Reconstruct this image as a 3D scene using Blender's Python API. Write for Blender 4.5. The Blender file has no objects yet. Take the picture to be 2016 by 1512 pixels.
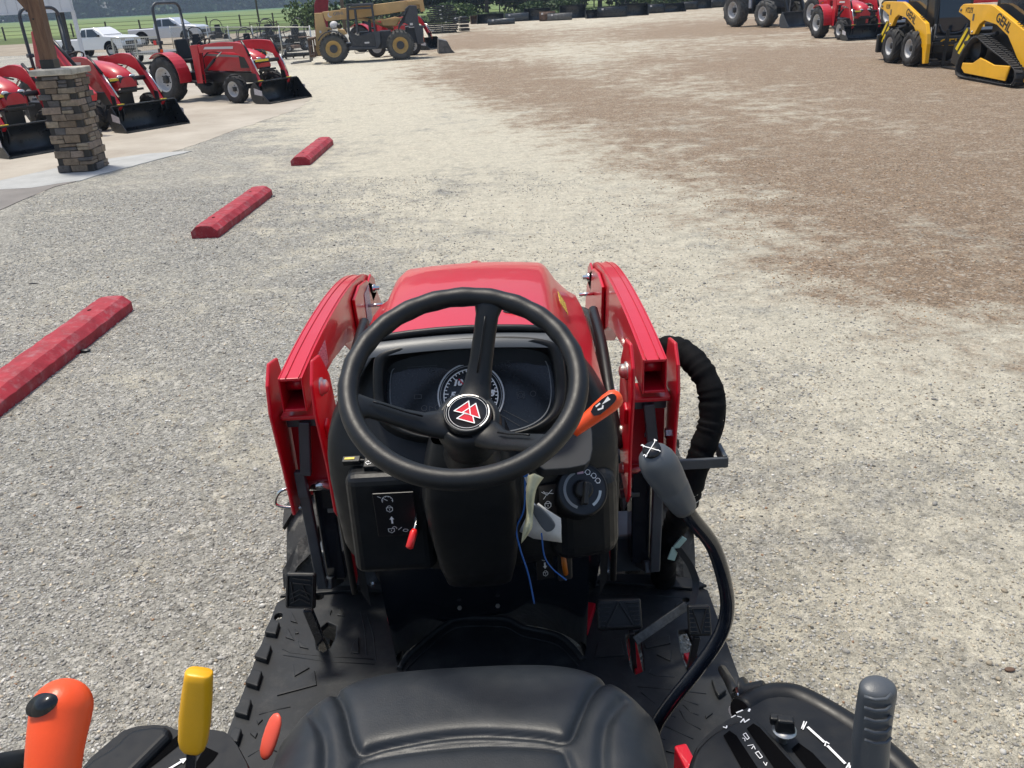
import bpy, bmesh, math, random
import numpy as np
from mathutils import Vector, Matrix
R = math.radians
C = bpy.context.scene.collection
scn = bpy.context.scene
random.seed(7); rng = np.random.default_rng(7)

# ------------------------------------------------------------------ camera
CX, CZ, FPX = 0.088, 1.95, 1700.0
ROLL = math.atan(0.052); PITCH = math.atan(771*math.cos(ROLL)/FPX)
cd = bpy.data.cameras.new('camera'); cam = bpy.data.objects.new('camera', cd); C.objects.link(cam)
cd.sensor_width = 36.0; cd.lens = 36.0*FPX/2016; cd.clip_start = 0.03; cd.clip_end = 4000
cam.matrix_world = Matrix.Translation((CX, 0, CZ)) @ Matrix.Rotation(R(90)-PITCH, 4, 'X') @ Matrix.Rotation(-ROLL, 4, 'Z')
scn.camera = cam

# ------------------------------------------------------------------ sky, sun, exposure
SUN_EL, SUN_AZ = R(73), R(-50)       # azimuth from +Y towards +X
w = bpy.data.worlds.new("World"); scn.world = w; w.use_nodes = True
nt = w.node_tree; bg = nt.nodes['Background']
sky = nt.nodes.new('ShaderNodeTexSky'); sky.sky_type = 'NISHITA'; sky.sun_disc = False
sky.sun_elevation = SUN_EL; sky.sun_rotation = SUN_AZ; sky.dust_density = 3.0; sky.air_density = 1.2; sky.ozone_density = 1.5
nt.links.new(sky.outputs[0], bg.inputs[0]); bg.inputs[1].default_value = 0.125
sd = bpy.data.lights.new('sun', 'SUN'); sun = bpy.data.objects.new('sun', sd); C.objects.link(sun)
sd.energy = 2.9; sd.angle = R(9); sd.color = (1.0, 0.94, 0.82)
sv = Vector((math.sin(SUN_AZ)*math.cos(SUN_EL), math.cos(SUN_AZ)*math.cos(SUN_EL), math.sin(SUN_EL)))
sun.rotation_euler = sv.to_track_quat('Z', 'Y').to_euler(); sun.location = (0, 0, 30)
scn.view_settings.view_transform = 'Standard'; scn.view_settings.look = 'None'
scn.view_settings.exposure = 0.33; scn.view_settings.gamma = 1.0
scn.render.engine = 'CYCLES'
scn.cycles.max_bounces = 6; scn.cycles.transparent_max_bounces = 8

# ------------------------------------------------------------------ pixel -> place (measuring aid: where a sight line meets a plane of the place)
def ray(px, py):
    u = px-1008; v = py-756
    a = u*math.cos(ROLL)-v*math.sin(ROLL); b = u*math.sin(ROLL)+v*math.cos(ROLL)
    return Vector((a, FPX*math.cos(PITCH)-b*math.sin(PITCH), -FPX*math.sin(PITCH)-b*math.cos(PITCH)))
def at(px, py, x=None, y=None, z=None):
    d = ray(px, py); o = Vector((CX, 0, CZ))
    k = (z-CZ)/d.z if z is not None else (y/d.y if y is not None else (x-CX)/d.x)
    return o+d*k

# ------------------------------------------------------------------ materials
def mat(name, col, rough=0.5, metal=0.0, coat=0.0, var=0.0, vscale=8.0, col2=None, bump=0.0, bscale=200.0, spec=0.5, rvar=0.0, dust=0.0, dustcol=(0.42,0.38,0.32)):
    m = bpy.data.materials.new(name); m.use_nodes = True
    t = m.node_tree; b = t.nodes['Principled BSDF']; L = t.links.new
    b.inputs['Roughness'].default_value = rough; b.inputs['Metallic'].default_value = metal
    b.inputs['Coat Weight'].default_value = coat; b.inputs['Coat Roughness'].default_value = 0.04
    b.inputs['Specular IOR Level'].default_value = spec
    tc = t.nodes.new('ShaderNodeTexCoord')
    out = None
    c0 = (*col, 1)
    if var > 0 or col2:
        n = t.nodes.new('ShaderNodeTexNoise'); n.inputs['Scale'].default_value = vscale; n.inputs['Detail'].default_value = 6; n.inputs['Roughness'].default_value = .65
        L(tc.outputs['Object'], n.inputs['Vector'])
        mx = t.nodes.new('ShaderNodeMix'); mx.data_type = 'RGBA'
        c2 = col2 if col2 else tuple(min(1, c*(1+var)+0.01*var) for c in col)
        c1 = col if col2 else tuple(c*(1-var) for c in col)
        mr = t.nodes.new('ShaderNodeMapRange'); mr.inputs[1].default_value = .35; mr.inputs[2].default_value = .65
        L(n.outputs[0], mr.inputs[0]); L(mr.outputs[0], mx.inputs[0])
        mx.inputs[6].default_value = (*c1, 1); mx.inputs[7].default_value = (*c2, 1)
        out = mx.outputs[2]
    if dust > 0:
        n = t.nodes.new('ShaderNodeTexNoise'); n.inputs['Scale'].default_value = vscale*1.7; n.inputs['Detail'].default_value = 9; n.inputs['Roughness'].default_value = .75
        L(tc.outputs['Object'], n.inputs['Vector'])
        mr = t.nodes.new('ShaderNodeMapRange'); mr.inputs[1].default_value = .5; mr.inputs[2].default_value = .8; mr.inputs[4].default_value = dust
        L(n.outputs[0], mr.inputs[0])
        mx = t.nodes.new('ShaderNodeMix'); mx.data_type = 'RGBA'; L(mr.outputs[0], mx.inputs[0])
        if out: L(out, mx.inputs[6])
        else: mx.inputs[6].default_value = c0
        mx.inputs[7].default_value = (*dustcol, 1); out = mx.outputs[2]
    if out: L(out, b.inputs['Base Color'])
    else: b.inputs['Base Color'].default_value = c0
    if rvar > 0:
        n = t.nodes.new('ShaderNodeTexNoise'); n.inputs['Scale'].default_value = vscale*2.3; n.inputs['Detail'].default_value = 5
        L(tc.outputs['Object'], n.inputs['Vector'])
        mr = t.nodes.new('ShaderNodeMapRange'); mr.inputs[1].default_value = .3; mr.inputs[2].default_value = .7
        mr.inputs[3].default_value = max(.02, rough-rvar); mr.inputs[4].default_value = rough+rvar
        L(n.outputs[0], mr.inputs[0]); L(mr.outputs[0], b.inputs['Roughness'])
    if bump > 0:
        n = t.nodes.new('ShaderNodeTexNoise'); n.inputs['Scale'].default_value = bscale; n.inputs['Detail'].default_value = 3
        L(tc.outputs['Object'], n.inputs['Vector'])
        bp = t.nodes.new('ShaderNodeBump'); bp.inputs['Strength'].default_value = 1.0; bp.inputs['Distance'].default_value = bump
        L(n.outputs[0], bp.inputs['Height']); L(bp.outputs[0], b.inputs['Normal'])
    return m
M = {}
M['red'] = mat('red paint', (.55, .0035, .020), .36, coat=.36, var=.04, vscale=3, rvar=.04, bump=.00006, bscale=90, dust=.0)
M['void'] = mat('painted recess shade', (.002, .002, .0025), .9, spec=.05)  # near-black fill: the shade of slots and hollows put into the colour
M['red_far'] = mat('red paint weathered', (.50, .010, .022), .38, coat=.35, var=.10, vscale=3, dust=.10)
M['black'] = mat('black moulded plastic', (.0065, .0075, .009), .44, spec=.32, var=.12, vscale=20, bump=.00012, bscale=700, rvar=.08, dust=.16, dustcol=(.04,.038,.034))
M['rimblack'] = mat('black grained rubber', (.008, .009, .0105), .42, spec=.36, var=.08, vscale=40, bump=.00025, bscale=900, rvar=.05)
M['gloss'] = mat('gloss navy black steel', (.006, .009, .016), .20, coat=.3, var=.1, vscale=6, rvar=.06, dust=.06, dustcol=(.06,.06,.06))
M['greysteel'] = mat('dark grey steel', (.050, .060, .072), .38, var=.15, vscale=10, rvar=.1, dust=.06, dustcol=(.15,.14,.12))
M['seat'] = mat('seat vinyl', (.014, .0175, .022), .43, spec=.40, var=.10, vscale=14, bump=.00025, bscale=450, rvar=.05, dust=.06, dustcol=(.16,.15,.14))
M['mat'] = mat('rubber floor mat', (.011, .013, .0155), .52, spec=.35, var=.22, vscale=9, bump=.0003, bscale=300, rvar=.08, dust=.40, dustcol=(.085,.082,.075))
M['tyre'] = mat('tyre rubber', (.042, .042, .042), .7, var=.25, vscale=9, dust=1.0, dustcol=(.36, .34, .30), bump=.0012, bscale=90)
M['tyre_far'] = mat('tyre rubber far', (.026, .026, .027), .8, var=.3, vscale=6, dust=.45, dustcol=(.14, .13, .115))
M['tyre_dusty'] = mat('dusty tyre rubber', (.075, .075, .072), .85, var=.3, vscale=5, dust=.6, dustcol=(.22, .205, .18))
M['hose'] = mat('black nylon sleeve', (.0035, .004, .005), .8, spec=.12, var=.2, vscale=30, bump=.0016, bscale=55)
M['orange'] = mat('orange plastic', (.85, .085, .015), .38, var=.05, vscale=20, bump=.00015, bscale=500)
M['coral'] = mat('coral plastic', (.80, .10, .055), .42, var=.04, vscale=20)
M['amber'] = mat('amber plastic', (.50, .14, .012), .35)
M['yellowgrip'] = mat('yellow plastic', (.82, .42, .008), .36, var=.04, vscale=20, bump=.00015, bscale=500)
M['knob'] = mat('grey plastic', (.070, .079, .090), .40, var=.05, vscale=30, bump=.0002, bscale=700)
M['chrome'] = mat('bright zinc', (.72, .72, .70), .16, metal=1, rvar=.05, vscale=30)
M['wiregrey'] = mat('weathered wire', (.16, .17, .175), .6)
M['zinc'] = mat('dull zinc', (.55, .54, .50), .38, metal=.9, rvar=.1, vscale=40)
M['white'] = mat('white print', (.80, .80, .80), .6)
M['silverprint'] = mat('silver ring', (.48, .49, .50), .4)
M['dimprint'] = mat('dim grey print', (.055, .058, .062), .5)
M['greyline'] = mat('grey print', (.22, .23, .24), .45)
M['signred'] = mat('emblem red', (.60, .010, .03), .6, spec=.2)
M['face'] = mat('instrument glass', (.010, .0125, .0155), .16, var=.15, vscale=30, dust=.12, dustcol=(.05,.05,.05))
M['decalblack'] = mat('decal black', (.007, .007, .009), .35)
M['label'] = mat('paper label', (.62, .60, .60), .5, var=.08, vscale=60)
M['cream'] = mat('cream paper tag', (.62, .60, .40), .7, var=.1, vscale=60)
M['paper'] = mat('white paper tag', (.68, .68, .67), .8, var=.05, vscale=60)
M['blue'] = mat('blue twine', (.02, .12, .42), .6)
M['pinkicon'] = mat('pink print', (.55, .36, .45), .5)
M['redgrip'] = mat('red dipped grip', (.75, .02, .02), .3, coat=.3)
M['yellowlabel'] = mat('yellow label', (.80, .60, .05), .5, var=.15, vscale=60)
M['bark'] = mat('bark', (.10, .075, .055), .9, var=.3, vscale=8, bump=.01, bscale=20)
M['rimwhite'] = mat('silver wheel paint', (.50, .50, .50), .45, var=.1, vscale=10, dust=.2)
M['rimtan'] = mat('tan wheel paint', (.50, .33, .12), .6, var=.15, vscale=10, dust=.4, dustcol=(.30,.22,.13))
M['jlg'] = mat('faded tan paint', (.60, .39, .17), .50, var=.12, vscale=2, dust=.4, dustcol=(.40, .27, .13))
M['jgrey'] = mat('faded charcoal paint', (.045, .05, .062), .5, var=.2, vscale=3, dust=.35, dustcol=(.12,.12,.12))
M['gehl'] = mat('golden yellow paint', (.88, .46, .010), .34, coat=.3, var=.05, vscale=3, dust=.10)
M['brightyellow'] = mat('bright yellow decal', (.85, .62, .01), .4)
M['blk'] = mat('black machine paint', (.014, .015, .017), .36, var=.2, vscale=5, dust=.14, dustcol=(.10,.10,.09))
M['blkbucket'] = mat('satin black bucket steel', (.014, .017, .021), .33, var=.2, vscale=4, rvar=.1, dust=.10, dustcol=(.09,.09,.085))
M['worn'] = mat('worn grey steel', (.11, .11, .11), .5, var=.4, vscale=6, rvar=.1, dust=.4, dustcol=(.22,.19,.16))
M['rust'] = mat('rusty steel', (.12, .07, .045), .7, var=.4, vscale=6)
M['glass'] = mat('dark window glass', (.02, .03, .042), .06, spec=.8)
M['headlamp'] = mat('lamp glass', (.62, .64, .66), .12, metal=.5)
M['amberlamp'] = mat('amber lamp', (.85, .16, .01), .25)
M['redlamp'] = mat('red lamp', (.6, .03, .01), .25)
M['carwhite'] = mat('white car paint', (.78, .79, .80), .25, coat=.8)
M['carsilver'] = mat('silver car paint', (.55, .57, .62), .3, metal=.25, coat=.7)
M['bluepaint'] = mat('blue paint', (.02, .08, .45), .35, coat=.3)

def printed(name, base, ink):   # a paper label with rows of unreadable small print
    m = mat(name, base, .5); t = m.node_tree; b = t.nodes['Principled BSDF']; L = t.links.new
    tc = t.nodes.new('ShaderNodeTexCoord'); mp = t.nodes.new('ShaderNodeMapping'); mp.inputs['Scale'].default_value = (260, 260, 900)
    n = t.nodes.new('ShaderNodeTexNoise'); n.inputs['Scale'].default_value = .6; n.inputs['Detail'].default_value = 1
    L(tc.outputs['Object'], mp.inputs[0]); L(mp.outputs[0], n.inputs['Vector'])
    r = t.nodes.new('ShaderNodeMapRange'); r.inputs[1].default_value = .54; r.inputs[2].default_value = .60
    L(n.outputs[0], r.inputs[0]); mx = t.nodes.new('ShaderNodeMix'); mx.data_type = 'RGBA'; L(r.outputs[0], mx.inputs[0])
    mx.inputs[6].default_value = (*base, 1); mx.inputs[7].default_value = (*ink, 1); L(mx.outputs[2], b.inputs['Base Color'])
    return m
M['print_white'] = printed('printed white label', (.60, .58, .60), (.22, .20, .22))
M['print_yellow'] = printed('printed yellow label', (.78, .56, .06), (.12, .09, .03))

# ------------------------------------------------------------------ mesh collector
class MB:
    def __init__(s): s.v = []; s.f = []; s.sm = []
    def add(s, vs, fs, smooth=False, mx=None):
        n = len(s.v)
        for q in vs:
            q = Vector(q); s.v.append(tuple(mx @ q) if mx is not None else tuple(q))
        for f in fs: s.f.append(tuple(i+n for i in f)); s.sm.append(smooth)
        return s
    def box(s, c, d, mx=None, rot=None, taper=(1, 1)):
        x, y, z = d[0]/2, d[1]/2, d[2]/2; tx, ty = taper
        vs = [Vector(q) for q in ((-x,-y,-z),(x,-y,-z),(x,y,-z),(-x,y,-z),(-x*tx,-y*ty,z),(x*tx,-y*ty,z),(x*tx,y*ty,z),(-x*tx,y*ty,z))]
        m = Matrix.Translation(c)
        if rot is not None: m = m @ rot
        if mx is not None: m = mx @ m
        return s.add(vs, [(3,2,1,0),(4,5,6,7),(0,1,5,4),(1,2,6,5),(2,3,7,6),(3,0,4,7)], False, m)
    def bar(s, a, b, w, h, up=(0, 0, 1), mx=None):
        a = Vector(a); b = Vector(b); d = b-a; L = d.length; d.normalize(); up = Vector(up)
        x = d.cross(up)
        if x.length < 1e-5: x = d.cross(Vector((1, 0, 0)))
        x.normalize(); z = x.cross(d)
        m = Matrix((x, d, z)).transposed().to_4x4(); m.translation = (a+b)/2
        if mx is not None: m = mx @ m
        return s.box((0, 0, 0), (w, L, h), mx=m)
    def prism(s, poly, fn, t0, t1, smooth=False, mx=None):
        """poly: 2-D points; fn(a, b, t) -> 3-D point"""
        n = len(poly); vs = [fn(a, b, t0) for a, b in poly]+[fn(a, b, t1) for a, b in poly]
        fs = [tuple(range(n-1, -1, -1)), tuple(range(n, 2*n))]+[(i, (i+1) % n, n+(i+1) % n, n+i) for i in range(n)]
        return s.add(vs, fs, smooth, mx)
    def yz(s, poly, x0, x1, mx=None): return s.prism(poly, lambda a, b, t: (t, a, b), x0, x1, mx=mx)
    def xz(s, poly, y0, y1, mx=None): return s.prism(poly, lambda a, b, t: (a, t, b), y0, y1, mx=mx)
    def xy(s, poly, z0, z1, mx=None): return s.prism(poly, lambda a, b, t: (a, b, t), z0, z1, mx=mx)
    def tube(s, pts, r, n=10, cap=True, mx=None, closed=False, squash=None):
        pts = [Vector(p) for p in pts]; N = len(pts)
        rs = r if isinstance(r, (list, tuple)) else [r]*N
        vs = []; up = None
        for i, p in enumerate(pts):
            a = pts[i-1] if (i > 0 or closed) else pts[i]; b = pts[(i+1) % N] if (i < N-1 or closed) else pts[i]
            d = (b-a).normalized()
            if up is None:
                up = Vector((0, 0, 1)) if abs(d.z) < .9 else Vector((0, 1, 0))
            x = d.cross(up).normalized(); y = x.cross(d).normalized(); up = y
            for k in range(n):
                an = 2*math.pi*k/n; q = squash or (1, 1)
                vs.append(p+(x*math.cos(an)*q[0]+y*math.sin(an)*q[1])*rs[i])
        fs = []
        for i in range(N if closed else N-1):
            for k in range(n):
                a0 = i*n+k; a1 = i*n+(k+1) % n; b0 = ((i+1) % N)*n+k; b1 = ((i+1) % N)*n+(k+1) % n
                fs.append((a0, a1, b1, b0))
        s.add(vs, fs, True, mx)
        if cap and not closed:
            m0 = len(s.v)-len(vs)
            s.f.append(tuple(range(m0+n-1, m0-1, -1))); s.sm.append(False)
            e = m0+(N-1)*n; s.f.append(tuple(range(e, e+n))); s.sm.append(False)
        return s
    def lathe(s, prof, n=24, mx=None, smooth=True, closed=False):
        """prof: (radius, height) round local Z"""
        vs = []; P = len(prof)
        for k in range(n):
            a = 2*math.pi*k/n; c, q = math.cos(a), math.sin(a)
            for r_, h in prof: vs.append((r_*c, r_*q, h))
        fs = []
        for k in range(n):
            k2 = (k+1) % n
            for i in range(P if closed else P-1):
                j = (i+1) % P
                fs.append((k*P+i, k2*P+i, k2*P+j, k*P+j))
        return s.add(vs, fs, smooth, mx)
    def loft(s, secs, closed=True, caps=True, smooth=True, mx=None):
        n = len(secs[0]); vs = [p for q in secs for p in q]; fs = []
        for i in range(len(secs)-1):
            for k in range(n if closed else n-1):
                k2 = (k+1) % n
                fs.append((i*n+k, i*n+k2, (i+1)*n+k2, (i+1)*n+k))
        if caps and closed: fs += [tuple(range(n-1, -1, -1)), tuple(range((len(secs)-1)*n, len(secs)*n))]
        return s.add(vs, fs, smooth, mx)
    def ball(s, c, r, n=12, mx=None, sc=(1, 1, 1)):
        prof = [(math.sin(math.pi*i/n)*r, -math.cos(math.pi*i/n)*r) for i in range(n+1)]
        prof[0] = (1e-4, -r); prof[-1] = (1e-4, r)
        m = Matrix.Translation(c) @ Matrix.Diagonal((*sc, 1))
        return s.lathe(prof, n*2, mx=(mx @ m if mx is not None else m))
    def build(s, name, m, parent=None, bevel=0.0, seg=2, subd=0, flat=None, autos=None):
        me = bpy.data.meshes.new(name); me.from_pydata(s.v, [], s.f)
        me.polygons.foreach_set('use_smooth', [bool(q) or subd > 0 for q in s.sm])
        me.update()
        bm = bmesh.new(); bm.from_mesh(me); bmesh.ops.recalc_face_normals(bm, faces=bm.faces); bm.to_mesh(me); bm.free()
        me.materials.append(M[m] if isinstance(m, str) else m)
        o = bpy.data.objects.new(name, me); C.objects.link(o)
        if parent is not None:
            o.parent = parent
            if parent.get('_world'): o.matrix_parent_inverse = Matrix.Translation(parent.location).inverted()
        if bevel > 0:
            b = o.modifiers.new('bevel', 'BEVEL'); b.width = bevel; b.segments = seg; b.limit_method = 'ANGLE'; b.angle_limit = R(35); b.harden_normals = False
        if subd: 
            q = o.modifiers.new('subd', 'SUBSURF'); q.levels = subd; q.render_levels = subd
        return o
def tag(o, label=None, cat=None, group=None, kind=None):
    if label: o['label'] = label
    if cat: o['category'] = cat
    if group: o['group'] = group
    if kind: o['kind'] = kind
    return o
def thing(name, label, cat, loc=(0, 0, 0), rz=0, group=None, world=False):
    o = bpy.data.objects.new(name, None); C.objects.link(o); o.location = loc; o.rotation_euler = (0, 0, rz)
    o.empty_display_size = .2
    if world: o['_world'] = 1
    return tag(o, label, cat, group)
def kids(o): return [c for c in bpy.data.objects if c.parent == o]
def copy_tree(o, parent=None):
    c = o.copy(); C.objects.link(c); c.parent = parent
    for k in kids(o): copy_tree(k, c)
    return c
def rx(a): return Matrix.Rotation(a, 4, 'X')
def ry(a): return Matrix.Rotation(a, 4, 'Y')
def rz(a): return Matrix.Rotation(a, 4, 'Z')
def frame(o, x, z):
    """matrix with local x, and local z (normal) in world terms, at o"""
    x = Vector(x).normalized(); z = Vector(z).normalized(); y = z.cross(x).normalized(); x = y.cross(z)
    m = Matrix((x, y, z)).transposed().to_4x4(); m.translation = Vector(o); return m
AX = ry(R(90))      # lathe axis along +X
AY = rx(R(-90))     # lathe axis along +Y
def chaikin(p, it=2, closed=False):
    p = [Vector(q) for q in p]
    for _ in range(it):
        o = []; n = len(p)
        if not closed: o.append(p[0])
        for i in range(n if closed else n-1):
            a, b = p[i], p[(i+1) % n]; o += [a*.75+b*.25, a*.25+b*.75]
        if not closed: o.append(p[-1])
        p = o
    return p
def spline(pts, n=8):
    P = [Vector(p) for p in pts]; P = [P[0]*2-P[1]]+P+[P[-1]*2-P[-2]]; o = []
    for i in range(1, len(P)-2):
        for k in range(n):
            t = k/n; a, b, c, d = P[i-1:i+3]
            o.append(.5*((2*b)+(c-a)*t+(2*a-5*b+4*c-d)*t*t+(3*b-a-3*c+d)*t**3))
    return o+[P[-2]]
def text(body, size, mx, m, parent, name='lettering', shear=0, bold=0.0, depth=.0006, sx=1.0, align='CENTER', kind=None):
    cu = bpy.data.curves.new(name, 'FONT'); cu.body = body; cu.size = size; cu.shear = shear; cu.offset = bold
    cu.align_x = align; cu.align_y = 'CENTER'; cu.extrude = depth; cu.resolution_u = 3
    tmp = bpy.data.objects.new('t', cu); C.objects.link(tmp)
    dg = bpy.context.evaluated_depsgraph_get(); me = bpy.data.meshes.new_from_object(tmp.evaluated_get(dg))
    bpy.data.objects.remove(tmp); bpy.data.curves.remove(cu)
    me.transform(mx @ Matrix.Diagonal((sx, 1, 1, 1))); me.materials.clear(); me.materials.append(M[m]); me.name = name
    o = bpy.data.objects.new(name, me); C.objects.link(o)
    if parent is not None:
        o.parent = parent
        if parent.get('_world'): o.matrix_parent_inverse = Matrix.Translation(parent.location).inverted()
    return o
def strokes(lines, w, mx, m, parent, name, lift=.0006):
    """flat printed line work; lines are lists of 2-D points in the plane of mx"""
    b = MB()
    for ln in lines:
        for i in range(len(ln)-1):
            p, q = Vector((*ln[i], 0)), Vector((*ln[i+1], 0)); d = (q-p)
            if d.length < 1e-6: continue
            d.normalize(); n = Vector((-d.y, d.x, 0))*w/2; e = d*w*.35
            z = Vector((0, 0, lift+.00005*(i % 3)))
            b.add([p-n-e+z, q-n+e+z, q+n+e+z, p+n-e+z], [(0, 1, 2, 3)], mx=mx)
    return b.build(name, m, parent)
def circ(cx, cy, r, a0=0, a1=360, n=14, sy=1):
    return [(cx+r*math.cos(R(a0+(a1-a0)*i/n)), cy+r*sy*math.sin(R(a0+(a1-a0)*i/n))) for i in range(n+1)]
def smooth01(a, b, x):
    t = np.clip((x-a)/(b-a), 0, 1); return t*t*(3-2*t)
# ================================================================== ground
def gravel_material():
    m = bpy.data.materials.new('gravel'); m.use_nodes = True; t = m.node_tree; b = t.nodes['Principled BSDF']; L = t.links.new
    N = t.nodes.new
    tc = N('ShaderNodeTexCoord'); P = tc.outputs['Object']
    def vor(scale, feat='F1'):
        v = N('ShaderNodeTexVoronoi'); v.inputs['Scale'].default_value = scale; v.feature = feat; L(P, v.inputs['Vector']); return v
    def noise(scale, det=5, rough=.6, vec=None, dist=0):
        n = N('ShaderNodeTexNoise'); n.inputs['Scale'].default_value = scale; n.inputs['Detail'].default_value = det; n.inputs['Roughness'].default_value = rough
        n.inputs['Distortion'].default_value = dist; L(vec or P, n.inputs['Vector']); return n
    def ramp(x, a, b_, c=0, d=1):
        r = N('ShaderNodeMapRange'); r.inputs[1].default_value = a; r.inputs[2].default_value = b_; r.inputs[3].default_value = c; r.inputs[4].default_value = d; L(x, r.inputs[0]); return r.outputs[0]
    def math_(op, a, b_=None):
        q = N('ShaderNodeMath'); q.operation = op
        for i, v in enumerate((a, b_)):
            if v is None: continue
            if isinstance(v, (int, float)): q.inputs[i].default_value = v
            else: L(v, q.inputs[i])
        return q.outputs[0]
    def mix(f, a, b_, mode='MIX'):
        q = N('ShaderNodeMix'); q.data_type = 'RGBA'; q.blend_type = mode
        if isinstance(f, (int, float)): q.inputs[0].default_value = f
        else: L(f, q.inputs[0])
        for i, v in ((6, a), (7, b_)):
            if isinstance(v, tuple): q.inputs[i].default_value = (*v, 1)
            else: L(v, q.inputs[i])
        return q.outputs[2]
    at_ = N('ShaderNodeAttribute'); at_.attribute_name = 'zone'; sep = N('ShaderNodeSeparateColor'); L(at_.outputs['Color'], sep.inputs[0])
    brown, beige = sep.outputs[0], sep.outputs[1]
    v1 = vor(78); v2 = vor(44); v3 = vor(14)
    nb = noise(.55, 8, .7, dist=.4); ng = noise(2.3, 15, .84, dist=.15); ng2 = noise(3.1, 14, .82); nm = noise(2.6, 8, .72); nf = noise(24, 6, .75); nff = noise(150, 3, .6)
    # streaks along the driving direction (worn tracks)
    mp = N('ShaderNodeMapping'); mp.inputs['Scale'].default_value = (.30, 1.9, 1); mp.inputs['Rotation'].default_value = (0, 0, R(-14)); L(P, mp.inputs[0])
    st = noise(.8, 12, .74, vec=mp.outputs[0], dist=.6)
    # zones broken up by noise
    bz = ramp(math_('ADD', brown, math_('MULTIPLY', math_('SUBTRACT', math_('ADD', math_('MULTIPLY', nb.outputs[0], .55), math_('ADD', math_('MULTIPLY', st.outputs[0], .15), ng.outputs[0])), .85), 2.7)), .26, .78)
    gz = ramp(math_('ADD', beige, math_('MULTIPLY', math_('SUBTRACT', math_('ADD', math_('MULTIPLY', nb.outputs[0], .5), math_('ADD', math_('MULTIPLY', st.outputs[0], .35), ng2.outputs[0])), .925), 3.2)), .24, .76)
    # per stone tint
    s1 = N('ShaderNodeSeparateColor'); L(v1.outputs['Color'], s1.inputs[0])
    s2 = N('ShaderNodeSeparateColor'); L(v2.outputs['Color'], s2.inputs[0])
    grey = mix(s1.outputs[0], (.25, .243, .220), (.50, .488, .445))
    grey = mix(math_('MULTIPLY', ramp(s2.outputs[1], .80, .9), .8), grey, (.66, .64, .59))
    grey = mix(math_('MULTIPLY', ramp(s2.outputs[2], .88, .95), .7), grey, (.13, .125, .12))
    dustc = mix(nf.outputs[0], (.46, .425, .335), (.67, .625, .505))
    brn = mix(s1.outputs[1], (.140, .098, .066), (.345, .250, .168))
    brn = mix(math_('MULTIPLY', ramp(s2.outputs[0], .86, .94), .6), brn, (.47, .43, .37))
    # dust fills between stones
    crev = ramp(v1.outputs['Distance'], .25, .75)
    fill = math_('MULTIPLY', ramp(nm.outputs[0], .35, .65, .25, .75), crev)
    base = mix(fill, grey, (.44, .425, .375))
    tone = mix(ramp(nb.outputs[0], .3, .7), (.80, .80, .80), (1.12, 1.10, 1.06))
    base = mix(1.0, base, tone, 'MULTIPLY')
    col = mix(math_('MULTIPLY', gz, ramp(s1.outputs[2], 0, 1, .72, 1.0)), base, dustc)
    brfill = mix(math_('MULTIPLY', ramp(ng2.outputs[0], .52, .70), .55), brn, (.54, .485, .38))
    col = mix(math_('MULTIPLY', bz, .95), col, brfill)
    sp1 = noise(7.5, 12, .88); sp2 = noise(26, 8, .85)
    spk = math_('ADD', math_('MULTIPLY', math_('SUBTRACT', sp1.outputs[0], .5), 1.7), math_('MULTIPLY', math_('SUBTRACT', sp2.outputs[0], .5), 1.3))
    spk = math_('ADD', 1.0, spk); spk = ramp(spk, .5, 1.5, .5, 1.5)
    sv_ = N('ShaderNodeVectorMath'); sv_.operation = 'SCALE'; L(col, sv_.inputs[0]); L(spk, sv_.inputs['Scale']); col = sv_.outputs[0]
    L(col, b.inputs['Base Color']); b.inputs['Roughness'].default_value = .88; b.inputs['Specular IOR Level'].default_value = .25
    # relief
    h1 = ramp(v1.outputs['Distance'], 0, .8, 1, 0); h2 = ramp(v2.outputs['Distance'], 0, .8, 1, 0)
    damp = math_('SUBTRACT', 1.0, math_('MULTIPLY', gz, .55))
    hh = math_('ADD', math_('MULTIPLY', math_('ADD', h1, math_('MULTIPLY', h2, 1.1)), damp), math_('ADD', math_('MULTIPLY', nf.outputs[0], 1.2), math_('MULTIPLY', nff.outputs[0], .35)))
    bp = N('ShaderNodeBump'); bp.inputs['Strength'].default_value = 1.0; bp.inputs['Distance'].default_value = .0085; L(hh, bp.inputs['Height'])
    bp2 = N('ShaderNodeBump'); bp2.inputs['Strength'].default_value = 1.0; bp2.inputs['Distance'].default_value = .09; L(nm.outputs[0], bp2.inputs['Height']); L(bp2.outputs[0], bp.inputs['Normal'])
    L(bp.outputs[0], b.inputs['Normal'])
    return m
M['gravel'] = gravel_material()
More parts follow.
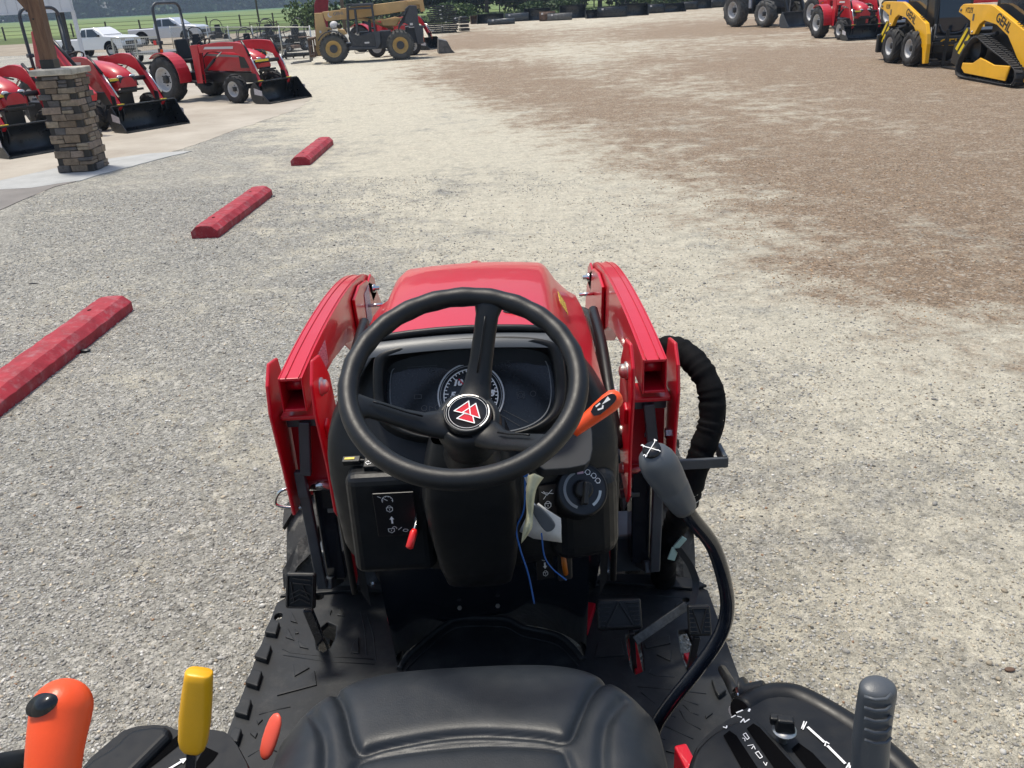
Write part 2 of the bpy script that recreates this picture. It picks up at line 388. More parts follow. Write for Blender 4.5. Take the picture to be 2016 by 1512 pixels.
def zone(X, Y):
    """how brown / how beige the gravel is, by place"""
    # brown gravel: right of a line running from the far left to the near right
    bx = np.interp(Y, [3.0, 4.3, 5.7, 8.7, 13.5, 21, 30, 60], [3.5, 2.6, 1.9, 1.7, .7, -1.7, -3.5, -4])
    brown = smooth01(-1.8, 2.6, X-bx)*smooth01(2.0, 5.5, Y)
    band = np.exp(-((X-bx-2.6-.12*Y)/ (1.1+.06*Y))**2)*.35; brown = brown-band*smooth01(9, 14, Y)
    far = smooth01(24, 31, Y)*(1-smooth01(34, 40, Y)); brown = brown*(1-.35*far)
    brown = brown*(1-.45*smooth01(42, 60, Y))
    # beige dusty band to the left of it
    gx0 = np.interp(Y, [2.2, 3.4, 4.6, 5.9, 9, 12, 20, 30], [.9, .9, .5, -.2, -1.5, -2.6, -5.0, -7.5])
    beige = .13+.80*smooth01(-1.8, 1.6, X-gx0)
    near_left = .55*np.exp(-((X+1.15)/.5)**2-((Y-3.7)/1.0)**2)
    beige = np.maximum(beige, near_left)
    beige = np.where(Y < 3.6, beige*(1-.3*smooth01(1.5, 3.2, X)), beige)
    beige = np.maximum(beige, smooth01(14, 24, Y)*smooth01(-9, -6, X)*.9)
    beige = np.maximum(beige, .45*smooth01(-3.2,-2.0,X)*np.exp(-((Y-8.5)/3)**2))
    return np.clip(brown, 0, 1), np.clip(beige, 0, 1)
def axis(lo, hi, fine0, fine1, step, grow=1.25):
    a = list(np.arange(fine0, fine1+1e-6, step)); s = step
    while a[-1] < hi: s *= grow; a.append(a[-1]+s)
    s = step
    while a[0] > lo: s *= grow; a.insert(0, a[0]-s)
    return np.array(a)
def ground_sheet():
    xs = axis(-1500, 1500, -14, 22, .2); ys = axis(-300, 2600, -2, 48, .2)
    X, Y = np.meshgrid(xs, ys); Z = np.zeros_like(X)
    nx, ny = len(xs), len(ys)
    co = np.stack([X, Y, Z], -1).reshape(-1, 3)
    i = np.arange(nx*ny).reshape(ny, nx)
    f = np.stack([i[:-1, :-1], i[:-1, 1:], i[1:, 1:], i[1:, :-1]], -1).reshape(-1, 4)
    me = bpy.data.meshes.new('ground'); me.vertices.add(len(co)); me.vertices.foreach_set('co', co.ravel())
    me.loops.add(f.size); me.loops.foreach_set('vertex_index', f.ravel()); me.polygons.add(len(f))
    me.polygons.foreach_set('loop_start', np.arange(len(f))*4); me.polygons.foreach_set('loop_total', np.full(len(f), 4)); me.update()
    a = me.color_attributes.new('zone', 'FLOAT_COLOR', 'POINT')
    br, be = zone(X.ravel(), Y.ravel()); a.data.foreach_set('color', np.stack([br, be, 0*br, 0*br+1], -1).ravel())
    me.materials.append(M['gravel']); o = bpy.data.objects.new('ground', me); C.objects.link(o); tag(o, kind='structure', label='grey, beige and brown crushed gravel yard')
ground_sheet()

# loose stones lying on the gravel close by (uncountable)
def stones(n=95000):
    bm = bmesh.new(); bmesh.ops.create_icosphere(bm, subdivisions=1, radius=1); bv = np.array([v.co[:] for v in bm.verts]); bf = np.array([[v.index for v in f.verts] for f in bm.faces]); bm.free()
    Y = 1.55+9.0*rng.random(n*3)**1.35; half = .42*Y+1.3
    X = (rng.random(n*3)*2-1)*half+.1
    br, be = zone(X, Y); nz = np.sin(X*3.1+np.sin(Y*2.3)*1.3)*np.sin(Y*2.7+np.sin(X*1.9)*1.7)
    keep = rng.random(n*3) < np.clip(.95-.78*be+.25*nz, .05, 1)*np.where(Y > 6, .75, 1)
    X, Y, br, be = X[keep][:n], Y[keep][:n], br[keep][:n], be[keep][:n]; n = len(X)
    s = .0027+.0037*rng.random(n)**2.0; big = rng.random(n) < .02; s[big] *= 1.7; s *= 1+.06*(Y-2)
    sc = np.stack([s*(.8+.7*rng.random(n)), s*(.7+.5*rng.random(n)), s*(.35+.4*rng.random(n))], -1)
    a = rng.random(n)*2*np.pi; ca, sa = np.cos(a), np.sin(a)
    tl = (rng.random(n)-.5)*.9
    nv = len(bv); V = bv[None]*(1+.28*(rng.random((n, nv, 1))-.5))*sc[:, None]
    x, y, z = V[..., 0], V[..., 1], V[..., 2]
    y, z = y*np.cos(tl)[:, None]-z*np.sin(tl)[:, None], y*np.sin(tl)[:, None]+z*np.cos(tl)[:, None]
    V = np.stack([x*ca[:, None]-y*sa[:, None]+X[:, None], x*sa[:, None]+y*ca[:, None]+Y[:, None], z+(sc[:, 2]*.45)[:, None]], -1).reshape(-1, 3)
    F = (bf[None]+(np.arange(n)*nv)[:, None, None]).reshape(-1, 3)
    me = bpy.data.meshes.new('loose_gravel'); me.vertices.add(len(V)); me.vertices.foreach_set('co', V.ravel())
    me.loops.add(F.size); me.loops.foreach_set('vertex_index', F.ravel()); me.polygons.add(len(F))
    me.polygons.foreach_set('loop_start', np.arange(len(F))*3); me.polygons.foreach_set('loop_total', np.full(len(F), 3)); me.update()
    g = .27+.27*rng.random(n)**1.0; g[rng.random(n) < .06] = .66; g[rng.random(n) < .025] = .13; dk = rng.random(n) < .5*be; g[dk] *= .8
    col = np.stack([g*.97, g*.945, g*.88], -1); t = rng.random(n) < .25*be+.08; col[t] *= np.array([1.12, 1.0, .82])
    wb = (br > .4); col[wb] *= np.array([.95, .74, .58])
    r = rng.random(n) < .008; col[r] = (.30, .19, .12)
    ca_ = me.color_attributes.new('tint', 'FLOAT_COLOR', 'POINT'); cc = np.repeat(np.concatenate([col, np.ones((n, 1))], -1), nv, 0); ca_.data.foreach_set('color', cc.ravel())
    m = bpy.data.materials.new('loose stone'); m.use_nodes = True; t = m.node_tree; b = t.nodes['Principled BSDF']; b.inputs['Roughness'].default_value = .85; b.inputs['Specular IOR Level'].default_value = .3
    q = t.nodes.new('ShaderNodeAttribute'); q.attribute_name = 'tint'; t.links.new(q.outputs['Color'], b.inputs['Base Color'])
    me.materials.append(m); o = bpy.data.objects.new('loose_gravel', me); C.objects.link(o); tag(o, kind='stuff', label='loose grey crushed stones lying on the yard')
stones()

# concrete apron under the tractors on the left, lighter footing round the pillar
M['concrete'] = mat('stained concrete', (.33, .29, .235), .8, var=.2, vscale=.8, col2=(.44, .40, .335), dust=.45, dustcol=(.26, .22, .18), bump=.002, bscale=40)
M['footing'] = mat('pale concrete', (.38, .385, .375), .8, var=.1, vscale=3, bump=.002, bscale=60)
M['asphalt'] = mat('wet looking concrete strip', (.19, .175, .16), .75, var=.15, vscale=2)
def edge(pts, seed, amp=.05, step=.18):
    """a ragged edge where gravel spills over the slab"""
    r = random.Random(seed); o = []
    for i in range(len(pts)-1):
        a, b = Vector(pts[i]), Vector(pts[i+1]); n = max(2, int((b-a).length/step)); d = (b-a).normalized(); q = Vector((-d.y, d.x))
        for k in range(n): o.append(tuple(a+(b-a)*k/n+q*(r.random()-.5)*2*amp))
    return o+[tuple(pts[-1])]
e = edge([(-5.55, 6.0), (-5.62, 9.85), (-5.5, 11.1), (-4.95, 12.7), (-4.55, 15.0), (-3.95, 18.4), (-4.1, 20.6), (-5.2, 23.6), (-7.5, 26.5)], 3)
MB().xy(e+[(-16, 27), (-16, 6)], -.1, .004).build('concrete_apron', 'concrete'); tag(bpy.data.objects['concrete_apron'], kind='structure', label='tan stained concrete apron under the parked tractors')
g_ = edge([(-6.5, 10.98), (-5.78, 10.98), (-5.35, 11.35), (-4.9, 12.6), (-4.55, 13.4)], 5, .03)
MB().xy(g_+[(-5.2, 13.35), (-5.95, 12.85), (-6.75, 11.2)], -.1, .009).build('concrete_footing', 'footing'); tag(bpy.data.objects['concrete_footing'], kind='structure', label='pale concrete footing round the stone pillar')

MB().xy([tuple(at(a, b, z=.007)[:2]) for a, b in ((-60, 372), (30, 358), (118, 352), (150, 357), (108, 367), (40, 395), (-60, 440))], -.1, .007).build('gutter_strip', 'asphalt'); tag(bpy.data.objects['gutter_strip'], kind='structure', label='darker concrete strip at the edge of the apron')
# fields beyond, road
def grass_mat(name, a, b_, sc):
    m = mat(name, a, .9, col2=b_, vscale=sc, bump=.05, bscale=3, spec=.2); return m
M['grass'] = grass_mat('grass verge', (.055, .085, .022), (.12, .15, .05), .35)
M['field'] = grass_mat('pasture', (.10, .16, .05), (.19, .24, .085), .02)
M['field2'] = grass_mat('crop field', (.075, .16, .07), (.10, .19, .085), .02)
def sheet(name, pts, z, m, label=None):
    o = MB().add([(x, y, z) for x, y in pts], [tuple(range(len(pts)))]).build(name, m); return tag(o, kind='structure', label=label)
sheet('verge', [(-60, 78), (-5.2, 74), (4, 71.5), (10, 72.5), (17, 80), (26, 88), (60, 110), (60, 140), (-60, 104)], .006, 'grass', 'green grass verge behind the row of buckets')
sheet('far_road', [(21, 88), (60, 112), (60, 118), (19, 92)], .012, M['asphalt'], 'grey road beyond the verge')
sheet('pasture', [(-900, 98), (-60, 98), (60, 125), (900, 150), (900, 440), (-900, 440)], .010, 'field', 'bright green pasture beyond the yard')
sheet('crop_field', [(-1400, 440), (1400, 440), (1400, 900), (-1400, 900)], .03, 'field2', 'deeper green field at the foot of the far wood')
sheet('dirt_strip', [(-60, 62), (-16, 50), (-15, 78), (-60, 92)], .005, mat('dirt', (.22,.18,.13), .9, col2=(.34,.29,.22), vscale=.6), 'brown dirt strip by the pickups')

# ------------------------------------------------------------------ foliage
def leaf_mat(name, a, b_):
    m = bpy.data.materials.new(name); m.use_nodes = True; t = m.node_tree; b = t.nodes['Principled BSDF']; L = t.links.new
    q = t.nodes.new('ShaderNodeAttribute'); q.attribute_name = 'tint'; s = t.nodes.new('ShaderNodeSeparateColor'); L(q.outputs['Color'], s.inputs[0])
    mx = t.nodes.new('ShaderNodeMix'); mx.data_type = 'RGBA'; mx.inputs[6].default_value = (*a, 1); mx.inputs[7].default_value = (*b_, 1)
    L(s.outputs[0], mx.inputs[0]); L(mx.outputs[2], b.inputs['Base Color']); b.inputs['Roughness'].default_value = .6; b.inputs['Specular IOR Level'].default_value = .25
    return m
M['leaf_dark'] = leaf_mat('dark leaves', (.022, .045, .018), (.075, .115, .04))
M['leaf_mid'] = leaf_mat('mid green leaves', (.04, .075, .02), (.12, .17, .055))
M['leaf_far'] = leaf_mat('far leaves', (.018, .042, .020), (.05, .095, .04))
def leaves(name, cl, m, parent=None, size=.3, n=400, flat=.6):
    """cl: list of (centre, radii) clumps"""
    P = []; T = []
    for (c, r_) in cl:
        k = n; d = rng.normal(size=(k, 3)); d /= np.linalg.norm(d, axis=1)[:, None]
        rad = rng.random(k)**.45; P.append(np.array(c)+d*rad[:, None]*np.array(r_)); T.append(np.clip(rng.random(k)*.8+rng.random()*.3, 0, 1))
    P = np.concatenate(P); T = np.concatenate(T); k = len(P)
    P[:, 2] = np.maximum(P[:, 2], .05)
    a = rng.normal(size=(k, 3)); a /= np.linalg.norm(a, axis=1)[:, None]; b = rng.normal(size=(k, 3)); b = np.cross(a, b); b /= np.linalg.norm(b, axis=1)[:, None]
    s = size*(.5+.8*rng.random(k))[:, None]
    V = np.stack([P-a*s, P-b*s*flat, P+a*s, P+b*s*flat], 1).reshape(-1, 3)
    me = bpy.data.meshes.new(name); me.vertices.add(len(V)); me.vertices.foreach_set('co', V.ravel())
    me.loops.add(4*k); me.loops.foreach_set('vertex_index', np.arange(4*k)); me.polygons.add(k)
    me.polygons.foreach_set('loop_start', np.arange(k)*4); me.polygons.foreach_set('loop_total', np.full(k, 4)); me.update()
    ca = me.color_attributes.new('tint', 'FLOAT_COLOR', 'POINT'); t4 = np.repeat(T, 4); ca.data.foreach_set('color', np.stack([t4, t4, t4, t4*0+1], -1).ravel())
    me.materials.append(M[m]); o = bpy.data.objects.new(name, me); C.objects.link(o); o.parent = parent; return o
# the far wood that reads as one mass
cl = []
for i in range(230):
    t = i/229; x = -760+t*1200; y = 560-150*math.exp(-((x+330)/150)**2)+random.uniform(-12, 12)+max(0, x)*.2
    if -300 < x < 60: y += 60
    h = random.uniform(13, 20); cl.append(((x, y, h*.45), (random.uniform(6, 10), random.uniform(4, 8), h*.58))); cl.append(((x+3, y-4, 2.0), (9, 4, 3.0)))
tag(leaves('far_wood', cl, 'leaf_far', size=1.5, n=420), kind='stuff', label='hazy blue green far off wood along the horizon')
def tree(x, y, h, cr, m, label, trunk=.16, lean=0, low=.25, group='trees beyond the verge', n=420, size=.24):
    r = thing('tree', label, 'tree', (x, y, 0), random.uniform(0, 6.28), group)
    tb = MB(); top = Vector((lean, 0, h*.8))
    tb.tube(spline([(0, 0, -.1), (lean*.3, .03, h*.3), tuple(top)], 5), [trunk*(1.25-.95*i/10) for i in range(11)], 8)
    cls = []
    for k in range(11):
        a = random.uniform(0, 6.28); z0 = h*random.uniform(low, .65); q = random.uniform(.35, .9)*cr
        e = Vector((math.cos(a)*q+lean*.6, math.sin(a)*q, z0+h*random.uniform(.08, .28)))
        tb.tube([(lean*.3, 0, z0), tuple((Vector((lean*.4, 0, z0))+e)/2+Vector((0, 0, .1*h))), tuple(e)], [trunk*.45, trunk*.3, trunk*.12], 5)
        cls.append((tuple(e), (cr*random.uniform(.35, .55), cr*random.uniform(.35, .55), h*random.uniform(.10, .18))))
    cls.append(((lean, 0, h*.85), (cr*.5, cr*.5, h*.16)))
    tb.build('trunk', 'bark', r); leaves('crown', cls, m, r, size, n)
    return r
# ================================================================== the tractor the photograph is taken from
T = thing('compact_tractor', 'red compact tractor in the foreground seen from above its black seat and steering wheel', 'tractor', (0, 1.5, 0), world=True)
# ---- hood
def hood_sec(y, t, zt, s, zs, crown=.012, zb=.72):
    h = [(0, zt+crown), (t*.33, zt+crown*.9), (t*.66, zt+crown*.62), (t*.93, zt+.003), (t*.985, zt-.0005), (t+.006, zt-.007), (t+.016, zt-.020), (t+(s-t)*.35, zt-(zt-zs)*.42), (t+(s-t)*.7, zt-(zt-zs)*.76), (t+(s-t)*.93, zs+.012), (s-.002, zs-.005), (s+.002, zs-.03), (s+.006, zs-.14), (s, zb)]
    h = [Vector((x, 0, z)) for x, z in h]
    left = [(-p.x, y, p.z) for p in reversed(h[1:])]
    return left+[(p.x, y, p.z) for p in h]
secs = [(1.615, .168, 1.337, .295, 1.12), (1.75, .172, 1.334, .300, 1.12), (1.95, .178, 1.322, .303, 1.12), (2.15, .184, 1.299, .305, 1.122), (2.32, .189, 1.262, .304, 1.118),
        (2.46, .194, 1.216, .298, 1.105), (2.52, .194, 1.190, .290, 1.085), (2.56, .190, 1.160, .280, 1.055), (2.60, .184, 1.115, .268, 1.02), (2.64, .18, 1.05, .255, .97), (2.655, .165, .96, .24, .90)]
hb = MB().loft([hood_sec(*q) for q in secs], closed=False, smooth=True)
n_ = len(hood_sec(*secs[0]))
hood = hb.build('hood', 'red', T)
MB().loft([[(p[0]*.96, p[1], p[2]-.004) for p in hood_sec(*secs[0])], [(p[0]*.9, p[1]+.002, p[2]-.05) for p in hood_sec(*secs[0])]], closed=False).build('hood_lining', 'blk', hood)
MB().loft([hood_sec(2.655, .165, .96, .24, .90), [(p[0]*.8, p[1]+.01, .62+(p[2]-.62)*.85) for p in hood_sec(2.655, .165, .96, .24, .90)]], closed=False).build('grille', 'blk', T)
# raised centre bead at the nose and side panel seams
rb = MB(); rb.tube([(0, 2.30, 1.276), (0, 2.40, 1.251), (0, 2.47, 1.231), (0, 2.53, 1.204)], [.003, .010, .016, .012], 8, squash=(1, .35)); rb.build('centre_bead', 'red', hood)
# hood gasket
MB().tube([(p[0]*1.0, 1.607, p[2]-.001) for p in hood_sec(*secs[0])], .0075, 8).build('hood_gasket', 'rimblack', T)
# hood latch: black oval with a silver slot
lt = MB(); lt.ball((.112, 1.705, 1.344), .03, 10, sc=(1.2, .55, .22)); lo = lt.build('hood_latch', 'black', T)
MB().ball((.112, 1.703, 1.351), .012, 8, sc=(1, .35, .2)).build('slot', 'zinc', lo)
# yellow warning label on the right flank of the hood
p0, p1, p2 = Vector((.2245, 1.84, 1.268)), Vector((.246, 1.70, 1.236)), Vector((.2, 1.7, 1.30))
nrm = Vector((.80, 0, .60)).normalized()
nrm = Vector((.87, 0, .49)); wl = frame((.2185, 1.99, 1.256), (0, 1, 0), nrm)
MB().box((0, 0, .0035), (.085, .036, .0012), mx=wl).build('warning_label', 'print_yellow', hood)

# ---- dash housing behind the hood
N_ = Vector((0, -math.cos(R(38)), math.sin(R(38)))); FO = Vector((.004, 1.556, 1.246))      # instrument face: normal and centre
FM = frame(FO, (1, 0, 0), N_)
def csec(z, xs, ys, x1, y1, yc, yf=1.66):
    h = [(0, yc), (x1*.6, yc+.004), (x1, y1), (x1+(xs-x1)*.5, y1+(ys-y1)*.35), (xs-.012, ys-.03), (xs, ys+.01), (xs, yf)]
    h = chaikin([(x, y, 0) for x, y in h], 2)
    l = [(-p.x, p.y, z) for p in reversed(h[1:])]
    return l+[(p.x, p.y, z) for p in h]
cs = [(.855, .270, 1.585, .12, 1.51, 1.49), (.865, .284, 1.57, .13, 1.495, 1.475), (.90, .292, 1.56, .13, 1.485, 1.465), (.97, .296, 1.555, .13, 1.475, 1.455), (1.05, .302, 1.56, .13, 1.47, 1.45),
      (1.10, .303, 1.57, .13, 1.478, 1.458), (1.135, .299, 1.58, .14, 1.50, 1.49), (1.17, .288, 1.59, .15, 1.535, 1.53), (1.22, .262, 1.60, .16, 1.575, 1.572), (1.27, .228, 1.61, .16, 1.60, 1.60), (1.318, .185, 1.62, .15, 1.612, 1.612), (1.332, .165, 1.63, .14, 1.622, 1.622)]
secs_ = [csec(*q) for q in cs]
low = [(p[0]*.9, p[1]+.03, .845) for p in secs_[0]]
db = MB().loft([low]+secs_, closed=False); top = secs_[-1]; db.f.append(tuple(range(len(db.v)-len(top), len(db.v)))); db.sm.append(False); db.f.append(tuple(range(len(low)))); db.sm.append(False)
dash = db.build('dashboard', 'black', T)
# grey top trim strip under the gasket
MB().loft([[(x, 1.600-.02*abs(x/.19)**3*0, 1.332+.010*(1-abs(x/.19)**2)-.002) for x in np.linspace(-.185, .185, 15)], [(x, 1.574, 1.326+.010*(1-abs(x/.19)**2)) for x in np.linspace(-.19, .19, 15)], [(x, 1.566, 1.312+.010*(1-abs(x/.19)**2)) for x in np.linspace(-.192, .192, 15)]], closed=False).build('top_trim', 'knob', dash)
# bezel round the instruments: outer and inner outlines in the plane of the face
def ring(outer, inner, z0, z1, mx, b=None):
    b = b or MB(); n = len(outer)
    vs = [(x, y, z0) for x, y in outer]+[(x, y, z1) for x, y in outer]+[(x, y, z1) for x, y in inner]+[(x, y, z0-.03) for x, y in inner]
    fs = []
    for k in range(n):
        q = (k+1) % n
        for i in range(3): fs.append((i*n+k, i*n+q, (i+1)*n+q, (i+1)*n+k))
    return b.add(vs, fs, True, mx)
inn = [tuple(p[:2]) for p in chaikin([(-.168, .035, 0), (-.158, .062, 0), (-.06, .077, 0), (.07, .080, 0), (.150, .067, 0), (.168, .045, 0), (.170, -.045, 0), (.135, -.086, 0), (.06, -.103, 0), (-.06, -.103, 0), (-.13, -.084, 0), (-.168, -.045, 0)], 3, True)]
out = [(x*1.10+(.004 if x > 0 else -.004), y*1.09+.003) for x, y in inn]
def rngz(z):  # visor: the bezel stands prouder along its upper edge
    return z
bz = MB(); n = len(inn)
prof = lambda y: .012+.026*max(0, min(1, (y+.02)/.09))
vs = [(x*1.06, y*1.06, -.05) for x, y in out]+[(x, y, prof(y)-.006) for x, y in out]+[(x*.985, y*.985, prof(y)) for x, y in out]+[(x*1.02, y*1.03, prof(y)) for x, y in inn]+[(x, y, prof(y)-.006) for x, y in inn]+[(x, y, -.03) for x, y in inn]
fs = [(i*n+k, i*n+(k+1) % n, (i+1)*n+(k+1) % n, (i+1)*n+k) for i in range(5) for k in range(n)]
bz.add(vs, fs, True, FM); bz.build('instrument_bezel', 'black', T)
cl_ = MB(); cl_.add([(x*1.005, y*1.005, -.022) for x, y in inn], [tuple(range(n))], False, FM)
clu = cl_.build('instrument_cluster', 'face', T)
lens = [(x*.955, y*.92-.001) for x, y in inn]
strokes([lens+[lens[0]]], .0022, FM @ Matrix.Translation((0, 0, -.0205)), 'greyline', clu, 'lens_edge')
GC = (.001, -.015); GR = .0595
gm = FM @ Matrix.Translation((GC[0], GC[1], -.0200))
for r_, w_, m_ in ((GR+.006, .0032, 'silverprint'), (GR+.0015, .0014, 'greyline')):
    strokes([circ(0, 0, r_, -42, 222, 60)], w_, gm, m_, clu, 'gauge_ring')
strokes([circ(0, 0, GR-.0055, -40, 220, 60)]+[[((GR-.0055-(.0085 if k % 5 == 0 else .0045))*math.cos(R(a)), (GR-.0055-(.0085 if k % 5 == 0 else .0045))*math.sin(R(a))), ((GR-.0055)*math.cos(R(a)), (GR-.0055)*math.sin(R(a)))] for k, a in enumerate(np.linspace(216, -36, 31))], .0020, gm, 'white', clu, 'gauge_scale')
for n_t, a in ((0, 216), (5, 177), (10, 135), (15, 94), (20, 50), (25, 3), (30, -36)):
    text(str(n_t), .0165, gm @ Matrix.Translation((math.cos(R(a))*(GR-.0225), math.sin(R(a))*(GR-.0215), .0006)), 'white', clu, 'gauge_number', shear=.25, bold=.0009, sx=1.15)
strokes([[(-.004, .010), (-.0225, .034)]], .0024, gm, 'signred', clu, 'needle', lift=.002)
strokes([[(-.012, .020), (-.007, .026), (-.003, .0195), (-.010, .014), (-.003, .0195), (.001, .023)]], .0011, gm, 'white', clu, 'engine_symbol')
strokes([[(.0395, -.0085), (.0405, -.009)]], .002, gm, 'white', clu, 'dot')
text('PTO', .006, gm @ Matrix.Translation((.034, -.0145, .0006)) @ rz(R(-80)), 'white', clu, 'gauge_word')
# unlit tell-tale symbols and thin trim lines
def arrow(cx, cy, s, d): return [(cx+d*s, cy), (cx, cy+s*.9), (cx, cy+s*.4), (cx-d*s*.9, cy+s*.4), (cx-d*s*.9, cy-s*.4), (cx, cy-s*.4), (cx, cy-s*.9), (cx+d*s, cy)]
dim = [arrow(-.077, .042, .0068, -1), arrow(.078, .045, .0068, 1), circ(-.093, -.036, .0055), circ(-.066, -.036, .0055), circ(.100, -.020, .0045), circ(.125, -.018, .0055), [(-.112, -.008), (-.112, -.016), (-.098, -.016), (-.098, -.008), (-.112, -.008)], [(.093, -.026), (.093, -.013), (.107, -.013), (.107, -.026), (.093, -.026)], [(-.082, -.042), (-.082, -.032), (-.076, -.036)]]
for q_ in dim: strokes([q_], .0009, FM @ Matrix.Translation((0, 0, -.0205)), 'dimprint', clu, 'unlit_symbol')
for q_ in [[(-.125, .050), (-.066, .051), (-.055, .061)], [(.125, .054), (.068, .053), (.058, .062)], [(.055, -.055), (.095, -.082)], [(.064, -.048), (.112, -.076)]]: strokes([q_], .0009, FM @ Matrix.Translation((0, 0, -.0205)), 'dimprint', clu, 'trim_line')

# ---- steering wheel
SWN = Vector((0, -math.cos(R(62)), math.sin(R(62)))); SWO = at(912, 750, y=1.275)
SM = frame(SWO, (1, 0, 0), SWN)
RR = .1860
rim = MB(); pts = [(RR*math.cos(a), RR*math.sin(a), 0) for a in np.linspace(0, 2*math.pi, 97)[:-1]]
rr_ = [.0168+.0008*math.cos(24*a) if math.sin(a) > .0 else .0168 for a in np.linspace(0, 2*math.pi, 97)[:-1]]
rim.tube(pts, rr_, 16, closed=True, mx=SM)
rimo = rim.build('steering_wheel', 'rimblack', T)
for a in (75, 191, 313):
    sp = MB(); d = Vector((math.cos(R(a)), math.sin(R(a)), 0)); q = Vector((-d.y, d.x, 0)); secs2 = []
    for s_, zz, ww, hh in ((.020, -.112, .034, .018), (.045, -.108, .028, .016), (.07, -.098, .0225, .0145), (.10, -.074, .0195, .014), (.135, -.040, .0185, .014), (.16, -.016, .0190, .014), (.178, -.004, .025, .0140), (.188, 0, .036, .0125)):
        c = d*s_+Vector((0, 0, zz)); secs2.append([tuple(SM @ (c+q*ww*1.08*math.cos(t)+Vector((0, 0, 1))*hh*math.sin(t))) for t in np.linspace(0, 2*math.pi, 17)[:-1]])
    sp.loft(secs2); so = sp.build('spoke', 'rimblack', rimo)
    g = MB(); g.tube([tuple(SM @ (d*s_+Vector((0, 0, zz+.0115)))) for s_, zz in ((.075, -.083), (.10, -.062), (.135, -.028), (.148, -.017))], .0017, 8)
    g.build('spoke_rib', 'rimblack', rimo)
hub = MB(); hub.lathe([(.0001, -.18), (.046, -.19), (.050, -.16), (.055, -.140), (.058, -.120), (.055, -.103), (.048, -.099), (.0425, -.098), (.042, -.102)], 40, mx=SM)
hub.build('hub', 'rimblack', rimo)
cap_ = MB(); cap_.lathe([(.0415, -.105), (.0415, -.089), (.0395, -.0855), (.0378, -.0855), (.0378, -.0872), (.0001, -.0870)], 48, mx=SM); capo = cap_.build('hub_cap', 'decalblack', rimo)
em = SM @ Matrix.Translation((.001, 0, -.0864))
for a0, a1 in ((60, 155), (-55, 20)): strokes([circ(0, 0, .0368, a0, a1, 20)], .0028, em, 'chrome', rimo, 'cap_arc')
strokes([circ(0, 0, .0368, 0, 360, 50)], .0010, em, 'greyline', rimo, 'cap_ring', .0003)
strokes([circ(0, 0, .0325, 0, 360, 50)], .0006, em, 'white', rimo, 'cap_line', .0003)
# triple triangle emblem (turned a little with the wheel)
er = em @ rz(R(-12))
def tri(cx, cy, s): return [(cx-s, cy+s*.72), (cx+s, cy+s*.72), (cx, cy-s*.80)]
def tri_up(cx, cy, s, r_=0):
    p = [(0, s), (-s*.92, -s*.62), (s*.92, -s*.62)]; c, q = math.cos(R(r_)), math.sin(R(r_)); return [(cx+x*c-y*q, cy+x*q+y*c) for x, y in p]
E1 = [(.0020, .0225), (-.0230, .0035), (.0045, -.0065)]; E2 = [(.0140, .0165), (.0205, -.0145), (-.0085, -.0005)]; E3 = [(-.0065, -.0035), (-.0185, -.0125), (.0110, -.0240), (.0085, -.009)]
fr = MB()
fr.add([(x, y, .0006) for x, y in E1], [(0, 1, 2)], mx=em); fr.add([(x, y, .0007) for x, y in E2], [(0, 1, 2)], mx=em); fr.add([(x, y, .0005) for x, y in E3], [(0, 1, 2, 3)], mx=em)
fr.build('emblem', 'signred', rimo)
strokes([E1+[E1[0]], E2+[E2[0]], [E3[0], E3[1], E3[2], E3[3]]], .0019, em, 'white', rimo, 'emblem_outline', .0012)

# ---- steering column cover
sc_ = []
for z, yb, yf, wb in ((1.20, 1.40, 1.50, .070), (1.14, 1.385, 1.50, .088), (1.08, 1.385, 1.50, .096), (1.00, 1.40, 1.52, .092), (.90, 1.42, 1.54, .080), (.845, 1.445, 1.55, .070), (.83, 1.47, 1.55, .06)):
    h = chaikin([(-wb, yf, z), (-wb, yb+.02, z), (-wb*.8, yb, z), (0, yb-.004, z), (wb*.8, yb, z), (wb, yb+.02, z), (wb, yf, z)], 2)
    sc_.append([tuple(p) for p in h])
cb = MB().loft(sc_, closed=False); cb.f.append(tuple(range(len(cb.v)-len(sc_[-1]), len(cb.v)))); cb.sm.append(False)
col = cb.build('column_cover', 'black', T)
for px, py in ((866, 972), (988, 968), (937, 1063)):
    c = at(px, py, y=1.412 if py < 1000 else 1.432); MB().lathe([(.0001, -.004), (.006, -.003), (.009, .0), (.0105, .001), (.012, 0)], 16, mx=frame(c, (1, 0, 0), (0, -1, .1))).build('screw_recess', 'blk', col)
MB().lathe([(.052, 0), (.046, .05), (.043, .09)], 24, mx=frame(tuple(SWO-SWN*.215), (1, 0, 0), SWN)).build('column_collar', 'black', col)

# ---- left switch pod
LP = frame(at(775, 908, z=1.108), (1, -.05, 0), (-.05, -.30, .95))
pb = MB().box((-.172, 1.515, .975), (.170, .11, .21)); pb.box((0, .01, -.02), (.172, .11, .038), mx=LP @ Matrix.Translation((-.006, 0, 0)))
pod = MB(); pod = MB().box((-.168, 1.515, .988), (.168, .112, .226), rot=rx(R(-4))).build('switch_pod', 'black', T, .022, 4)
strokes([[(-.01, .042), (.072, .036), (.074, -.036), (-.01, -.044)]], .003, LP, 'greyline', pod, 'pod_trim', .001)
sw = MB().lathe([(.0001, .0), (.034, 0), (.034, .010), (.030, .016), (.0001, .016)], 30, mx=LP @ Matrix.Translation((-.022, .004, 0))); sw.box((-.028, 0, .008), (.056, .052, .015), mx=LP)
swo = sw.build('light_switch', 'black', pod, .002)
MB().lathe([(.0225, .014), (.021, .027), (.018, .030), (.0001, .030)], 26, mx=LP @ Matrix.Translation((-.018, .004, 0))).build('switch_knob', 'rimblack', pod)
